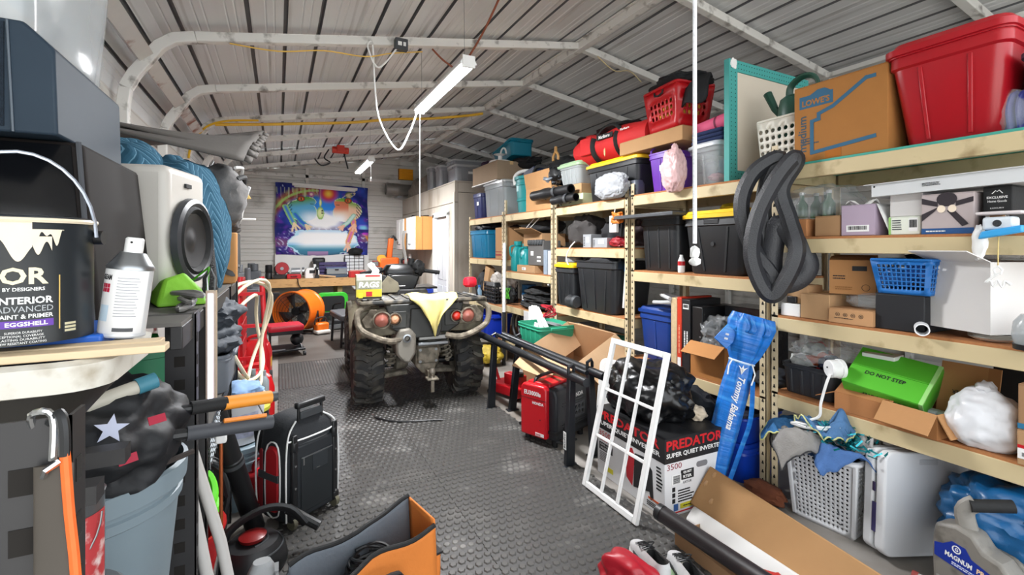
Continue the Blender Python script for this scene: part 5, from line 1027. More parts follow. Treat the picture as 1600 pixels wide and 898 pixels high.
patch(t, (0, -.1912, .06), .56, .12, mat('#b01c2a', .5)); patch(t, (.05, -.1922, .17), .3, .03, RED); M().tube([(.02+.12*cos(a*.3), -.192, .22+.04*sin(a*.3)) for a in range(18)], .01, 5).obj('printed_swoosh', RED, t); M().box(-.281, .281, -.1915, -.1905, .26, .265).obj('seam', GRYP, t)
t = thing('bicycle_wheels', 'pair of small dark bicycle wheels standing left of the white carton', 'wheels', (2.60, 4.95, .281), AI);  # two tyres and one set of spokes, no bicycle frame
for k in range(2): M().tube([(.0+.17*cos(a*pi/12), -.04+.07*k, .19+.17*sin(a*pi/12)) for a in range(24)], .022, 8, True).obj('tyre', BLK, t)
for a in range(8): M().cyl((0, 0, .19), (.16*cos(a*pi/4), 0, .19+.16*sin(a*pi/4)), .004, n=5).obj('spoke', STEEL, t)
t = thing('black_mount', 'black metal post clamp standing before the white carton', 'clamp', (2.44, 4.14, .0)); M().cyl((0, 0, 0), (0, 0, .72), .02).obj('post', BLK, t); M().cb((0, 0, .62), (.06, .07, .16)).obj('clamp', BLK, t, bevel=.012); M().cb((0, 0, .008), (.14, .14, .016)).obj('base', BLK, t)
# ================================================================== unit E and the top of the closet
Z = 1.801
t = tote('cloudy clear tote of papers on the top board, behind the teal bin', .66, .38, .47, SP(2.55, 5.40, 6.02, Z, .38), m=CLEARG, lid=mat('#c3c6c7', .3, alpha=.8), ribs=2, taper=.88, name='clear_tote')
for i in range(2): heap(('white paper bundle low in the cloudy clear tote', 'grey bag in the cloudy clear tote')[i], (2.72, 5.58+.22*i, Z+.12), (.11, .12, .10), mat(('#d8d8d6', '#9a9c9d')[i], .7), 60+i, 'bundle', 'bundle')
tote('navy blue plastic box at the left end of the top board', .34, .38, .36, SP(2.53, 6.06, 6.42, Z, .38), m=mat('#232c5c', .4), ribs=1, taper=.86, sticker=True)
solo(M().box(-.42, .42, -.20, .20, 0, .012), 'white_board', WHT, 'white board laid across the navy box and the clear tote', 'board', (2.74, 6.02, Z+.472), AI)
carton('wide dusty cardboard box on the white board', .86, .42, .25, (2.76, 6.00, Z+.486), AI, m=CARD('#94816c'))
t = thing('white_desk_fan_base', 'white ring stand on the wide dusty box', 'stand', (2.70, 5.80, Z+.737), AI); M().lathe([(0, 0), (.16, 0), (.14, .03), (.03, .05), (.03, .10), (.09, .12), (0, .13)], 20).obj('base', WHT, t); M().tube([(.1+.09*cos(a), 0, .10+.09*sin(a)) for a in [k*.4 for k in range(10)]], .012, 6).obj('hook', WHT, t)
tote('teal tote lying tilted highest up, above the closet corner', .62, .36, .24, (2.98, 5.95, Z+.80), AI, m=mat('#12748c', .4), ribs=0, ry=-.18, taper=.9, lid=mat('#12748c', .4))
heap('black padded bag under the tilted teal tote', (3.0, 5.75, Z+.72), (.17, .40, .09), mat('#17181b', .9), 63, 'black_pad', 'bag')
heap('dark purple cushion at the left of the white ring stand', (2.80, 6.28, Z+.79), (.15, .15, .06), mat('#33203a', .9), 64, 'cushion', 'cushion')
Zc = 2.441
for lb, x, y, w_, d_, h, z in (('grey see through tote with a label at the front corner of the closet roof', 2.72, 7.25, .44, .42, .28, 0), ('wide grey see through tote stacked behind the labelled one', 2.95, 7.75, .62, .42, .46, 0), ('tall grey bin on the closet roof, left of the labelled tote', 2.66, 8.05, .30, .28, .40, 0), ('small grey tote stacked left on the closet roof, furthest back', 2.66, 8.60, .30, .28, .46, 0)):
    tote(lb, w_, d_, h, (x, y, Zc), 0, m=mat('#93959a', .3, alpha=.8), lid=mat('#a5a7a9', .35), ribs=3, taper=.88, sticker=(z == 0 and y == 7.25), name='clear_tote')
DUST = mat('#7c756c', .95, var=.3, vs=8, bump=.5, bs=20)
for i, (y, r_) in enumerate(((8.95, .18), (9.3, .16), (9.65, .20), (10.0, .15))):
    heap(('dusty grey bundle on the closet roof, first beyond the totes', 'dusty grey bundle on the closet roof, second beyond the totes', 'dusty grey bundle on the closet roof, third beyond the totes', 'dusty grey bundle on the closet roof, at the back wall')[i], (2.62, y, Zc+r_*.85), (.13, .17, r_), DUST, 70+i, 'dusty_bundle', 'bundle')
t = thing('metal_duct', 'short grey metal duct lying at the back of the closet roof', 'duct', (2.32, 10.05, 2.62)); M().lathe([(.11, -.3), (.12, -.28), (.12, -.1), (.13, -.08), (.13, -.04), (.12, -.02), (.12, .3)], 20, MX.Rotation(pi/2, 4, 'Y')).obj('duct', mat('#8c8a86', .5, metal=.4), t, solid=.004); M().box(-.05, .05, .0, .3, -.16, -.13).obj('bracket', STEEL, t)
t = thing('wall_louvre', 'bright amber louvred vent high on the back wall', 'vent', (2.52, 10.30, 3.0)); M().box(-.16, .16, .03, .08, -.12, .12).obj('housing', mat('#9a5a18', .6), t)
for k in range(7): M().cb((0, 0.015, -.10+k*.034), (.30, .02, .026), rot=(.5, 0, 0)).obj('slat', mat('#ffb02a', .45), t)
Z = 1.251
t = tote('glossy teal blue tote with black things on top, second board at the far end', .60, .46, .38, SP(2.47, 5.72, 6.42, Z, .46), m=mat('#0f6f96', .3), ribs=2, taper=.86, name='storage_tote')
heap('black shoes piled on the glossy teal blue tote', (2.70, 6.10, Z+.42), (.18, .28, .08), mat('#15161a', .6), 75, 'black_shoes', 'shoes'); heap('dark hoses stacked at the back of the second board, far end', (2.85, 5.62, Z+.22), (.15, .22, .20), mat('#2f3034', .6), 76, 'dark_hoses', 'hose')
t = carton('tall cardboard carton with a red printed band, beside the post', .28, .3, .40, SP(2.53, 5.31, 5.57, Z, .3), m=CARD('#a8805a'), tape=False); patch(t, (0, -.1512, .05), .27, .022, mat('#8c2a22', .6)); patch(t, (0, -.1512, .09), .27, .012, mat('#8c2a22', .6))
Z = .661
t = thing('milk_crate', 'black milk crate of white bags on the lower board at the far end', 'crate', (2.68, 5.74, Z), AI)
sd = boxwall(.36, .33, .36, .33, 0, .28); mb = M()
for k in range(4): mb.perf(sd(k), 7, 6, .62, .62, sides=4, skip=lambda i, j: j == 5)
mb.box(-.18, .18, -.165, .165, 0, .006); mb.obj('body', BLK, t, solid=.008, merge=True)
clutter_bag('crumpled white bag in the milk crate', (.15, .14, .14), (2.70, 5.68, Z+.16), mat('#b9b2aa', .5, bump=.4), 77, 0, .3, .2); 
carton('brown paper box leaning in the milk crate', .14, .08, .36, (2.56, 5.92, Z+.13), AI, m=C2, tape=False, ry=.3)
heap('dark round bag left of the milk crate', (2.70, 6.20, Z+.20), (.16, .18, .20), mat('#1d1d20', .8), 78, 'dark_bag', 'bag')
t = thing('water_bottle', 'small clear blue water bottle in front of the milk crate', 'bottle', (2.47, 5.98, Z)); M().lathe([(0, 0), (.035, 0), (.035, .14), (.015, .18), (.015, .2), (0, .2)], 14).obj('bottle', mat('#9fc4dc', .2, alpha=.7), t); M().lathe([(.017, .19), (.017, .22), (0, .22)], 10).obj('cap', mat('#2f6fc0', .4), t)
tote('bright blue bin on the floor board behind the four wheeler light', .62, .42, .30, (2.52, 5.75, .241), AI, m=mat('#0d35b5', .35), ribs=2, taper=.86)
heap('yellow cable coil on the floor beside the rear tyre', (2.25, 5.15, .12), (.14, .2, .10), mat('#b59a2a', .6, var=.5, vs=30), 79, 'yellow_coil', 'cable', )
t = thing('white_pole', 'tall white pole with a black lower half leaning between units D and E', 'pole', (2.40, 5.05, .0)); M().tube([(0, 0, 0), (.03, .06, .62)], .022, 10).obj('black_half', BLK, t); M().tube([(.03, .06, .62), (.075, .14, 1.45)], .020, 10).obj('white_half', WHT, t)
# ================================================================== four wheeler
atv = thing('four_wheeler', 'muddy olive four wheeler parked in the aisle, seen from behind', 'quad bike', (1.165, 4.38, .0), -R(4))
RUB = mat('#29292a', .7, var=.25, vs=7, bump=.2, bs=50, dirt='#4a463f', damt=.4, ds=6)
OLV = mat('#77705d', .6, var=.15, vs=5, dirt='#4a4336', damt=.4, ds=9)
MUD = mat('#6a6154', .85, var=.35, vs=18, bump=.5, bs=40, dirt='#a09684', damt=.4, ds=14)
FRM = mat('#6f685b', .7, metal=.1, var=.3, vs=12, dirt='#9a9080', damt=.45, ds=16)
LUG = mat('#3a3937', .7, var=.25, vs=9, dirt='#5c5850', damt=.4, ds=9)
PLA = mat('#2b2c2a', .5, var=.15, dirt='#56534c', damt=.25, ds=8)
def tyre(w_, r, name='wheel'):
    b = M(); hw = w_/2
    prof = [(.16, -hw*.75), (.19, -hw*.95), (.25, -hw), (r-.035, -hw*.95), (r-.018, -hw*.72), (r-.012, 0), (r-.018, hw*.72), (r-.035, hw*.95), (.25, hw), (.19, hw*.95), (.16, hw*.75)]
    b.lathe(prof, 36, MX.Rotation(pi/2, 4, 'Y'))
    lug = M()
    n = 18
    for i in range(n):
        a0 = 2*pi*i/n
        def pt(da, x, rr): a = a0+da; return (x, rr*cos(a), rr*sin(a))
        for sx in (-1, 1):
            off = 0 if sx > 0 else pi/n
            # slanted bar from the centre out over the shoulder
            pth = [(off+.0, .015, 0), (off+.09, .06, 0), (off+.12, hw*.86, -.004), (off+.13, hw*1.03, -.05)]
            for (d1, x1, e1), (d2, x2, e2) in zip(pth, pth[1:]):
                v = []
                for d_, x, e in ((d1, x1, e1), (d2, x2, e2)):
                    for dd, rr in ((-.062, r-.022+e), (.062, r-.022+e), (.050, r+.014+e), (-.050, r+.014+e)): v.append(pt(d_+dd, sx*x, rr))
                lug.add(v, [(0,1,2,3),(7,6,5,4),(0,4,5,1),(1,5,6,2),(2,6,7,3),(3,7,4,0)])
    for i in range(n*2):
        a0 = pi*i/n; lug.add([pt(d_, x, rr) for rr in (r-.02, r+.012) for d_, x in ((-.035, 0), (0, -.026), (.035, 0), (0, .026))], [(4,5,6,7),(0,1,5,4),(1,2,6,5),(2,3,7,6),(3,0,4,7)])
    rim = M().lathe([(.165, -hw*.7), (.15, -hw*.6), (.15, hw*.3), (.13, hw*.5), (.06, hw*.55), (.05, hw*.7), (0, hw*.7)], 24, MX.Rotation(pi/2, 4, 'Y'))
    return b, lug, rim
proto = None
for nm, x, y, w_, flip in (('rear', -.45, 0, .255, pi), ('rear', .45, 0, .255, 0), ('front', -.47, 1.30, .19, pi), ('front', .47, 1.30, .19, 0)):
    b, l, r_ = tyre(w_, .318)
    wh = b.obj('tyre', RUB, atv, loc=(x, y, .322), rot=(0, 0, flip)); l.obj('tread_lugs', LUG, wh, kind='stuff', smooth=0); r_.obj('rim', FRM, wh)
# fenders
for sx in (-1, 1):
    T_ = MX.Scale(sx, 4, (1, 0, 0))
    def fen(u, v):
        a = pi*(.77-.73*u); rr = .44
        y = .06+rr*cos(a)*1.02; z = .40+rr*sin(a)*.94
        x = .28+.27*v
        return (x, y, z-.03*v*v-.05*(v > .95))
    f1 = M().grid(16, 6, fen, T_); f1.obj('rear_fender', OLV, atv, solid=.012)
    def fen2(u, v):
        a = pi*(.98-.92*u); rr = .42
        return (.22+.33*v, 1.28+rr*cos(a), .42+rr*sin(a)*.9-.03*v*v)
    M().grid(14, 5, fen2, T_).obj('front_fender', OLV, atv, solid=.012)
    M().prism([(sx*.22, .66), (sx*.53, .64), (sx*.55, .86), (sx*.28, .90)], -.38, -.33).obj('fender_panel', OLV, atv, bevel=.01)
    # tail lamps
    for x, r_, c, em in ((.37, .058, '#b06a5c', 0), (.265, .042, '#e8a880' if sx < 0 else '#e0392a', .0)):
        M().lathe([(r_*1.25, .0), (r_*1.3, -.03), (r_*1.1, -.035)], 20, MX.Translation((sx*x, -.44, .80)) @ MX.Rotation(-pi/2, 4, 'X')).obj('lamp_bezel', MUD, atv)
        M().lathe([(0, .05), (r_*.6, .045), (r_, .025), (r_*1.1, 0), (0, 0)], 20, MX.Translation((sx*x, -.43, .80)) @ MX.Rotation(pi/2, 4, 'X')).obj('tail_lamp', mat(c, .2, var=.15, vs=30, coat=.5), atv)
    M().loft([[(sx*(.30+a), -.42, .80+b_) for a, b_ in ((-.12,-.08),(.20,-.07),(.23,.0),(.16,.085),(-.12,.08))], [(sx*(.30+a*.9), -.36, .80+b_*.9) for a, b_ in ((-.12,-.08),(.20,-.07),(.23,.0),(.16,.085),(-.12,.08))]]).obj('lamp_housing', MUD, atv, bevel=.008)
    M().tube([(sx*.18, -.42, .635), (sx*.30, -.47, .62), (sx*.44, -.49, .67), (sx*.545, -.47, .74), (sx*.56, -.44, .86), (sx*.47, -.42, .93)], .026, 10, smooth=4).obj('guard_tube', MUD, atv)
    # shocks, arms, drive shafts
    top, bot = V((sx*.20, -.16, .68)), V((sx*.27, -.14, .34)); ax = bot-top
    M().cyl(top, bot, .018).obj('shock_body', FRM, atv)
    e1 = ax.normalized(); e2 = e1.orthogonal().normalized(); e3 = e1.cross(e2)
    M().tube([top+ax*(.08+.84*k/64)+e2*(.042*cos(2*pi*7*k/64))+e3*(.042*sin(2*pi*7*k/64)) for k in range(65)], .010, 6).obj('coil_spring', mat('#8a8272', .7, var=.25, vs=20), atv)
    M().tube([(sx*.10, -.10, .26), (sx*.36, -.03, .22)], .022, 8).obj('lower_arm', FRM, atv); M().tube([(sx*.10, .10, .26), (sx*.36, .03, .22)], .022, 8).obj('lower_arm', FRM, atv); M().tube([(sx*.10, -.06, .42), (sx*.35, -.02, .40)], .018, 8).obj('upper_arm', FRM, atv)
    M().tube([(sx*.09, 0, .32), (sx*.36, 0, .32)], .026, 10).obj('drive_shaft', BLK, atv); M().lathe([(.03, .08), (.05, .11), (.06, .19), (.03, .21)], 14, MX.Translation((0, 0, .32)) @ MX.Rotation(sx*pi/2, 4, 'Y')).obj('rubber_boot', FRM, atv)
    M().cb((sx*.40, -.03, .31), (.05, .09, .16)).obj('wheel_knuckle', FRM, atv, bevel=.015)
    # foot wells and side panels
    M().box(*sorted((sx*.2, sx*.5)), .46, .90, .30, .33).obj('foot_rest', PLA, atv, bevel=.006); M().prism([(.44, .35), (.92, .35), (.86, .72), (.50, .78)], *sorted((sx*.17, sx*.22)), MX(((0, 1, 0, 0), (1, 0, 0, 0), (0, 0, 1, 0), (0, 0, 0, 1)))).obj('side_panel', PLA, atv, bevel=.01)
# centre rear panel, rack, seat
M().loft([[(x, -.43, z) for x, z in ((-.20,.66),(.20,.66),(.30,.72),(.34,.92),(-.34,.92),(-.30,.72))], [(x, -.30, z) for x, z in ((-.20,.66),(.20,.66),(.30,.72),(.34,.92),(-.34,.92),(-.30,.72))]]).obj('rear_panel', PLA, atv, bevel=.012)
M().prism([(-.11,.63),(.11,.63),(.14,.70),(.13,.88),(-.13,.88),(-.14,.70)], -.452, -.42).obj('tool_door', mat('#3a3b39', .5, var=.1), atv, bevel=.01)
for sx in (-1, 1): M().box(*sorted((sx*.165, sx*.285)), -.442, -.425, .72, .86).obj('recess_panel', mat('#454643', .5, var=.15), atv, bevel=.006)
RK = mat('#232321', .55, var=.2, dirt='#6a6254', damt=.35, ds=12)
M().box(-.50, .50, -.42, .20, .915, .94).obj('rack_deck', RK, atv, bevel=.008)
for k in range(9): M().box(-.46+k*.11, -.42+k*.11, -.36, .16, .94, .952).obj('rack_rib', RK, atv, bevel=.004)
M().tube([(-.52, .18, .93), (-.54, -.36, .935), (-.46, -.46, .94), (0, -.475, .945), (.46, -.46, .94), (.54, -.36, .935), (.52, .18, .93)], .020, 8, smooth=4).obj('rack_rail', RK, atv)
for x in (-.34, .34): M().box(x-.05, x+.05, -.45, -.40, .93, .955).obj('rail_bracket', MUD, atv, bevel=.006)
M().loft([[(x*k, y, z+.0) for x, z in ((-.17,.72),(.17,.72),(.20,.80),(.14,.88+h),(-.14,.88+h),(-.20,.80))] for y, k, h in ((.16, 1.0, .12), (.30, 1.0, .06), (.55, .85, .0), (.80, .75, .02), (.95, .7, .06))]).obj('seat', mat('#1b1b1c', .55, dirt='#4b473f', damt=.2), atv, bevel=.02)
M().loft([[(x*k, y, z) for x, z in ((-.2,.70),(.2,.70),(.22,.9),(.12,.98+h),(-.12,.98+h),(-.22,.9))] for y, k, h in ((.92, .8, .0), (1.05, 1, .08), (1.30, 1.15, .06), (1.55, 1.0, -.04))]).obj('front_pod', mat('#141415', .3, var=.2), atv, bevel=.02)
M().box(-.48, .48, 1.15, 1.62, .90, .925).obj('front_rack', RK, atv, bevel=.008)
for sx in (-1, 1):
    M().tube([(sx*.04, 1.0, 1.05), (sx*.16, .98, 1.12), (sx*.27, .93, 1.13), (sx*.42, .86, 1.11)], .013, 8, smooth=3).obj('handlebar', BLK, atv); M().tube([(sx*.28, .925, 1.13), (sx*.43, .855, 1.11)], .022, 10).obj('grip', BLKM, atv)
    M().tube([(sx*.26, .97, 1.13), (sx*.40, .93, 1.10)], .008, 6).obj('brake_lever', STEEL, atv); M().cb((sx*.23, .95, 1.15), (.07, .05, .05)).obj('switch_box', BLK, atv, bevel=.01)
M().loft([rrect(.36*k, .20*k, .05, 4, z, 0, 1.0) for k, z in ((.7, 1.0), (1, 1.06), (1.05, 1.14), (.8, 1.20), (.5, 1.21))]).obj('dash_pod', BLKG, atv); M().prism([(-.13, .93), (.13, .93), (.19, 1.09), (.10, 1.11), (-.10, 1.11), (-.19, 1.09)], .74, .80).obj('tank_cover', BLKG, atv, bevel=.02); blocklines(atv, (0, .738, .98), .16, .025, 1, WHT)
M().blob((-.26, .80, 1.02), (.11, .12, .10), 15, .3, 2.5, 3).obj('gear_pouch', BLKM, atv); M().blob((.20, .95, 1.16), (.08, .07, .09), 16, .3, 2.5, 3).obj('gear_pouch', BLKM, atv); M().cyl((.12, 1.0, 1.16), (.14, 1.0, 1.27), .035).obj('cup', BLKM, atv)
M().tube([(-.1, .98, 1.1), (-.2, .9, 1.05), (-.25, 1.0, .95), (-.1, 1.05, 1.0)], .012, 6, smooth=4).obj('cable', BLK, atv)
M().prism([(.0, .0), (.24, .0), (.22, .10), (.12, .17), (.02, .05)], 0, .02, MX.Translation((-.34, .30, .95))).obj('knuckle_guard', OLV, atv, bevel=.006)
# under the tail: silencer, gearbox, tow bar
M().loft([[(x, -.46, z) for x, z in ((-.23,.71),(-.13,.72),(-.085,.66),(-.09,.50),(-.14,.42),(-.20,.43),(-.25,.50),(-.26,.64))], [(x, -.18, z) for x, z in ((-.23,.71),(-.13,.72),(-.085,.66),(-.09,.50),(-.14,.42),(-.20,.43),(-.25,.50),(-.26,.64))]]).obj('silencer', mat('#8f8a80', .55, metal=.2, var=.2, dirt='#5d564b', damt=.35, ds=10), atv, bevel=.02)
M().lathe([(.034, 0), (.036, .012), (.024, .014), (.020, -.03), (0, -.03)], 18, MX.Translation((-.165, -.462, .635)) @ MX.Rotation(pi/2, 4, 'X')).obj('exhaust_outlet', STEEL, atv)
M().lathe([(0, -.035), (.018, -.03), (.018, .016)], 14, MX.Translation((-.165, -.462, .635)) @ MX.Rotation(pi/2, 4, 'X')).obj('outlet_bore', HOLE, atv)
M().box(-.07, .20, -.44, -.36, .555, .585).obj('tow_plate', STEEL, atv, bevel=.008); M().box(-.06, .19, -.43, -.30, .60, .64).obj('cross_member', mat('#a3a3a0', .4, metal=.6), atv, bevel=.008)
M().prism([(-.06,.56),(.14,.56),(.15,.44),(.10,.30),(.0,.28),(-.07,.36)], -.32, .05).obj('gear_housing', FRM, atv, bevel=.02); M().box(-.05, .13, -.345, -.30, .38, .52).obj('bracket', FRM, atv, bevel=.01)
for x, z in ((-.03, .50), (.11, .50), (-.03, .40), (.11, .40)): M().cyl((x, -.35, z), (x, -.338, z), .012, n=8).obj('bolt', STEEL, atv)
M().box(.02, .08, -.42, -.10, .27, .33).obj('tow_bar', FRM, atv, bevel=.006); M().box(.0, .10, -.50, -.40, .265, .28).obj('tow_tongue', FRM, atv, bevel=.004); M().lathe([(.018, 0), (.014, .02), (.024, .035), (.028, .055), (.018, .078), (0, .082)], 14, MX.Translation((.05, -.455, .28))).obj('tow_ball', mat('#8c857a', .5, metal=.5), atv); M().cb((.05, -.47, .21), (.03, .02, .10)).obj('safety_hook', FRM, atv, bevel=.005)
M().box(-.2, .2, -.15, 1.4, .42, .50).obj('frame', FRM, atv, bevel=.01); M().box(-.16, .16, .4, 1.0, .28, .70).obj('engine', BLK, atv, bevel=.03)
# things on it
t = thing('rags_box', 'green and white box of paper rags standing on the left of the rack', 'box', (.70, 4.20, .955), -.10)
M().box(-.105, .105, -.06, .06, 0, .21).obj('body', mat('#d4d2bb', .5, var=.1), t, bevel=.003); patch(t, (0, -.0608, .045), .208, .08, mat('#c9b92a', .5)); patch(t, (.0, -.0616, .175), .2, .03, mat('#b9b9ae', .5)); text(t, 'RAGS', (0, -.0618, .125), .05, WHT, width=.17, bold=.04, shear=.15); patch(t, (.03, -.0608, .20), .12, .014, RED)
patch(t, (0, -.0606, .12), .205, .075, mat('#8f917c', .5)); patch(t, (.0, -.062, .045), .05, .04, RED); blocklines(t, (0, -.0612, .09), .16, .008, 1, INK); patch(t, (-.07, -.062, .035), .035, .045, mat('#e0d030', .5)); patch(t, (0, -.0616, .012), .208, .016, INK); M().box(-.1065, -.105, -.06, .06, 0, .21).obj('side', mat('#6d6a1c', .5), t)
M().grid(6, 8, lambda u, v: (-.03+.06*u+.02*sin(v*5), .01*sin(u*6), .205+.11*v*(1-.3*abs(u-.5)))).obj('paper_towel', WHT, t, solid=.003, smooth=180, loc=(.04, 0, 0))
def tw(u, v):
    x = (u-.5); y = v
    top = v < .45
    px = x*(.42-.20*max(0, v-.4)/.6)+.02*sin(v*9)
    if v < .42: return (px, .25-.25*v/.42, .972+.012*sin(u*9)+.01*sin(v*17+u*4))
    k = (v-.42)/.58
    return (px*(1-.70*k)+.015*sin(k*7)-.02*k, -.012-.02*sin(k*3)-.012*sin(u*14)*(1-k*.5), .972-.012-.33*k*(1-.9*abs(x)*(1-k*.2)))
o = M().grid(22, 26, tw).obj('yellow_towel', mat('#e9d98c', .95, var=.06, vs=20, bump=.3, bs=150, spec=.1), smooth=180, solid=.006); o.location = (1.20, 3.885, .005); tag(o, 'pale yellow towel draped over the tail of the four wheeler', 'towel')
t = thing('red_headed_rod', 'black rod with a rounded red head standing at the right of the rack', 'rod', (1.63, 4.05, .955)); M().cyl((.02, 0, 0), (0, 0, .15), .009).obj('rod', BLK, t); M().loft([[(p[0]-.05, p[1], p[2]-.03) for p in rrect(.13*k, .09*k, .045*k, 5, z)] for k, z in ((.7, .11), (1, .13), (1, .17), (.8, .195), (.4, .20))]).obj('red_head', mat('#c9152b', .4), t)
cord('black lead trailing on the mat by the rear left tyre', [(.70, 3.92, .02), (.80, 3.78, .018), (.95, 3.70, .018), (1.08, 3.66, .018), (1.18, 3.62, .018)], .007, BLK)
# ================================================================== back of the room
t = thing('workbench', 'long wooden workbench against the back wall with a thick pine front', 'bench', (-.28, 9.52, 0))
PINE = mat('#c99c66', .6, var=.2, vs=5, stretch=(1.5, 8, 8), bump=.1, dirt='#8a6236', damt=.2)
M().box(0, 2.6, 0, .06, .66, .81).obj('front_board', PINE, t, bevel=.004)
for k in range(4): M().box(0, 2.6, .065+k*.2, .26+k*.2, .775, .81).obj('top_plank', PINE, t, bevel=.002)
for x in (.03, 1.3, 2.5):
    for y in (.02, .66): M().box(x-.0, x+.09, y+.06, y+.15, 0, .775).obj('leg', mat('#8f7c4f', .7, var=.2), t, bevel=.003)
M().box(.06, 2.55, .78, .82, .2, .29).obj('stretcher', PINE, t)
solo(M().box(-.06, 1.72, 0, .012, .83, 1.27), 'white_splashback', WHTM, 'white board along the wall behind the workbench', 'board', (0, 10.32, 0))
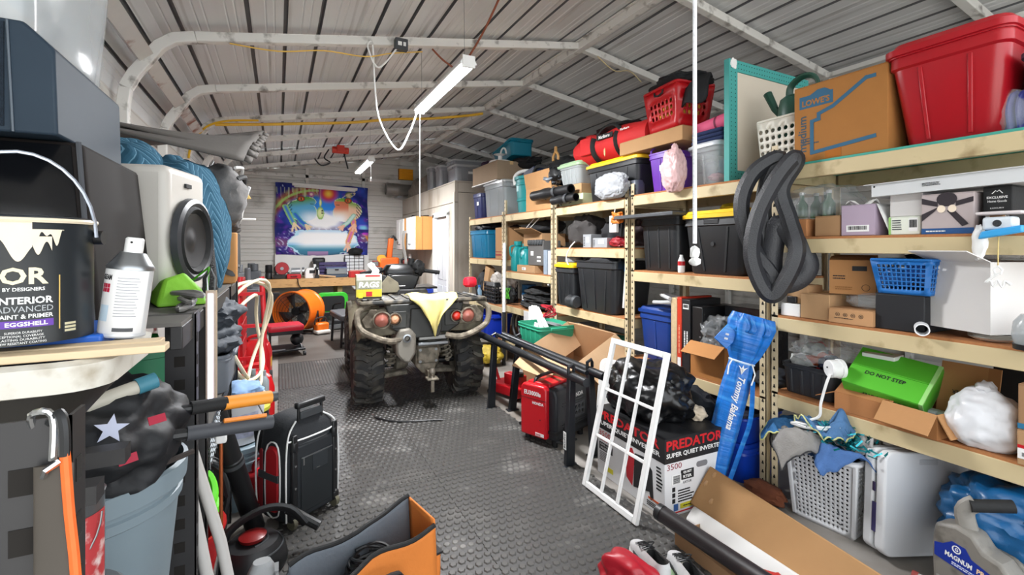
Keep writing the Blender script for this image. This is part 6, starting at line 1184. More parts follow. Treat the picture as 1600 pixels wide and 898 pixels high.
# tapestry: a printed cloth, the picture laid in as vertex colours
def painting():
    nu, nv = 150, 124; W_, H_ = 1.76, 1.42
    def sm(a, b, x): t_ = min(1, max(0, (x-a)/(b-a))); return t_*t_*(3-2*t_)
    def seg(px, py, ax, ay, bx, by):
        dx, dy = bx-ax, by-ay; t_ = max(0, min(1, ((px-ax)*dx+(py-ay)*dy)/(dx*dx+dy*dy))); return math.hypot(px-ax-dx*t_, py-ay-dy*t_), t_
    def pl(px, py, P): return min(seg(px, py, *P[i], *P[i+1])[0] for i in range(len(P)-1))
    def ell(px, py, cx, cy, rx, ry, a=0):
        x, y = px-cx, py-cy; c, s_ = cos(a), sin(a); return math.hypot((x*c+y*s_)/rx, (-x*s_+y*c)/ry)
    def mixc(a, b, k): return tuple(p+(q-p)*k for p, q in zip(a, b))
    def color(u, v):                                    # u right, v down, 0..1
        n1 = NZ.noise(V((u*6, v*6, 1))); n2 = NZ.noise(V((u*16, v*16, 5))); n3 = NZ.noise(V((u*34, v*34, 8)))
        c = mixc(lin('#0d1a6e'), lin('#2d4fc0'), sm(-.4, .5, n1+.2*n2))
        c = mixc(c, lin('#5a2a9c'), sm(.1, .7, n2+.4*abs(u-.5)*2*v))
        if n3 > .62: c = mixc(c, lin('#cfe0ff'), .8)
        d = math.hypot(u-.52, (v-.34)*.8); c = mixc(lin('#2f8be8'), c, sm(.05, .30, d))
        # arching trunk at the left and the dark right side
        a = abs(math.hypot((u-.42)*1.1, (v-.62)*1.0)-.54)
        if u < .45 and v < .62:
            k = sm(.10, .03, a); c = mixc(c, mixc(lin('#8c3a34'), lin('#b9a060'), sm(-.3, .4, NZ.noise(V((u*22, v*9, 2))))), k*.95)
            if a < .015: c = lin('#a6c46a')
        if u < .5 and .05 < v < .22 and math.sin(u*150) > .75 and v < .10+.1*abs(sin(u*37)): c = mixc(c, lin('#c9d6b0'), .7)
        # sun, small star, ringed planet
        d = math.hypot((u-.553), (v-.115)*.8)
        if d < .13: c = mixc(mixc(lin('#f2d24a'), lin('#e0603a'), sm(.0, .06, d)), mixc(lin('#c0306a'), c, sm(.06, .13, d)), sm(.045, .075, d))
        d = math.hypot(u-.37, (v-.135)*.8)
        if d < .04: c = mixc(lin('#f3d9cf'), mixc(lin('#b04a8a'), c, sm(.02, .04, d)), sm(.008, .022, d))
        d = ell(u, v, .78, .125, .042, .05); 
        if d < 1: c = mixc(lin('#cdb98c'), lin('#4a6a4a'), sm(.2, 1, d+.3*n2))
        d = abs(ell(u, v, .775, .14, .085, .025, -.6)-1)
        if d < .14: c = lin('#c9bfa0')
        # flowers and mushrooms low down
        for cx, cy, rx, ry, a1, a2 in ((.09,.83,.15,.09,'#e08a3a','#8a3ad0'), (.22,.93,.09,.06,'#f0b04a','#c04ab0'), (.97,.76,.09,.09,'#f0a03a','#c03ad0'), (.95,.60,.07,.05,'#7fd0e8','#6a4ae0')):
            d = ell(u, v, cx, cy, rx, ry, .2)
            if d < 1 and v < cy+ry*.55: c = mixc(lin(a1), lin(a2), sm(.2, 1, d+.25*n2))
            elif d < 1.25 and v > cy: c = mixc(c, lin('#2a1a6a'), .6)
        # pool
        e_ = ell(u, v, .50, .82, .36, .20)+.16*n2+.05*n3; e_ = max(e_, .9+(.665-v)*6)
        if e_ < 1:
            k = sm(.7, .80, v); c = mixc(lin('#8cc8f0'), lin('#eef8ff'), sm(.66, .74, v)*sm(.86, .80, v)) if v < .86 else mixc(lin('#5fb0c8'), lin('#3f7f9c'), sm(.86, .95, v))
            c = mixc(c, lin('#ffffff'), sm(.16, .05, abs(v-.765))*sm(.36, .2, abs(u-.52)))
        elif e_ < 1.06: c = lin('#bfe8f8')
        elif e_ < 1.35 and v > .55: c = mixc(c, mixc(lin('#3a2a80'), lin('#b9c0e8'), sm(.1, .5, NZ.noise(V((u*40-v*20, v*30, 3))))), .8)
        if v > .95 and .33 < u < .55: c = mixc(c, lin('#d090c0'), .6)
        # glow and mist between the frogs
        d = ell(u, v, .5, .51, .27, .15); c = mixc(lin('#ffffff'), c, sm(.45, 1.15, d+.18*n2))
        # the two frogs
        for m_, base, belly, back in ((0, '#5fb0d8', '#e6f4ff', '#5f9c3a'), (1, '#f0c8a8', '#ffffff', '#6fb03a')):
            x = u if m_ == 0 else 1-u+.035
            arm = pl(x, v, [(.10,.32),(.15,.46),(.19,.56)]); arm2 = pl(x, v, [(.20,.42),(.26,.52),(.32,.58)])
            hand = min(pl(x, v, [(.19,.55),(.17,.66)]), pl(x, v, [(.19,.55),(.215,.65)]), pl(x, v, [(.19,.55),(.25,.62)]), pl(x, v, [(.31,.57),(.37,.60)]), pl(x, v, [(.31,.57),(.355,.63)]), pl(x, v, [(.31,.57),(.33,.64)]))
            body = min(ell(x, v, .27, .37, .16, .135, .5), ell(x, v, .31, .25, .105, .075, -.12), ell(x, v, .36, .28, .05, .035))
            if body < 1.06:
                k = sm(.20, .33, v+.25*(x-.27)); c = mixc(lin(back), lin(base), k) if body < 1 else lin('#d8f0c0')
                c = mixc(c, lin(belly), sm(.33, .48, v)*sm(.2, .36, x))
                if m_ and .22 < v < .40 and x > .26: c = mixc(c, lin('#e06a4a'), sm(.40, .30, v)*.8)
                if x < .17 and abs(sin(x*90+v*60)) > .75: c = mixc(c, lin('#20304a'), .8)
                if .355 < x < .40 and abs(v-.275) < .006: c = lin('#284a28')
            if m_ == 1:
                arm = pl(u, v, [(.83,.50),(.84,.58),(.79,.74),(.77,.82)]); hand = min(hand, pl(u, v, [(.77,.82),(.73,.93)]), pl(u, v, [(.77,.82),(.765,.95)]), pl(u, v, [(.77,.82),(.80,.93)]))
            if arm < .030: c = mixc(lin('#3a7fd8') if m_ == 0 else lin('#e070b0'), lin('#a0d860') if m_ == 0 else lin('#f0b050'), sm(.0, .03, arm))
            if arm2 < .026: c = mixc(lin('#2f6fd0') if m_ == 0 else lin('#cfe8e0'), lin('#60c0a0'), sm(.01, .026, arm2))
            if hand < .011: c = lin('#f0d8b0') if m_ == 0 else lin('#f4c4a8')
            d = ell(x, v, .262, .205, .034, .034)
            if d < 1: c = lin('#b8402a') if d > .55 else (lin('#1a0a08') if abs(x-.262) < .007 else lin('#e09a3a'))
            elif d < 1.25: c = lin('#2f4a2a')
        # bottle shaped light between them
        d = min(ell(u, v, .467, .40, .04, .09), ell(u, v, .467, .25, .014, .06))
        if d < 1: c = mixc(lin('#e8f0b0'), lin('#8fc060'), sm(.5, 1, d))
        if min(math.hypot(u-.487, v-.365), math.hypot(u-.487, v-.40)) < .011: c = lin('#2a2a30')
        c = mixc(c, lin('#1a1030'), sm(.05, .0, min(u, 1-u, v, 1-v))*.45)
        return c
    m = M(); 
    m.grid(nu, nv, lambda u, v: (W_*u+.012*sin(v*8)*(1-2*u)*(abs(u-.5) > .44), -.014-.006*sin(u*13)*v-.004*sin(v*19+u*7), H_*(1-v)+.016*sin(u*9+1)*(v < .04 or v > .96)))
    o = m.obj('tapestry', None, smooth=180); me = o.data; me.materials.clear()
    at = me.color_attributes.new('print', 'FLOAT_COLOR', 'POINT'); buf = []
    for j in range(nv+1):
        for i in range(nu+1): buf += [*color(i/nu, j/nv), 1]
    at.data.foreach_set('color', buf)
    mt_ = bpy.data.materials.new('printed_cloth'); mt_.use_nodes = True; nt = mt_.node_tree; a = nt.nodes.new('ShaderNodeVertexColor'); a.layer_name = 'print'
    b = nt.nodes['Principled BSDF']; b.inputs['Roughness'].default_value = .85; nt.links.new(a.outputs[0], b.inputs['Base Color']); me.materials.append(mt_)
    return o
o = painting(); o.location = (-.055, 10.33, 1.24); tag(o, 'large colourful cloth tapestry of two frogs facing over a glowing pool', 'tapestry')
t = thing('strip_light', 'unlit white strip light fixed along the top of the tapestry', 'lamp', (.86, 10.28, 2.60), 0, ry=.035)
M().prism([(-.62, 0), (.62, 0), (.62, .055), (-.62, .055)], -.05, .03).obj('housing', WHT, t, bevel=.008); M().cyl((-.58, -.02, -.012), (.58, -.02, -.012), .016).obj('tube_lamp', WHT, t)
# bench top things
BZ = .811
def bitem(name, label, cat, x, y=9.8, z=BZ): return thing(name, label, cat, (x, y, z))
t = bitem('black_canister', 'black ribbed canister at the left end of the workbench', 'canister', -.16); M().lathe([(0, 0), (.06, 0), (.06, .09), (.055, .1), (.055, .12), (.06, .13), (.06, .25), (.05, .26), (0, .26)], 18).obj('body', BLK, t)
t = bitem('bench_saw', 'red and black bench tool with a round blade guard on the workbench', 'tool', .04); M().cb((0, 0, .04), (.26, .2, .08)).obj('base', BLK, t, bevel=.01); M().lathe([(0, -.03), (.11, -.03), (.12, 0), (.11, .03), (0, .03)], 20, MX.Translation((.02, 0, .19)) @ MX.Rotation(pi/2, 4, 'X')).obj('guard', mat('#a3262c', .4), t); M().cyl((.02, -.05, .19), (.02, .05, .19), .03).obj('hub', STEEL, t); M().tube([(-.08, 0, .08), (-.1, 0, .2), (-.03, 0, .28)], .02).obj('arm', BLK, t)
t = bitem('grinder', 'grey metal grinder with two wheels in front of the white board', 'tool', .30, 10.0)
M().cyl((-.08, 0, .12), (.08, 0, .12), .07).obj('motor', mat('#b9bcc0', .3, metal=.6), t); M().cb((0, 0, .03), (.2, .16, .06)).obj('base', GRYP, t, bevel=.01)
for x in (-.13, .13): M().lathe([(0, -.02), (.08, -.02), (.08, .02), (0, .02)], 18, MX.Translation((x, 0, .12)) @ MX.Rotation(pi/2, 4, 'Y')).obj('grinding_wheel', STEEL, t)
t = bitem('red_case', 'small red tool case on the workbench', 'case', .26, 9.68); M().cb((0, 0, .045), (.24, .14, .09)).obj('case', RED, t, bevel=.012); M().tube([(-.05, -.075, .05), (-.04, -.1, .05), (.04, -.1, .05), (.05, -.075, .05)], .008, 6).obj('handle', BLK, t); M().cb((0, 0, .092), (.2, .1, .006)).obj('lid_recess', BLK, t)
t = bitem('white_machine', 'white bench appliance with a dark screen on the workbench', 'machine', .58, 9.85); M().loft([rrect(.26*k, .2*k, .03, 4, z) for k, z in ((1, 0), (1, .13), (.8, .19))]).obj('body', WHTM, t); M().cb((0, -.095, .12), (.1, .02, .06)).obj('screen', BLK, t, bevel=.004); M().cyl((.05, 0, .19), (.05, 0, .26), .025).obj('chimney', WHTM, t)
t = bitem('black_bin', 'black rounded bin standing against the white board', 'bin', .72, 10.12); M().loft([rrect(.22*k, .18*k, .04, 4, z) for k, z in ((.8, 0), (1, .3), (1.06, .3), (1.06, .36), (.9, .38))]).obj('body', BLK, t); M().cb((0, -.095, .33), (.12, .02, .03)).obj('lid_grip', GRYP, t, bevel=.005)
t = bitem('cordless_drill', 'black cordless drill standing on the workbench', 'drill', .66, 9.68); M().cb((0, 0, .03), (.08, .1, .06)).obj('battery', BLK, t, bevel=.008); M().cb((0, 0, .11), (.04, .05, .12)).obj('handle', BLK, t, bevel=.012); M().cyl((0, .06, .19), (0, -.09, .19), .035).obj('motor', BLK, t); M().cyl((0, -.09, .19), (0, -.14, .19), .015).obj('chuck', STEEL, t)
solo(M().box(-.16, .16, -.01, .01, 0, .03), 'wooden_offcut', C4, 'pale wooden strip lying aslant on the workbench', 'wood', (.84, 9.7, BZ+.02), .2, ry=.12)
t = bitem('organiser_case', 'clear organiser case stacked on dark trays on the workbench', 'case', 1.02, 9.85)
M().cb((0, 0, .03), (.40, .24, .06)).obj('tray', mat('#3a4a5c', .5), t, bevel=.005); M().cb((0, 0, .12), (.36, .22, .11)).obj('clear_box', CLEARG, t, bevel=.008); M().cb((0, 0, .183), (.38, .23, .014)).obj('lid', mat('#6f86a8', .3), t, bevel=.003); M().cb((0, -.115, .15), (.07, .012, .03)).obj('clasp', BLK, t)
for x in (-.09, 0, .09): M().box(x-.002, x+.002, -.1, .1, .07, .17).obj('divider', CLEARG, t)
t = bitem('purple_tray_stack', 'dark stack of trays with a purple edge behind the clear organiser', 'tray', .98, 10.10)
for k in range(4): M().cb((0, 0, .05+k*.07), (.52, .18, .06)).obj('tray', mat('#3b3060', .5, var=.3, vs=30), t, bevel=.006)
t = bitem('red_parts_bin', 'red parts box in front of the black drawer cabinet', 'box', 1.40, 9.66); M().cb((0, 0, .06), (.34, .18, .12)).obj('box', mat('#bb2320', .45), t, bevel=.008); M().cb((0, 0, .13), (.3, .14, .02)).obj('contents', mat('#c8998a', .7, var=.5, vs=40), t, bevel=.004)
for k in range(4): M().box(-.15+k*.08, -.14+k*.08, -.092, -.088, .01, .11).obj('rib', mat('#8a1512', .5), t)
t = bitem('drawer_cabinet', 'black small parts cabinet with rows of white drawers at the right of the tapestry', 'cabinet', 1.40, 10.12, BZ+.0)
M().box(-.19, .19, -.02, .08, 0, .43).obj('frame', BLK, t)
for j in range(6):
    for i in range(4): M().box(-.18+i*.091, -.10+i*.091, -.035, -.018, .03+j*.066, .085+j*.066).obj('drawer', mat('#dfe3e6', .3), t, bevel=.003)
t = bitem('black_cap_lamp', 'black cap and headlamp sitting on the drawer cabinet', 'cap', 1.42, 10.10, BZ+.432); M().blob((0, 0, .06), (.14, .1, .09), 91, .25, 2.2, 3, .7).obj('crown', BLKM, t); M().cb((.02, -.11, .03), (.14, .12, .012)).obj('peak', BLKM, t, bevel=.004)
t = bitem('clear_jars', 'stack of clear tubs with red lids on the workbench', 'tubs', 1.80, 9.85)
for k in range(3): M().lathe([(0, .0), (.085, 0), (.09, .085), (0, .085)], 18, MX.Translation((.0, 0, .105*k))).obj('tub', CLEARG, t); M().lathe([(.093, .085), (.093, .104), (0, .104)], 18, MX.Translation((0, 0, .105*k))).obj('lid', mat('#b8483c', .5), t)
solo(M().prism([(-.05, 0), (.05, 0), (.10, .55), (.12, .62), (.07, .60)], 0, .015), 'saw_blade', mat('#35302c', .6), 'tall dark curved blade standing at the right of the tubs', 'tool', (1.98, 10.0, BZ))
t = bitem('orange_tool', 'upright orange chain tool among the clutter below the cabinets', 'tool', 1.93, 9.30, .98); t.scale = (1.25, 1, 1.1); M().box(-.14, .14, -.12, .13, -.88, 0).obj('pedestal', GRYP, t); OR = mat('#e0641a', .5, var=.2)
M().cb((0, 0, .10), (.3, .2, .2)).obj('body', OR, t, bevel=.03); M().cb((.02, 0, .36), (.08, .1, .36), rot=(0, .08, 0)).obj('upright', OR, t, bevel=.02); M().lathe([(.0, -.03), (.07, -.03), (.07, .03), (0, .03)], 16, MX.Translation((-.12, -.06, .18)) @ MX.Rotation(pi/2, 4, 'X')).obj('spool', mat('#f0a030', .5), t); M().tube([(.02, 0, .52), (.07, 0, .58), (.12, 0, .5)], .018, 8, smooth=3).obj('handle', BLK, t)
t = bitem('red_tool', 'red and black power tool hanging clutter at the right end of the workbench', 'tool', 2.28, 9.2, .30); M().box(-.12, .12, -.15, .15, 0, .5).obj('stand', GRYP, t); M().blob((0, 0, .68), (.13, .16, .18), 92, .3, 2.6, 3).obj('body', mat('#8a2a24', .5, var=.5, vs=20), t); M().tube([(-.1, -.1, .7), (-.16, -.16, .85), (-.05, -.2, .9)], .02, 8, smooth=3).obj('handle', BLK, t); M().cb((.02, -.1, .9), (.05, .05, .14)).obj('nozzle', WHT, t, bevel=.01)
cord('black lead hanging down the front of the workbench', [(.30, 9.62, .82), (.32, 9.50, .80), (.34, 9.49, .70), (.44, 9.49, .55), (.55, 9.5, .48)], .009, BLK)
# wall cupboards on the closet wall
for i, (y0, y1, lb) in enumerate(((8.13, 8.75, 'white fronted wall cupboard with a tan wooden side, nearest the closet door'), (8.95, 9.55, 'second white fronted wall cupboard, further from the closet door'))):
    t = thing('wall_cupboard', lb, 'cupboard', (2.455, y0, 1.355)); D_, H_ = .30, .59; OAK = mat('#c98f4e', .6, var=.12, vs=4, stretch=(6, 6, 1)); L_ = y1-y0
    M().box(-D_, 0, 0, L_, 0, H_).obj('carcass', OAK, t, bevel=.003); M().box(-D_*.62, -D_*.6, -.003, .001, 0, H_).obj('side_joint', mat('#9a6a34', .6), t)
    for k in range(2):
        d_ = M().box(-D_-.02, -D_-.001, .005+k*L_/2, L_/2-.005+k*L_/2, .004, H_-.004).obj('door', WHTM, t, bevel=.003); M().box(-D_-.024, -D_-.019, .05+k*L_/2, L_/2-.05+k*L_/2, .06, H_-.06).obj('door_panel', WHTM, d_, bevel=.006); M().cyl((-D_-.02, (.04 if k else L_/2-.04)+k*L_/2, .1), (-D_-.045, (.04 if k else L_/2-.04)+k*L_/2, .1), .012).obj('knob', STEEL, d_)
o = M().grid(10, 12, lambda u, v: (-.03*sin(v*5)-.02*sin(u*11)*v, .22*(u-.5)*(1-.2*v), -.62*v)).obj('grey_towel', mat('#8f8d88', .95, var=.15, vs=20), smooth=180, solid=.008); o.location = (2.085, 8.66, 1.70); tag(o, 'grey towel hung over the door of the nearer wall cupboard', 'towel')
cord('black cable lying along the top of the wall cupboards', [(2.4, 8.2, 1.96), (2.35, 8.5, 1.965), (2.38, 8.7, 1.96), (2.3, 8.9, 2.0), (2.34, 9.1, 1.965), (2.36, 9.4, 1.96)], .016, BLK, 'cable', 'cable')
tote('bright blue bin at the foot of the closet door', .3, .3, .32, (2.22, 7.55, .0), 0, m=mat('#1440b8', .4), ribs=2, taper=.8)
carton('carton below the stacked blue bin', .3, .3, .3, (2.25, 7.95, .0), 0, m=C3, tape=False)
tote('bright blue bin raised on a carton beside the closet door', .28, .28, .38, (2.25, 7.95, .302), 0, m=mat('#1440b8', .4), ribs=2, taper=.85)
# on the floor in front of the bench
t = thing('drum_fan', 'big orange drum fan standing on the floor under the workbench', 'fan', (.30, 8.45, 0), -.62)
OF = mat('#e06a12', .4, var=.1); TF = MX.Translation((0, 0, .36)) @ MX.Rotation(pi/2, 4, 'X')
M().lathe([(.315, -.20), (.335, -.21), (.335, -.18), (.32, -.16), (.32, .14), (.335, .16), (.335, .20), (.315, .20), (.315, -.2)], 40, TF).obj('drum', OF, t)
gr_ = M()
for r_ in (.07, .12, .17, .22, .27, .31): gr_.tube([(r_*cos(2*pi*k/36), -.0, r_*sin(2*pi*k/36)) for k in range(36)], .003, 4, True, T=MX.Translation((0, -.19, .36)))
for k in range(8): gr_.cyl((.04*cos(k*pi/4), -.19, .36+.04*sin(k*pi/4)), (.315*cos(k*pi/4), -.19, .36+.315*sin(k*pi/4)), .003, n=4)
gr_.obj('front_grille', BLK, t, kind='stuff'); M().lathe([(0, -.2), (.03, -.2), (.035, -.19), (0, -.185)], 16, TF).obj('badge', STEEL, t); M().cyl((0, -.1, .36), (0, .12, .36), .07).obj('motor', BLK, t)
for k in range(4):
    a = k*pi/2+.4; M().add([(.05*cos(a), -.06, .36+.05*sin(a)), (.29*cos(a-.35), -.1, .36+.29*sin(a-.35)), (.30*cos(a+.35), -.02, .36+.30*sin(a+.35)), (.06*cos(a+.9), -.02, .36+.06*sin(a+.9))], [(0,1,2,3)]).obj('blade', GRYP, t, solid=.004)
M().tube([(-.3, -.12, .012), (.3, -.12, .012), (.3, .12, .012), (-.3, .12, .012)], .012, 6, True).obj('stand', BLK, t)
for x in (-.30, .30): M().tube([(x, -.1, .012), (x*1.13, 0, .36), (x, .1, .012)], .012, 6).obj('stand_leg', BLK, t)
M().box(-.338, -.325, -.08, .06, .30, .42).obj('sticker', mat('#e6d8cc', .5), t)
t = thing('green_chair', 'bright green plastic chair back beneath the workbench', 'chair', (.88, 9.1, 0), 0)
M().loft([[(p[0], k, p[1]+.40) for p in rrect(.54, .36, .10, 6)] for k in (0, .05)][::-1]).obj('shell', mat('#35b52a', .4), t, bevel=.012); M().loft([[(p[0], k, p[1]+.38) for p in rrect(.42, .27, .07, 6)] for k in (-.012, .01)][::-1]).obj('pad', BLKM, t, bevel=.006); M().box(-.2, .2, .0, .35, .0, .24).obj('base', BLK, t, bevel=.03)
t = thing('mower_body', 'black machine chassis and levers in front of the green seat', 'machine', (1.06, 8.58, 0)); M().box(-.30, .25, -.2, .25, .08, .20).obj('deck', BLK, t, bevel=.04)
for x in (-.3, .28): 
    for y in (-.16, .2): M().cyl((x-.04, y, .09), (x+.04, y, .09), .09).obj('wheel', BLKM, t)
M().tube([(-.2, .1, .18), (-.22, 0, .4), (-.1, -.1, .45)], .015, 8, smooth=3).obj('lever', BLK, t); M().tube([(.0, .1, .18), (.02, -.05, .38), (.2, -.1, .42)], .02, 8, smooth=3).obj('lever', BLK, t); M().cb((.0, -.1, .3), (.3, .2, .05), rot=(.2, 0, .1)).obj('platform', GRYP, t, bevel=.01)
t = thing('chainsaw', 'small orange and white chainsaw on the floor beside the fan', 'chainsaw', (.62, 8.15, 0), .3); M().cb((0, 0, .12), (.2, .16, .14)).obj('body', OF, t, bevel=.025); M().cb((0, -.03, .05), (.22, .18, .06)).obj('lower_case', mat('#d9d4cc', .5), t, bevel=.02); M().tube([(-.1, 0, .16), (-.09, 0, .25), (.05, 0, .27), (.1, 0, .18)], .014, 8, smooth=3).obj('handle', BLK, t); M().box(.1, .42, -.01, .01, .06, .13).obj('guide_bar', STEEL, t, bevel=.002)
t = thing('weight_bench', 'low dark padded bench standing left of the four wheeler', 'bench', (.90, 7.15, 0), .1); M().box(-.17, .17, -.32, .42, .38, .46).obj('pad', mat('#4a4a4e', .5), t, bevel=.02)
for x in (-.13, .13):
    for y in (-.25, .36): M().tube([(x, y, .38), (x*1.15, y, .0)], .018, 8).obj('leg', BLK, t)
M().box(-.16, .16, -.26, -.24, .05, .08).obj('cross_bar', BLK, t)
t = thing('creeper_stool', 'red padded mechanic stool on a black wheeled frame', 'stool', (.07, 6.80, 0), .15); M().loft([rrect(.42*k, .36*k, .03, 4, z) for k, z in ((.96, .33), (1, .35), (1, .385), (.95, .40))]).obj('seat', mat('#b3162c', .45), t, smooth=40); M().loft([rrect(.40, .34, .03, 4, z) for z in (.285, .33)]).obj('seat_pan', BLK, t)
for x in (-.15, .15): M().tube([(x, .14, .29), (x*1.1, .02, .18), (x*1.2, -.1, .12), (x*1.25, -.16, .07)], .014, 8, smooth=3).obj('strut', BLK, t)
M().box(-.22, .22, -.20, .20, .075, .10).obj('tray', BLK, t, bevel=.008); M().box(-.24, -.02, -.21, -.19, .10, .115).obj('tray_edge', STEEL, t)
for x in (-.21, .21):
    for y in (-.18, .18): M().cyl((x-.015, y, .03), (x+.015, y, .03), .03).obj('caster', BLK, t)
M().blob((.15, .0, .19), (.08, .08, .08), 93, .1, 2, 3).obj('hanging_bag', BLK, t)
tag(M().box(-.28, .02, -.15, .15, 0, .62).obj('black_cabinet', BLK, bevel=.01), 'black cabinet under the workbench at the left of the fan', 'cabinet').location = (.0, 9.2, 0)
# ================================================================== left side
RK2 = mat('#2b2a2b', .5, var=.12, vs=8)
def lrack(label, y0, y1, decks, posts, top):
    t = thing('steel_rack', label, 'shelving', (0, 0, 0))
    for y in posts:
        for x0, x1, s in ((-.29, -.215, 1), (-.93, -.87, -1)):
            p = M().box(x0, x1, y, y+.004, 0, top)
            xx = x1 if s > 0 else x0
            p.box(min(xx, xx-s*.004), max(xx, xx-s*.004), y, y+.045, 0, top)
            po = p.obj('post', RK2, t)
            if s > 0:
                h_ = M(); z = .05
                while z < top-.03: h_.box(x0+.022, x0+.048, y-.001, y+.001, z, z+.03).box(x1-.001, x1+.001, y+.014, y+.03, z, z+.028); z += .067
                h_.obj('square_holes', HOLE, po, kind='stuff')
    for z, a, b in decks:
        for x0, x1 in ((-.25, -.222), (-.92, -.89)): M().box(x0, x1, a, b, z-.07, z-.01).obj('beam', RK2, t, bevel=.003)
        M().box(-.92, -.225, a, b, z-.01, z).obj('deck', mat('#6a6763', .6, metal=.3, var=.1), t)
    return t
lrack('near dark steel rack at the left edge, with square holed posts', .72, 1.66, [(.38, .76, 1.64), (1.205, 1.47, 1.64)], (.715, 1.64), 1.205)
lrack('second dark steel rack on the left, under the quilted blankets', 1.87, 3.2, [(.12, 1.9, 3.2), (.75, 1.9, 3.2), (1.205, 1.68, 3.22)], (1.86, 2.77, 3.18), 1.20)
# tray, planks, paint can, spray can
t = thing('utility_tray', 'dark tapered tray with a thick dirty white rim at the near left', 'tray', (-.565, 1.085, 1.012))
def rg(w_, d_, z, r=.06): return rrect(w_, d_, r, 4, z)
M().loft([rg(.36, .20, 0), rg(.62, .29, .165)], True, False).obj('pan', mat('#26231f', .5), t); M().loft([rg(.62, .29, .165), rg(.655, .325, .17), rg(.665, .335, .21), rg(.64, .31, .216), rg(.60, .27, .19)], False, True).obj('rim', mat('#d9d5ca', .5, dirt='#a89c88', damt=.25, ds=12), t, smooth=40)
for y in (-.08, .08): M().box(-.40, .30, y-.02, y+.02, -.03, 0).obj('bearer', RK2, t)
for i, (y, x1, lb) in enumerate(((.955, -.165, 'thin pale wooden lath nearest the camera on the white rim'), (1.005, -.18, 'thin pale wooden lath further back on the white rim'))):
    solo(M().box(-.9, x1, -.018, .018, 0, .012), 'wooden_lath', mat('#dcc4a0', .7, var=.12, stretch=(1, 9, 9)), lb, 'wood', (0, y, 1.229), bevel=.002)
solo(M().box(-.55, -.27, 1.03, 1.24, 0, .022), 'blue_tray', mat('#1a5fc0', .4), 'flat blue tray under the paint can', 'tray', (0, 0, 1.229), bevel=.004)
t = thing('paint_can', 'dark paint can with gold lettering and dripped cream paint, at the left edge', 'can', (-.375, 1.045, 1.2515), .16)
R_ = .088
M().lathe([(0, 0), (R_, 0), (R_, .185), (R_+.003, .19), (R_+.003, .195), (R_-.006, .197), (R_-.010, .188), (0, .187)], 40).obj('can', mat('#1d2226', .35, var=.1), t)
def wrap(parent, s, a, z, h, m, width, name='lettering', **k):   # lettering bent round the can, a = angle from the front
    o = text(parent, s, (0, 0, 0), h, m, 'top', width, name=name, **k)
    for v in o.data.vertices:
        q = a+v.co.x/R_; v.co = ((R_+.0006+max(0, v.co.z))*sin(q), -(R_+.0006+max(0, v.co.z))*cos(q), z+v.co.y)
    o.rotation_euler = (0, 0, 0); return o
def wpatch(parent, a0, a1, z0, z1, m, name='printed_panel', e=.0004, n=10):
    return M().grid(n, 2, lambda u, v: ((R_+e)*sin(a0+(a1-a0)*u), -(R_+e)*cos(a0+(a1-a0)*u), z0+(z1-z0)*v)).obj(name, m, parent)
GOLD = mat('#d9b86a', .4, metal=.4)
wrap(t, 'COLOR', -.20, .105, .026, mat('#e8dcb8', .4), .125, bold=.03); wrap(t, 'DEVELOPED BY DESIGNERS', -.02, .085, .0055, WHT, .085, bold=.02)
wrap(t, 'INTERIOR', .22, .068, .011, WHT, .062, bold=.03); wrap(t, 'ADVANCED', .22, .055, .009, mat('#a9acb0', .5), .062, bold=.0); wrap(t, 'PAINT & PRIMER', .22, .044, .0065, WHT, .062, bold=.02)
wpatch(t, -.12, .58, .027, .038, mat('#5a2a9a', .4)); wrap(t, 'EGGSHELL', .24, .0325, .0065, WHT, .046, bold=.03)
for k, s in enumerate(('SUPERIOR DURABILITY', 'EXCEPTIONAL COVERAGE', 'LONG LASTING DURABILITY', 'MOLD & MILDEW RESISTANT COATING')): wrap(t, s, .20-.05*k, .020-k*.0052, .0034, WHT, .04+.012*k)
wpatch(t, .655, .675, .02, .105, GOLD); wpatch(t, -.85, -.35, -.0+.004, .072, mat('#d5e3b8', .5), 'printed_swatch')
wpatch(t, .72, .95, .012, .030, mat('#2b3036', .4)); 
for k in range(3): wpatch(t, .74, .93, .014+k*.0055, .0175+k*.0055, mat('#c9c2a0', .5), 'small_print', .0009)
CRM = mat('#e6d7bd', .4, var=.06, vs=20)
def drip(a0, a1, ztop, f): M().grid(90, 4, lambda u, v: ((R_+.0022)*sin(a0+(a1-a0)*u), -(R_+.0022)*cos(a0+(a1-a0)*u), ztop-v*f(u))).obj('paint_drip', CRM, t, smooth=180)
drip(-1.25, .30, .193, lambda u: .03+.025*abs(sin(u*5))+.012*sin(u*23)+(.075 if .52 < u < .57 else 0)); drip(.0, .72, .176, lambda u: .012+.008*sin(u*17)+.006*sin(u*31)); drip(.1, .55, .165, lambda u: .018+.01*sin(u*13))
M().tube([(R_*1.03*cos(a), R_*1.03*sin(a), .19) for a in [k*pi/16 for k in range(32)]], .004, 6, True).obj('rim_paint', CRM, t)
M().tube([(R_*1.06*cos(a)*1.0, -.02-R_*.5*sin(a)*.2, .165+.135*sin(a)) for a in [pi*k/16 for k in range(17)]], .0028, 6).obj('wire_handle', mat('#b9c2d0', .25, metal=.7), t)
for sx in (-1, 1): M().cyl((sx*R_*.98, -.0, .165), (sx*(R_+.014), -.005, .165), .012).obj('handle_lug', BLK, t)
t = thing('spray_can', 'white spray can with red squares on its label, leaning beside the paint can', 'can', (-.253, 1.07, 1.2425), -.1, ry=.12); t.scale = (.96, .96, .93); r2 = .0355
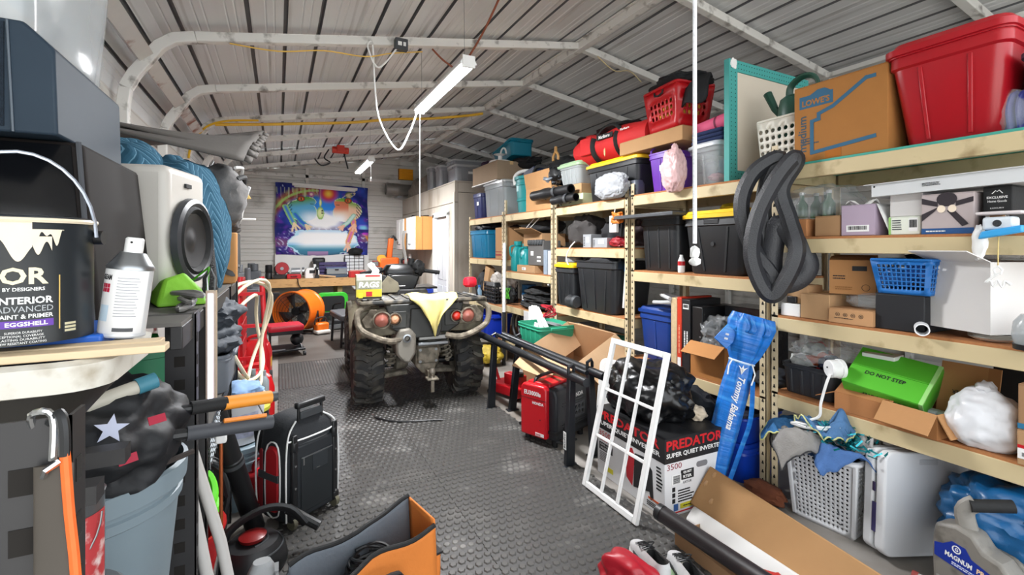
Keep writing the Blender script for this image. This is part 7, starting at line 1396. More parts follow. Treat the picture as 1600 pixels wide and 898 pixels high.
M().lathe([(0, 0), (r2, 0), (r2+.001, .003), (r2, .006), (r2, .128), (r2+.001, .131), (r2-.003, .138), (.020, .158), (.018, .160), (0, .160)], 32).obj('can', mat('#d6d8da', .3, metal=.2, var=.05), t)
M().lathe([(r2+.0012, .128), (r2+.001, .133), (r2-.003, .1385), (.0205, .1585), (.018, .1605)], 32).obj('shoulder', STEEL, t); M().lathe([(.0145, .160), (.0145, .186), (.012, .189), (0, .189)], 18).obj('nozzle', WHT, t); M().cyl((0, -.013, .18), (0, -.0155, .18), .002).obj('spray_hole', HOLE, t)
R0 = R_; R_ = r2
wpatch(t, -1.2, 1.2, .008, .127, mat('#e4e3e2', .4, var=.05, vs=20), 'label')
for i in range(3):
    for j in range(2): wpatch(t, -.95+i*.17, -.81+i*.17, .084+j*.0085, .0915+j*.0085, mat('#b3163a', .4), 'printed_square', .0009, 4)
wrap(t, 'GLEAM', -.75, .112, .010, INK, .022, bold=.03)
for k in range(14): wpatch(t, -.15, .80-.2*((k*7) % 3)/3, .040+k*.0055, .0412+k*.0055, mat('#8a8d92', .5), 'small_print', .0009, 5)
wpatch(t, -.1, .75, .012, .019, mat('#4a4c50', .5), 'small_print', .0009); wpatch(t, -.9, -.4, .03, .06, mat('#bcd0de', .4), 'label_panel', .0009)
R_ = R0
# speakers and totes on the rack
DK = mat('#141518', .4, var=.2, vs=6)
t = thing('speaker_cabinet', 'big dark speaker cabinet with a brown black side behind the paint can', 'speaker', (-.64, 1.76, 1.206))
def tap(w0, d0, w1, d1, h, cx0=0, cx1=0, r=.02, r2=None): return M().loft([rrect(w0, d0, r, 3, 0, cx0), rrect(w1, d1, r, 3, h, cx1)])
tap(.50, .56, .42, .52, .45).obj('cabinet', mat('#1d1816', .75, var=.12, spec=.25), t, bevel=.012)
M().add([(-.235, -.284, .012), (.225, -.284, .012), (.19, -.264, .44), (-.195, -.264, .44)], [(0,1,2,3)]).obj('front_baffle', mat('#0f1013', .22), t, solid=.004); M().tube([(.236, -.280, .0), (.203, -.261, .45)], .006, 6).obj('edge_trim', mat('#4a4d52', .3), t)
t = thing('upper_speaker', 'dark blue black speaker box with a carpeted face, stacked on the big cabinet', 'speaker', (-.68, 1.70, 1.660))
M().prism([(-.24,0),(.22,0),(.215,.20),(.16,.255),(-.24,.255)], -.25, .25).obj('box', mat('#2b3946', .6, var=.12, spec=.3), t, bevel=.006); M().box(-.235, .13, -.254, -.246, .012, .245).obj('carpet_face', mat('#16222e', .95, var=.5, vs=60, bump=.6, bs=150), t); M().tube([(.145, -.253, .0), (.135, -.253, .25)], .003, 5).obj('seam', mat('#4a5560', .4), t)
t = thing('studio_monitor', 'white and grey studio monitor with a large black woofer facing the aisle', 'speaker', (-.445, 2.20, 1.206), R(76))
M().box(-.135, .18, -.13, .14, 0, .49).obj('shell', mat('#cfcac2', .4, var=.04), t, bevel=.03, seg=3)
TW = MX.Translation((.022, -.140, .22)) @ MX.Rotation(pi/2, 4, 'X') @ MX.Scale(1.12, 4)
M().lathe([(.125, -.01), (.145, .0), (.142, .018), (.128, .024), (.118, .018)], 40, TW).obj('woofer_ring', mat('#3a3c40', .4), t); M().lathe([(.118, .016), (.108, .024), (.096, .014), (.092, .006)], 40, TW).obj('rubber_surround', BLKM, t); M().lathe([(.093, .012), (.05, -.0), (.035, -.0), (.02, .006), (0, .008)], 40, TW).obj('cone', mat('#1b1b1e', .5), t); M().box(-.01, .035, -.138, -.128, .42, .435).obj('badge', BLK, t)
tt = tote('clear plastic storage tote on the highest pile at the upper left', .42, .62, .40, (-.705, 1.76, 1.918), 0, m=mat('#d3d9dc', .12, alpha=.45, spec=.8), ribs=1, taper=.86, name='clear_tote')
heap('beige cloth folded inside the clear tote at the upper left', (-.74, 1.70, 2.00), (.12, .22, .06), mat('#c9b596', .8), 95, 'beige_fold', 'cloth'); heap('grey bundle inside the clear tote at the upper left', (-.72, 1.88, 2.04), (.12, .10, .09), mat('#8a8f93', .8), 96, 'grey_bundle', 'bundle')
# quilted moving blankets
def quilt_mat():
    m = mat('#30566b', .9, var=.12, vs=4, bs=60, spec=.1); m = m.copy(); nt = m.node_tree; N = nt.nodes; L = nt.links; b = N['Principled BSDF']
    def mt2(op, a, bb=None):
        n = N.new('ShaderNodeMath'); n.operation = op
        for i, v in enumerate((a, bb)):
            if v is None: continue
            if isinstance(v, (int, float)): n.inputs[i].default_value = v
            else: L.new(v, n.inputs[i])
        return n.outputs[0]
    tc = N.new('ShaderNodeTexCoord'); sp = N.new('ShaderNodeSeparateXYZ'); L.new(tc.outputs['Object'], sp.inputs[0])
    y = mt2('ADD', sp.outputs[1], mt2('MULTIPLY', sp.outputs[0], .6)); tri = mt2('ABSOLUTE', mt2('SUBTRACT', mt2('FRACT', mt2('MULTIPLY', y, 4.2)), .5))
    ph = mt2('FRACT', mt2('ADD', mt2('MULTIPLY', sp.outputs[2], 24), mt2('MULTIPLY', tri, 5.5)))
    hgt = mt2('MINIMUM', mt2('MULTIPLY', mt2('ABSOLUTE', mt2('SUBTRACT', ph, .5)), 2), .75)
    inv = mt2('SUBTRACT', 1, mt2('POWER', mt2('SUBTRACT', 1, mt2('ABSOLUTE', mt2('SUBTRACT', ph, .5))), 1))
    ln_ = mt2('LESS_THAN', mt2('ABSOLUTE', mt2('SUBTRACT', ph, .5)), .06)
    mx = N.new('ShaderNodeMix'); mx.data_type = 'RGBA'; src = b.inputs['Base Color'].links[0].from_socket; L.new(src, mx.inputs[6]); mx.inputs[7].default_value = (*lin('#6f99b0'), 1); L.new(mt2('MULTIPLY', ln_, .7), mx.inputs[0]); L.new(mx.outputs[2], b.inputs['Base Color'])
    bp = N.new('ShaderNodeBump'); bp.inputs['Strength'].default_value = .35; bp.inputs['Distance'].default_value = .015; L.new(hgt, bp.inputs['Height']); L.new(bp.outputs[0], b.inputs['Normal'])
    return m
QM = quilt_mat()
tag(M().blob((0, 0, 0), (.25, .34, .35), 97, .10, 1.6, 5, .9, .03, .8).obj('moving_blanket', QM, loc=(-.66, 2.58, 1.53), smooth=60), 'blue quilted moving blanket further left, behind the studio monitor', 'blanket')
tag(M().blob((0, 0, 0), (.20, .36, .36), 98, .09, 1.5, 5, .92, .03, .85).blob((.13, -.30, -.36), (.05, .08, .10), 99, .2, 2, 3).obj('moving_blanket', QM, loc=(-.425, 2.72, 1.46), smooth=60), 'blue quilted moving blanket bulging out towards the aisle', 'blanket')
FO = mat('#57534f', .85, var=.1, vs=9, bump=.1)
for i, (dz, lb) in enumerate(((0, 'grey foam floor tile with toothed edges, lower of the two on the blankets'), (.055, 'grey foam floor tile with toothed edges, upper of the two on the blankets'))):
    def tile(u, v, i=i): 
        return (-.80+.64*u+.05*v, 2.62+.75*v+.15*u, 1.94+.05*v+u*(-.10+.27*v)+dz+.015*sin(v*5))
    m_ = M().grid(14, 14, tile)
    for k in range(7):
        v = (k+.2)/7; p = V(tile(1, v)); q = V(tile(1, v+.085)); dx = V((.032, .008, -.014)); m_.add([p, p+dx, q+dx, q], [(0,1,2,3)])
        u = (k+.2)/7; p = V(tile(u, 1)); q = V(tile(u+.085, 1)); dx = V((0, .032, .004)); m_.add([p, p+dx, q+dx, q], [(3,2,1,0)])
    tag(m_.obj('foam_tile', FO, solid=.012, smooth=30), lb, 'mat', 'foam tiles on the blankets').location = (.02*i, .0+.16*i, 0)
t = thing('grey_backpack', 'grey backpack with a white buckle lying under the foam tiles', 'bag', (-.30, 3.02, 1.55), .3); M().blob((0, 0, .12), (.13, .26, .17), 101, .15, 1.8, 4, .9, .06).obj('body', mat('#6d6b6a', .9, var=.12, bump=.3), t, smooth=60); M().blob((.09, .12, .08), (.07, .12, .12), 102, .12, 1.8, 3).obj('pocket', mat('#a5a3a0', .9), t, smooth=60); M().tube([(.04, -.22, .20), (.11, -.1, .23), (.14, .08, .18)], .014, 8, smooth=4).obj('black_strap', BLKM, t); M().cb((.125, -.06, .14), (.02, .035, .10), rot=(.1, .3, 0)).obj('buckle', mat('#c9c9c9', .4), t, bevel=.005); M().tube([(.05, -.16, .27), (.11, -.06, .285), (.13, .06, .25)], .008, 6, smooth=4).obj('white_strap', WHT, t)
t = thing('tan_tool_bag', 'stiff tan box shaped bag with a black strap at the end of the left rack', 'bag', (-.33, 3.02, 1.207), .08); TN = mat('#c08a52', .75, var=.12, vs=5)
M().loft([rrect(.25*k, .30*k, .02, 3, z) for k, z in ((.92, 0), (1, .03), (1, .27))], True, True).obj('body', TN, t, bevel=.006); M().tube([(.02, -.155, .10), (.1, -.155, .055), (.128, -.08, .09), (.13, .02, .22), (.13, .05, .27)], .014, 6, smooth=4, flat=(.018, .003)).obj('strap', BLKM, t); M().cb((.128, -.06, .09), (.012, .06, .03), rot=(.6, 0, 0)).obj('buckle', BLK, t, bevel=.004); M().box(.126, .129, .04, .06, .0, .27).obj('seam', mat('#8f6236', .8), t)
heap('dark grey bag sitting on the tan box shaped bag', (-.30, 3.08, 1.53), (.10, .14, .075), mat('#3b3634', .9), 103, 'dark_pouch', 'bag'); heap('rust brown fluffy toy on the dark grey bag', (-.245, 3.12, 1.625), (.06, .08, .055), mat('#8a4420', .95, var=.3, vs=30, bump=.6, bs=90), 104, 'fluffy_toy', 'toy')
t = thing('blue_tin', 'small bright blue can beside the backpack', 'can', (-.34, 3.20, 1.60)); M().lathe([(0, 0), (.045, 0), (.045, .1), (0, .1)], 16).obj('can', mat('#1f2fa8', .3), t); M().lathe([(.046, .04), (.046, .06)], 16).obj('band', WHT, t)
solo(M().prism([(0, 0), (.22, .03), (.20, .06), (.0, .07)], 0, .02), 'yellow_board', mat('#d0b06a', .8, var=.4, vs=40), 'speckled yellow board sticking out below the backpack', 'board', (-.36, 3.18, 1.66), .2, bevel=.003)
solo(M().box(0, .18, -.01, .01, 0, .012), 'white_stick', WHT, 'thin white stick poking out towards the back wall', 'stick', (-.30, 3.2, 1.56), .1, bevel=.003)
t = thing('green_bag', 'lime green bag tucked below the studio monitor', 'bag', (-.33, 1.98, 1.207), .3); M().loft([[(-.06, -.13, 0), (.09, -.12, 0), (.09, .12, 0), (-.06, .12, 0)], [(-.05, -.11, .03), (.075, -.08, .05), (.075, .10, .03), (-.05, .10, .03)], [(-.03, -.05, .085), (.03, -.03, .11), (.04, .02, .09), (-.03, .02, .08)]]).obj('bag', mat('#86c936', .6, var=.1, bump=.4, bs=20), t, bevel=.012, seg=3); M().tube([(.08, -.12, .02), (.11, .0, .12), (.07, .12, .06)], .004, 5).obj('piping', mat('#3f8a14', .6), t)
t = thing('black_boot', 'black boot sole standing behind the lime green bag', 'boot', (-.29, 2.40, 1.207), .2); M().loft([[(p[0]+.0, p[1], p[2]) for p in rrect(.10*k, .14*k, .04, 4, z)] for k, z in ((1, 0), (1, .05), (.8, .18), (.7, .26))]).obj('boot', mat('#1f1f20', .7, bump=.8, bs=150), t); M().loft([rrect(.106, .146, .04, 4, z) for z in (0, .02)]).obj('sole', BLKM, t)
for i in range(3): solo(M().tube([(0, -.09, 0), (.02, 0, .006), (.0, .09, 0), (-.012, 0, .004)], .008, 6, True, 4), 'grey_strap', mat('#8d8b88', .5), ('grey strap folded lowest on the rack edge under the monitor', 'grey strap folded in the middle on the rack edge under the monitor', 'grey strap folded topmost on the rack edge under the monitor')[i], 'strap', (-.26, 1.76+.02*i, 1.216+.017*i), .3*i, group='grey straps')
t = thing('led_bar', 'lit white light bar hanging upright on the rack post', 'lamp', (-.195, 1.80, .90), -.2)
M().box(-.014, .014, -.006, .012, 0, .36).obj('channel', mat('#cdb9a4', .4, metal=.3), t); M().box(-.007, .007, -.009, -.005, .01, .35).obj('light_strip', mat('#d9dcff', emit=2.2), t); M().tube([(-.01, 0, .36), (-.012, 0, .40), (.0, 0, .43), (.012, 0, .40), (.01, 0, .36)], .003, 5).obj('wire_hook', STEEL, t)
# second rack, lower levels
t = thing('green_tub', 'green plastic tub of green odds and ends behind the rack post', 'tub', (-.52, 2.45, .752)); M().lathe([(0, 0), (.13, 0), (.15, .20), (.16, .205), (.16, .23), (.15, .23), (.13, .02)], 28).obj('body', mat('#3f8f68', .5), t); M().blob((0, 0, .22), (.12, .12, .05), 106, .4, 3, 3).obj('contents', mat('#2f9a3a', .4, var=.6, vs=30), t); M().box(.0, .05, -.158, -.15, .12, .15).obj('sticker', WHT, t)
tote('grey plastic bin with dark jackets on it, on the rack below the blankets', .30, .42, .17, (-.34, 2.62, .752), 0, m=mat('#6a7078', .5), ribs=0, taper=.92)
for i, (z, y, lb) in enumerate(((.98, 2.55, 'lower dark grey jacket bundled on the grey bin'), (1.09, 2.60, 'upper dark grey jacket bundled on the grey bin'))): heap(lb, (-.30, y, z), (.13, .20, .075), mat('#3a4048', .7, var=.2, bump=.4), 107+i, 'jacket', 'clothes')
t = thing('wire_basket', 'chrome wire basket hanging under the grey bin', 'basket', (-.30, 2.2, .60))
mb = M()
for k in range(7): mb.tube([(.08, -.2, .02+k*.018), (.08, .2, .02+k*.018)], .0025, 5)
for k in range(9): mb.tube([(.08, -.2+k*.05, 0), (.08, -.2+k*.05, .14)], .0025, 5).tube([(.08, -.2+k*.05, .0), (-.15, -.2+k*.05, 0)], .0025, 5)
mb.obj('wires', CHROME, t, kind='stuff'); M().tube([(.08, -.2, .14), (.08, .2, .14), (-.15, .2, .14), (-.15, -.2, .14)], .004, 6, True).obj('rim', CHROME, t)
# trash bin, flag, long handled tools, hanging straps at the near left
t = thing('grey_bin', 'large blue grey round bin full of dark cloth at the near left', 'bin', (-.415, 1.44, .381)); M().lathe([(0, 0), (.145, 0), (.15, .01), (.192, .44), (.205, .445), (.208, .49), (.198, .495), (.187, .44), (.14, .02)], 40).obj('body', mat('#7d8c94', .45, var=.06), t); M().lathe([(.188, .40), (.196, .405), (.197, .425), (.190, .43)], 40).obj('rim_band', mat('#7d8c94', .45, var=.06), t)
o = M().blob((0, 0, 0), (.185, .21, .14), 111, .16, 1.6, 5, .85, .07).obj('star_flag', mat('#14161a', .6, var=.2, bump=.5, bs=12), smooth=60); o.location = (-.40, 1.42, .96); tag(o, 'black cloth flag with white stars and red stripes bundled in the grey bin', 'flag')
def star(r_): return [((r_ if k % 2 == 0 else r_*.42)*sin(k*pi/5), (r_ if k % 2 == 0 else r_*.42)*cos(k*pi/5)) for k in range(10)]
for k, (x, y, z, r_, rl) in enumerate(((.02, -.225, .05, .035, .3), (.095, -.20, .07, .03, -.2), (.0, -.228, -.03, .03, .6), (-.06, -.225, .0, .028, .1))): patch(o, (x, y, z), 0, 0, mat('#c6cbe0', .7), (pi/2-.3, 0, .35), 'printed_star', .001, rl, pts=star(r_))
for k, (x, y, z) in enumerate(((.16, -.14, .06), (.12, -.19, -.0))): patch(o, (x, y, z), .035, .018, mat('#a81c38', .6), (pi/2-.4, 0, .7), 'printed_stripe')
carton('cardboard piece wedged in the grey bin', .13, .03, .10, (-.40, 1.29, .80), .15, m=C3, tape=False)
t = thing('lopper', 'long handled lopper with an orange grip pointing into the aisle, upper one', 'lopper', (0, 0, 0)); M().tube([(-.335, 1.37, 1.0), (-.19, 1.44, .99)], .011, 10).obj('shaft', BLK, t); M().tube([(-.20, 1.435, .99), (-.125, 1.47, .983)], .017, 12).obj('black_grip', BLKM, t); M().tube([(-.13, 1.468, .983), (-.02, 1.52, .970)], .0175, 14, flat=(.0185, .0165)).obj('orange_grip', mat('#e5922e', .5), t); M().tube([(-.022, 1.519, .970), (-.006, 1.527, .968)], .014, 12).obj('end_cap', GRYP, t)
t = thing('lopper', 'long handled lopper with a dark grip and orange stripe, lower one', 'lopper', (0, 0, 0)); M().tube([(-.35, 1.33, .962), (-.19, 1.38, .945)], .014, 10).obj('shaft', BLK, t); M().tube([(-.20, 1.377, .946), (-.015, 1.435, .926)], .0175, 14).obj('dark_grip', mat('#3b3d42', .6), t); M().tube([(-.125, 1.398, .957), (-.03, 1.43, .946)], .006, 8, flat=(.006, .009)).obj('orange_stripe', mat('#d9822e', .5), t); M().lathe([(.0178, 0), (.0, .006)], 12, MX.Translation((-.015, 1.435, .926)) @ MX.Rotation(pi/2, 4, 'Y')).obj('end_cap', BLK, t)
t = thing('teal_capped_tube', 'short pale tube with a teal cap resting on the flag', 'tube', (0, 0, 0)); M().tube([(-.40, 1.27, 1.055), (-.285, 1.345, 1.082)], .016, 14).obj('tube', mat('#c9c4b6', .5), t); M().tube([(-.290, 1.342, 1.081), (-.258, 1.362, 1.088)], .0185, 14).obj('cap', mat('#3f8296', .5), t)
cord('dark stick laid across the rim of the grey bin', [(-.40, 1.20, .885), (-.30, 1.30, .89), (-.19, 1.40, .893)], .007, mat('#2d2420', .6), 'stick', 'stick')
t = thing('red_paint_can', 'small paint can with a worn red label below the hanging straps', 'can', (-.345, 1.115, .772)); R_ = .056; M().lathe([(0, 0), (R_, 0), (R_, .175), (R_+.002, .18), (R_-.002, .185), (R_-.008, .18), (0, .178)], 32).obj('can', STEEL, t); wpatch(t, -1.6, 1.6, .015, .150, mat('#b5393c', .5, var=.2, dirt='#e6ddd8', damt=.35, ds=30), 'label', .0006, 24); wrap(t, 'PAINT', .1, .05, .02, WHT, .05, bold=.02); M().tube([(R_*1.05*cos(a), -.02*sin(a)-.02, .15-.09*sin(a)) for a in [pi*k/14 for k in range(15)]], .0015, 5).obj('wire_handle', STEEL, t); R_ = .086
for i in range(2): t = thing('steel_paint_can', ('lower plain steel paint can under the red labelled one', 'upper plain steel paint can under the red labelled one')[i], 'can', (-.345, 1.115, .381+.195*i), group='stacked paint cans'); M().lathe([(0, 0), (.084, 0), (.084, .18), (.087, .185), (.08, .192), (0, .188)], 28).obj('can', mat('#8f9294', .4, metal=.6, var=.15), t); M().lathe([(.085, .02), (.085, .15)], 28).obj('label', mat('#b9b4ac', .6), t)
t = thing('tarp_strap', 'black rubber strap hanging from a silver hook on the near rack post', 'strap', (-.238, .722, 0), -.15)
M().tube([(-.01, .0, 1.185), (-.008, -.012, 1.212), (.012, -.014, 1.21), (.012, -.014, 1.16)], .004, 8, smooth=4).obj('hook', CHROME, t); M().loft([[(p[0]+.014, p[1]*.2-.016, .80+p[2]) for p in rrect(.036, .03, .012, 4, z)] for z in (0, .355)]).obj('strap', mat('#4a443d', .7), t); M().tube([(.008, -.022, 1.145), (.014, -.03, 1.155), (.022, -.022, 1.16)], .0035, 6).obj('s_hook', CHROME, t)
t = thing('bungee_cord', 'orange bungee cord with a black hook hanging beside the rubber strap', 'cord', (0, 0, 0)); M().tube([(-.232, .712, 1.20), (-.222, .705, 1.212), (-.2165, .70, 1.195), (-.216, .70, 1.165)], .0055, 8, smooth=3).obj('hook', BLK, t); M().tube([(-.216, .70, 1.17), (-.212, .70, 1.10), (-.206, .70, 1.02), (-.20, .70, .85)], .0052, 8, smooth=3).obj('cord', mat('#e2682a', .6, var=.12, vs=60), t)
# grey legs, tub, straps, tubes and vacuum on the floor
t = thing('crutches', 'pair of pale grey tubes joined at the top, leaning beside the grey bin', 'crutch', (0, 0, 0)); GT = mat('#bdbab6', .45, var=.04)
M().tube([(-.255, 1.72, .74), (-.175, 1.68, .30), (-.13, 1.68, .02)], .0165, 12).obj('leg', GT, t); M().tube([(-.255, 1.78, .80), (-.165, 1.76, .46), (-.09, 1.76, .02)], .0165, 12).obj('leg', GT, t); M().blob((-.255, 1.755, .77), (.022, .045, .04), 3, .1, 2, 3).obj('joint', GT, t)
M().loft([[(-.05+p[0], 1.80+p[1], p[2]) for p in rrect(.09*k, .07*k, .02, 3, z)] for k, z in ((1.1, .12), (1, .30), (.6, .34))]).obj('foot_shroud', mat('#8d8f90', .5), t)
for k in range(9): M().cb((-.005, 1.765, .15+k*.022), (.012, .05, .006)).obj('rib', mat('#6f7172', .5), t)
t = thing('red_tub', 'red round tub of green straps on the floor behind the grey bin', 'tub', (-.36, 2.13, .121)); t.scale = (1, 1, .62); M().lathe([(0, .01), (.13, .01), (.17, .33), (.18, .335), (.18, .355), (.165, .35), (.13, .03)], 28).obj('tub', mat('#b5161b', .4), t)
for i in range(3): cord(('lime green ratchet strap, lowest loop in the red tub', 'lime green ratchet strap, middle loop in the red tub', 'lime green ratchet strap, topmost loop in the red tub')[i], [(-.34+.12*cos(a*.7+i), 2.13+.10*sin(a*.9+i*2), .37+.05*i+.045*sin(a*1.3+i)) for a in range(14)], .014, mat('#5fd023', .6), 'ratchet_strap', 'strap', 5, n=6)
t = thing('blower_pipe', 'wide black blower pipe standing aslant in front of the buckets', 'tube', (-.10, 2.60, .04)); t.rotation_euler = orient((-.15, -.25, .70), (0, -1, 0)); M().lathe([(.042, 0), (.042, .40), (.045, .405), (.045, .44), (.041, .445), (.041, .72), (.036, .72)], 24).obj('pipe', BLK, t); M().lathe([(.0455, .41), (.0455, .43)], 24).obj('joint_band', GRYP, t)
t = thing('vacuum_cleaner', 'black and red floor vacuum with a curved black handle', 'vacuum', (-.10, 2.34, 0), -.2); M().lathe([(0, .0), (.13, 0), (.14, .03), (.13, .08), (.10, .12), (0, .13)], 28).obj('body', BLK, t); M().lathe([(0, .131), (.05, .13), (.055, .145), (.03, .155), (0, .157)], 20).obj('red_dome', mat('#7a1a1a', .3), t)
for k in range(6): M().tube([((.06+.012*k)*cos(a), (.06+.012*k)*sin(a), .125-.006*k) for a in [-1.2+.15*j for j in range(16)]], .004, 5).obj('vent_rib', GRYP, t)
M().tube([(-.13, -.02, .06), (-.10, .02, .16), (.02, .06, .22), (.13, .08, .20), (.20, .08, .12)], .016, 8, smooth=4, flat=(.02, .013)).obj('handle', BLK, t); M().tube([(.12, .10, .19), (.20, .10, .13), (.26, .08, .10)], .022, 10).obj('nozzle', BLK, t)
t = thing('red_sprayer_base', 'red wheeled base with a ring handle behind the vacuum', 'machine', (-.08, 2.92, 0)); M().box(-.09, .04, -.08, .10, .03, .20).obj('body', RED, t, bevel=.02); M().tube([(.0+.04*cos(a), -.05, .22+.045*sin(a)) for a in [k*pi/8 for k in range(16)]], .009, 6, True).obj('ring_handle', RED, t); M().cyl((-.03, .1, .2), (-.04, .12, .42), .006).obj('rod', BLK, t); M().cb((-.045, .13, .43), (.04, .03, .05)).obj('trigger', GRYP, t, bevel=.006)
for x in (-.1, .05): M().cyl((x-.01, .05, .035), (x+.01, .05, .035), .035).obj('wheel', BLK, t)
cord('black hose coiled in the dark behind the blower pipe', [(-.30+.10*cos(a*.8), 2.42+.02*a*.2, .30+.16*sin(a*.8)) for a in range(24)], .012, BLK, 'hose', 'hose', 4)
t = thing('copper_rod', 'thin copper rod with a white clip standing by the second rack post', 'rod', (-.18, 1.93, .30)); M().cyl((0, 0, 0), (0, 0, .48), .006).obj('rod', mat('#b8643a', .35, metal=.7), t); M().cb((.0, 0, .45), (.035, .03, .07)).obj('clip', WHT, t, bevel=.006)
t = thing('blue_grey_bucket', 'blue grey bucket standing behind the suitcase', 'bucket', (-.21, 3.0, 0)); M().lathe([(0, .0), (.13, 0), (.15, .30), (.158, .305), (.158, .33), (.148, .335), (0, .31)], 28).obj('bucket', mat('#7f929c', .5), t)
for z in (.24, .27): M().lathe([(.149, z), (.154, z+.004), (.154, z+.012), (.150, z+.016)], 28).obj('rib', mat('#7f929c', .5), t)
t = thing('white_bucket', 'white printed bucket with a blue rag, stacked on the blue grey bucket', 'bucket', (-.21, 3.02, .337)); R_ = .143; M().lathe([(0, .0), (.125, 0), (.143, .21), (.15, .215), (.15, .235), (.14, .235), (.12, .02)], 28).obj('bucket', mat('#d6d6d8', .5), t); M().grid(12, 2, lambda u, v: ((.131+.012*v)*sin(-.9+1.8*u), -(.131+.012*v)*cos(-.9+1.8*u), .04+.13*v)).obj('label', mat('#b9bcd0', .5, var=.5, vs=40), t)
R_ = .086
heap('pale blue rag heaped in the white bucket', (-.20, 3.02, .60), (.11, .11, .05), mat('#7f9cc0', .9, var=.25, vs=12), 112, 'blue_rag', 'rag')
t = thing('black_pouch', 'black pouch hung on the side of the white bucket', 'bag', (-.06, 2.80, .36)); M().blob((0, 0, .05), (.05, .04, .10), 113, .25, 2, 3).obj('pouch', BLKM, t); M().tube([(0, 0, .14), (-.04, .08, .20)], .004, 5).obj('loop', BLK, t)
M_ = thing('black_crate', 'black crate carrying the silver bottles on the left', 'crate', (-.26, 3.66, 0)); M().box(-.2, .2, -.18, .2, 0, .36).obj('crate', BLK, M_, bevel=.01)
for i, (x, y, h) in enumerate(((-.16, 3.60, .22), (-.10, 3.66, .19), (-.25, 3.62, .18))):
    t = thing('silver_bottle', ('silver grey oil bottle, middle of the three', 'silver grey oil bottle nearest the aisle', 'silver grey oil bottle furthest left')[i], 'bottle', (x, y, .361), group='silver oil bottles'); M().loft([rrect(.085*k, .06*k, .02, 4, z) for k, z in ((1, 0), (1, h*.62), (.62, h*.80), (.5, h*.84))]).obj('bottle', mat('#8f979b', .4, metal=.3), t); M().lathe([(.024, h*.84), (.024, h), (0, h)], 14).obj('cap', mat('#7a8286', .5), t)
solo(M().lathe([(0, .02), (.10, .018), (.12, .0), (.125, .0), (.125, -.02), (.11, -.02)], 24), 'yellow_disc', mat('#b9b53a', .5), 'round yellow green disc in front of the silver bottles', 'disc', (-.17, 3.38, .40))
carton('narrow carton under the round yellow green disc', .2, .18, .375, (-.20, 3.38, .0), 0, m=C3, tape=False)
def gascan(label, loc, rz):
    t = thing('fuel_can', label, 'fuel can', loc, rz); G = mat('#c0151a', .4)
    M().loft([rrect(.30*k, .26*k, .05, 4, z) for k, z in ((.96, 0), (1, .02), (1, .24), (.85, .33), (.45, .38))]).obj('body', G, t); M().tube([(-.1, 0, .33), (-.06, 0, .41), (.06, 0, .42), (.11, 0, .34)], .018, 8, smooth=4).obj('handle', G, t); M().lathe([(.035, .34), (.035, .41), (0, .41)], 14, MX.Translation((-.11, 0, -.02))).obj('cap', BLK, t); M().box(.148, .152, -.06, .06, .08, .18).obj('label', mat('#d9a23a', .5), t)
gascan('red plastic fuel can on the concrete, nearest the aisle mat', (-.19, 4.45, 0), .2); gascan('red plastic fuel can further back beside the stool', (-.22, 5.9, 0), -.1); gascan('red plastic fuel can stacked behind the silver bottles', (-.24, 4.05, 0), .4)
t = thing('red_floor_jack', 'tall red hand truck frame behind the hose coil', 'hand truck', (-.23, 5.0, 0))
for x in (-.11, .11): M().tube([(x, 0, .08), (x, .02, .70), (x*.8, .06, 1.12)], .022, 10).obj('rail', RED, t)
for z in (.35, .65, .95): M().box(-.11, .11, .0, .03, z, z+.03).obj('cross_bar', RED, t)
M().box(-.14, .14, -.2, 0, .02, .04).obj('toe_plate', RED, t)
for x in (-.15, .15): M().cyl((x-.03, .07, .11), (x+.03, .07, .11), .11).obj('wheel', BLKM, t)
t = thing('gas_cylinder', 'dull red gas cylinder standing left of the hose coil', 'cylinder', (-.48, 4.45, 0)); M().lathe([(0, 0), (.10, 0), (.10, .62), (.07, .70), (.03, .72), (.03, .76), (0, .76)], 20).obj('cylinder', mat('#8a2f28', .5), t); M().cb((0, 0, .79), (.07, .03, .05)).obj('valve', mat('#b89a4a', .4, metal=.6), t)
t = thing('red_tool_chest', 'red steel tool chest against the left wall beyond the rack', 'tool chest', (-.60, 5.5, 0)); M().box(-.28, .28, -.35, .35, .08, 1.08).obj('carcass', mat('#a8161c', .4), t, bevel=.008)
for k in range(5): M().box(.275, .295, -.33, .33, .14+k*.18, .30+k*.18).obj('drawer', mat('#b0181e', .35), t, bevel=.006)
hc = thing('hose_coil', 'cream air hose hung in big loops from the end of the left rack', 'hose', (-.17, 3.42, .88))
for k, (r_, rz_, dx) in enumerate(((.30, .30, 0), (.26, .34, .02), (.33, .27, -.015))): M().tube([(dx+.05*sin(a*2+k)+.10*sin(a), r_*.95*sin(a)+.02*k, rz_*cos(a)-.03*k) for a in [2*pi*j/28 for j in range(28)]], .011, 8, True).obj('loop', mat('#d8cbb0', .5), hc)
M().tube([(.0, 0, -.3), (-.02, -.02, -.45), (-.05, -.05, -.60)], .011, 8, smooth=3).obj('hose_end', mat('#d8cbb0', .5), hc)
t = thing('cable_tangle', 'tangle of thin cables hung on the left rack below the tan bag', 'cable', (-.32, 2.95, .98))
for k in range(5): M().tube([(.06*sin(j*1.1+k), .12*cos(j*.9+k*2), .10*sin(j*.7+k*1.3)) for j in range(14)], .006, 5, smooth=3).obj('cable_loop', mat(('#c8bfb0', '#1c1c1c', '#b9b3aa', '#8a5a3a', '#2a2a2a')[k], .5), t)
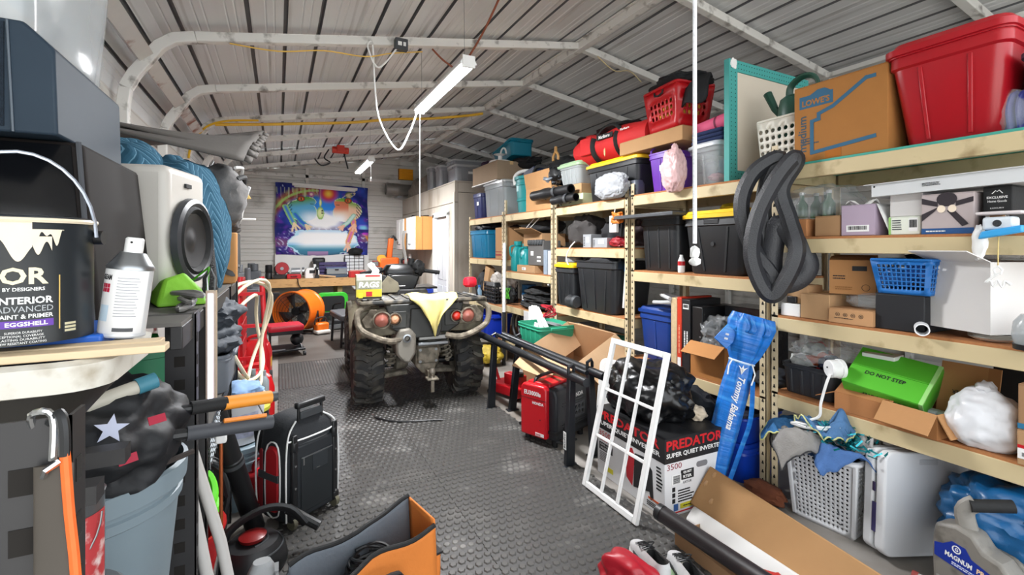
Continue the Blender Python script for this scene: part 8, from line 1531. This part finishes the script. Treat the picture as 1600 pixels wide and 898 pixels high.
for i, (x, y, h, c, lb) in enumerate(((-.62, 8.6, 1.0, '#7d7f82', 'grey machine stand left of the workbench'), (-.45, 7.9, .8, '#5d5f63', 'dark grey cabinet in the back left corner'))): tag(M().box(-.2, .2, -.25, .25, 0, h).cb((.0, 0, h+.06), (.22, .2, .12)).cyl((.05, -.1, h+.12), (.05, -.1, h+.3), .04).obj('machine_stand', mat(c, .5, metal=.3, var=.2), bevel=.01), lb, 'machine').location = (x, y, 0)
for i, (x, y) in enumerate(((-.42, 9.35), (-.70, 9.1), (-.36, 8.98))): tag(M().cb((0, 0, .5), (.2, .2, 1.0)).cyl((0, 0, 1.0), (0, 0, 1.12), .06).obj('tool_pedestal', mat(('#6f7277', '#8d8a84', '#55585c')[i], .5, metal=.4, var=.3), bevel=.01), ('grey tool pedestal left of the workbench, at the back', 'pale tool pedestal left of the workbench, in the middle', 'dark tool pedestal left of the workbench, at the front')[i], 'tool').location = (x, y, 0)
# ---------------------------------------------------------------- suitcase and tool bag
t = thing('suitcase', 'black upright suitcase with red panels and white piping on the mat', 'suitcase', (.095, 2.73, .012), R(34))
SK = mat('#202327', .75, var=.2, vs=10, bump=.2, bs=120)
def sring(w_, d_, z, r=.06, cy=0): return rrect(w_, d_, r, 5, z, 0, cy)
M().loft([sring(.30, .22, .03), sring(.315, .24, .05), sring(.315, .25, .35), sring(.29, .235, .46), sring(.22, .18, .515, .05), sring(.12, .12, .53, .04)], True, True).obj('body', SK, t, smooth=50)
M().prism([(-.13, .03), (.13, .03), (.13, .40), (-.13, .40)], -.135, -.10).obj('back_panel', mat('#22262a', .6, var=.1), t, bevel=.012); M().box(-.085, .10, -.140, -.134, .06, .33).obj('document_pocket', mat('#1c2124', .7), t, bevel=.004); M().box(-.02, .07, -.143, -.139, .25, .33).obj('pocket_flap', mat('#262b2f', .7), t, bevel=.002); M().box(-.085, .1, -.142, -.139, .332, .338).obj('zip', STEEL, t); M().cb((-.075, -.143, .315), (.008, .006, .035)).obj('zip_pull', CHROME, t); M().box(.0, .02, -.1436, -.1425, .255, .259).obj('logo_plate', CHROME, t)
for sx in (-1, 1):
    M().box(*sorted((sx*.105, sx*.135)), -.142, -.128, .05, .46).obj('corner_rail', BLK, t, bevel=.006); 
    for z in (.09, .2, .31): M().cyl((sx*.12, -.142, z), (sx*.12, -.146, z), .006, n=10).obj('rivet', CHROME, t)
    PP = [(sx*.152, -.118, .04), (sx*.157, -.122, .20), (sx*.154, -.12, .36), (sx*.135, -.112, .46), (sx*.08, -.09, .51)]; M().tube(PP, .0045, 6, smooth=4).obj('piping', WHT, t); M().tube([(x, -y, z) for x, y, z in PP], .0045, 6, smooth=4).obj('piping', WHT, t)
    M().tube([(sx*.160, y, z) for y, z in ((-.04, .05), (-.075, .10), (-.075, .36), (-.03, .42), (.035, .36), (.035, .10), (.0, .05))], .004, 6, True, 3).obj('piping', WHT, t)
    M().loft([[(sx*.153, p[0]-.018, p[1]+.23) for p in rrect(.10, .33, .04, 4)], [(sx*.166, p[0]-.018, p[1]+.23) for p in rrect(.085, .31, .035, 4)]]).obj('red_panel', mat('#b3141f', .6), t); M().loft([[(sx*.150, p[0]+.075, p[1]+.22) for p in rrect(.03, .30, .014, 4)], [(sx*.160, p[0]+.075, p[1]+.22) for p in rrect(.024, .29, .011, 4)]]).obj('red_strip', mat('#8a1a24', .6), t)
    M().box(*sorted((sx*.152, sx*.167)), -.07, .09, .225, .262).obj('side_strap', GRYP, t, bevel=.003)
    M().cyl((sx*.115, -.125, .03), (sx*.135, -.125, .03), .032, n=18).obj('wheel', mat('#6d6a58', .4), t); M().cb((sx*.125, -.12, .06), (.04, .05, .05)).obj('wheel_housing', BLK, t, bevel=.01)
    M().cb((sx*.118, -.13, .40), (.035, .03, .06)).obj('corner_guard', BLK, t, bevel=.012); M().box(*sorted((sx*.062, sx*.074)), -.10, -.088, .45, .575).obj('handle_post', BLK, t, bevel=.003)
M().tube([(-.145, -.118, .43), (-.07, -.13, .425), (.07, -.13, .425), (.145, -.118, .43)], .0045, 6, smooth=4).obj('piping', WHT, t); M().cb((0, -.094, .585), (.17, .035, .032)).obj('pull_handle', BLK, t, bevel=.01); M().cb((0, -.10, .535), (.13, .02, .04)).obj('handle_plate', GRYP, t, bevel=.006)
for y in (-.0, .08): M().cyl((-.10, y, 0), (-.10, y, .035), .014).obj('foot', BLK, t)
t = thing('tool_bag', 'open orange and grey tool bag full of cables at the bottom edge', 'bag', (.30, 1.90, .012), .22)
OB = mat('#d47a30', .8, var=.12, vs=7, bump=.35, bs=25); GB2 = mat('#6a727a', .85, var=.15, vs=10, bump=.3)
L2, W2_, H2 = .26, .11, .22
def bagside(s):
    def fn(u, v):
        x = -L2+2*L2*u; return (x*(1-.05*v), s*(W2_*(1.0-.25*v*(1-abs(2*u-1)))+.012*sin(u*9)*v), H2*v*(1+.30*u-.12*(1-u)-(.12 if s < 0 else 0))+.006*sin(u*14)*v)
    return fn
M().grid(20, 10, bagside(-1)).obj('orange_side', OB, t, solid=.008, smooth=180); M().grid(20, 10, bagside(1)).obj('grey_side', GB2, t, solid=.008, smooth=180)
M().grid(8, 10, lambda u, v: (L2*(1-.05*v)+.03*sin(pi*u)*(1-v), -W2_+2*W2_*u, H2*v*1.30)).obj('orange_end', OB, t, solid=.008, smooth=180); M().grid(8, 10, lambda u, v: (-L2*(1-.05*v)-.05*sin(pi*u)*v, -W2_+2*W2_*u, H2*v*.80-.04*sin(pi*u)*v*v)).obj('grey_end', GB2, t, solid=.008, smooth=180)
M().box(-L2, L2, -W2_, W2_, 0, .01).obj('base', BLKM, t); 
for s in (-1, 1): M().tube([bagside(s)(k/16, 1) for k in range(17)], .009, 8).obj('rim_binding', BLKM, t)
M().box(L2-.008, L2+.035, -.09, .09, .02, .13).obj('end_pocket', OB, t, bevel=.015); M().box(L2+.0, L2+.038, -.092, .092, .12, .13).obj('pocket_trim', BLKM, t)
M().tube([(-.10, -.125, .06), (-.09, -.155, .155), (.07, -.155, .17), (.08, -.125, .06)], .011, 8, smooth=5, flat=(.016, .008)).obj('grab_handle', BLKM, t); text(t, 'RIDGID', (-.0, -.150, .115), .030, WHT, width=.13, bold=.04)
patch(t, (-.0, -.142, .115), .16, .048, BLKM)
for i in range(4): cord(('black extension lead coiled in the tool bag, lowest coil', 'black extension lead coiled in the tool bag, second coil', 'black extension lead coiled in the tool bag, third coil', 'black extension lead coiled in the tool bag, topmost coil')[i], [(.30+.075*cos(a*.75+i)+.01*i, 1.91+.055*sin(a*.75+i), .12+.022*i+.012*sin(a*1.3)) for a in range(17)], .0065, BLK, 'extension_lead', 'cable', 4)
heap('crumpled grey cloth in the bottom of the tool bag', (.24, 1.88, .075), (.15, .075, .05), mat('#8d98a2', .9, var=.2, vs=15), 121, 'grey_cloth', 'cloth')
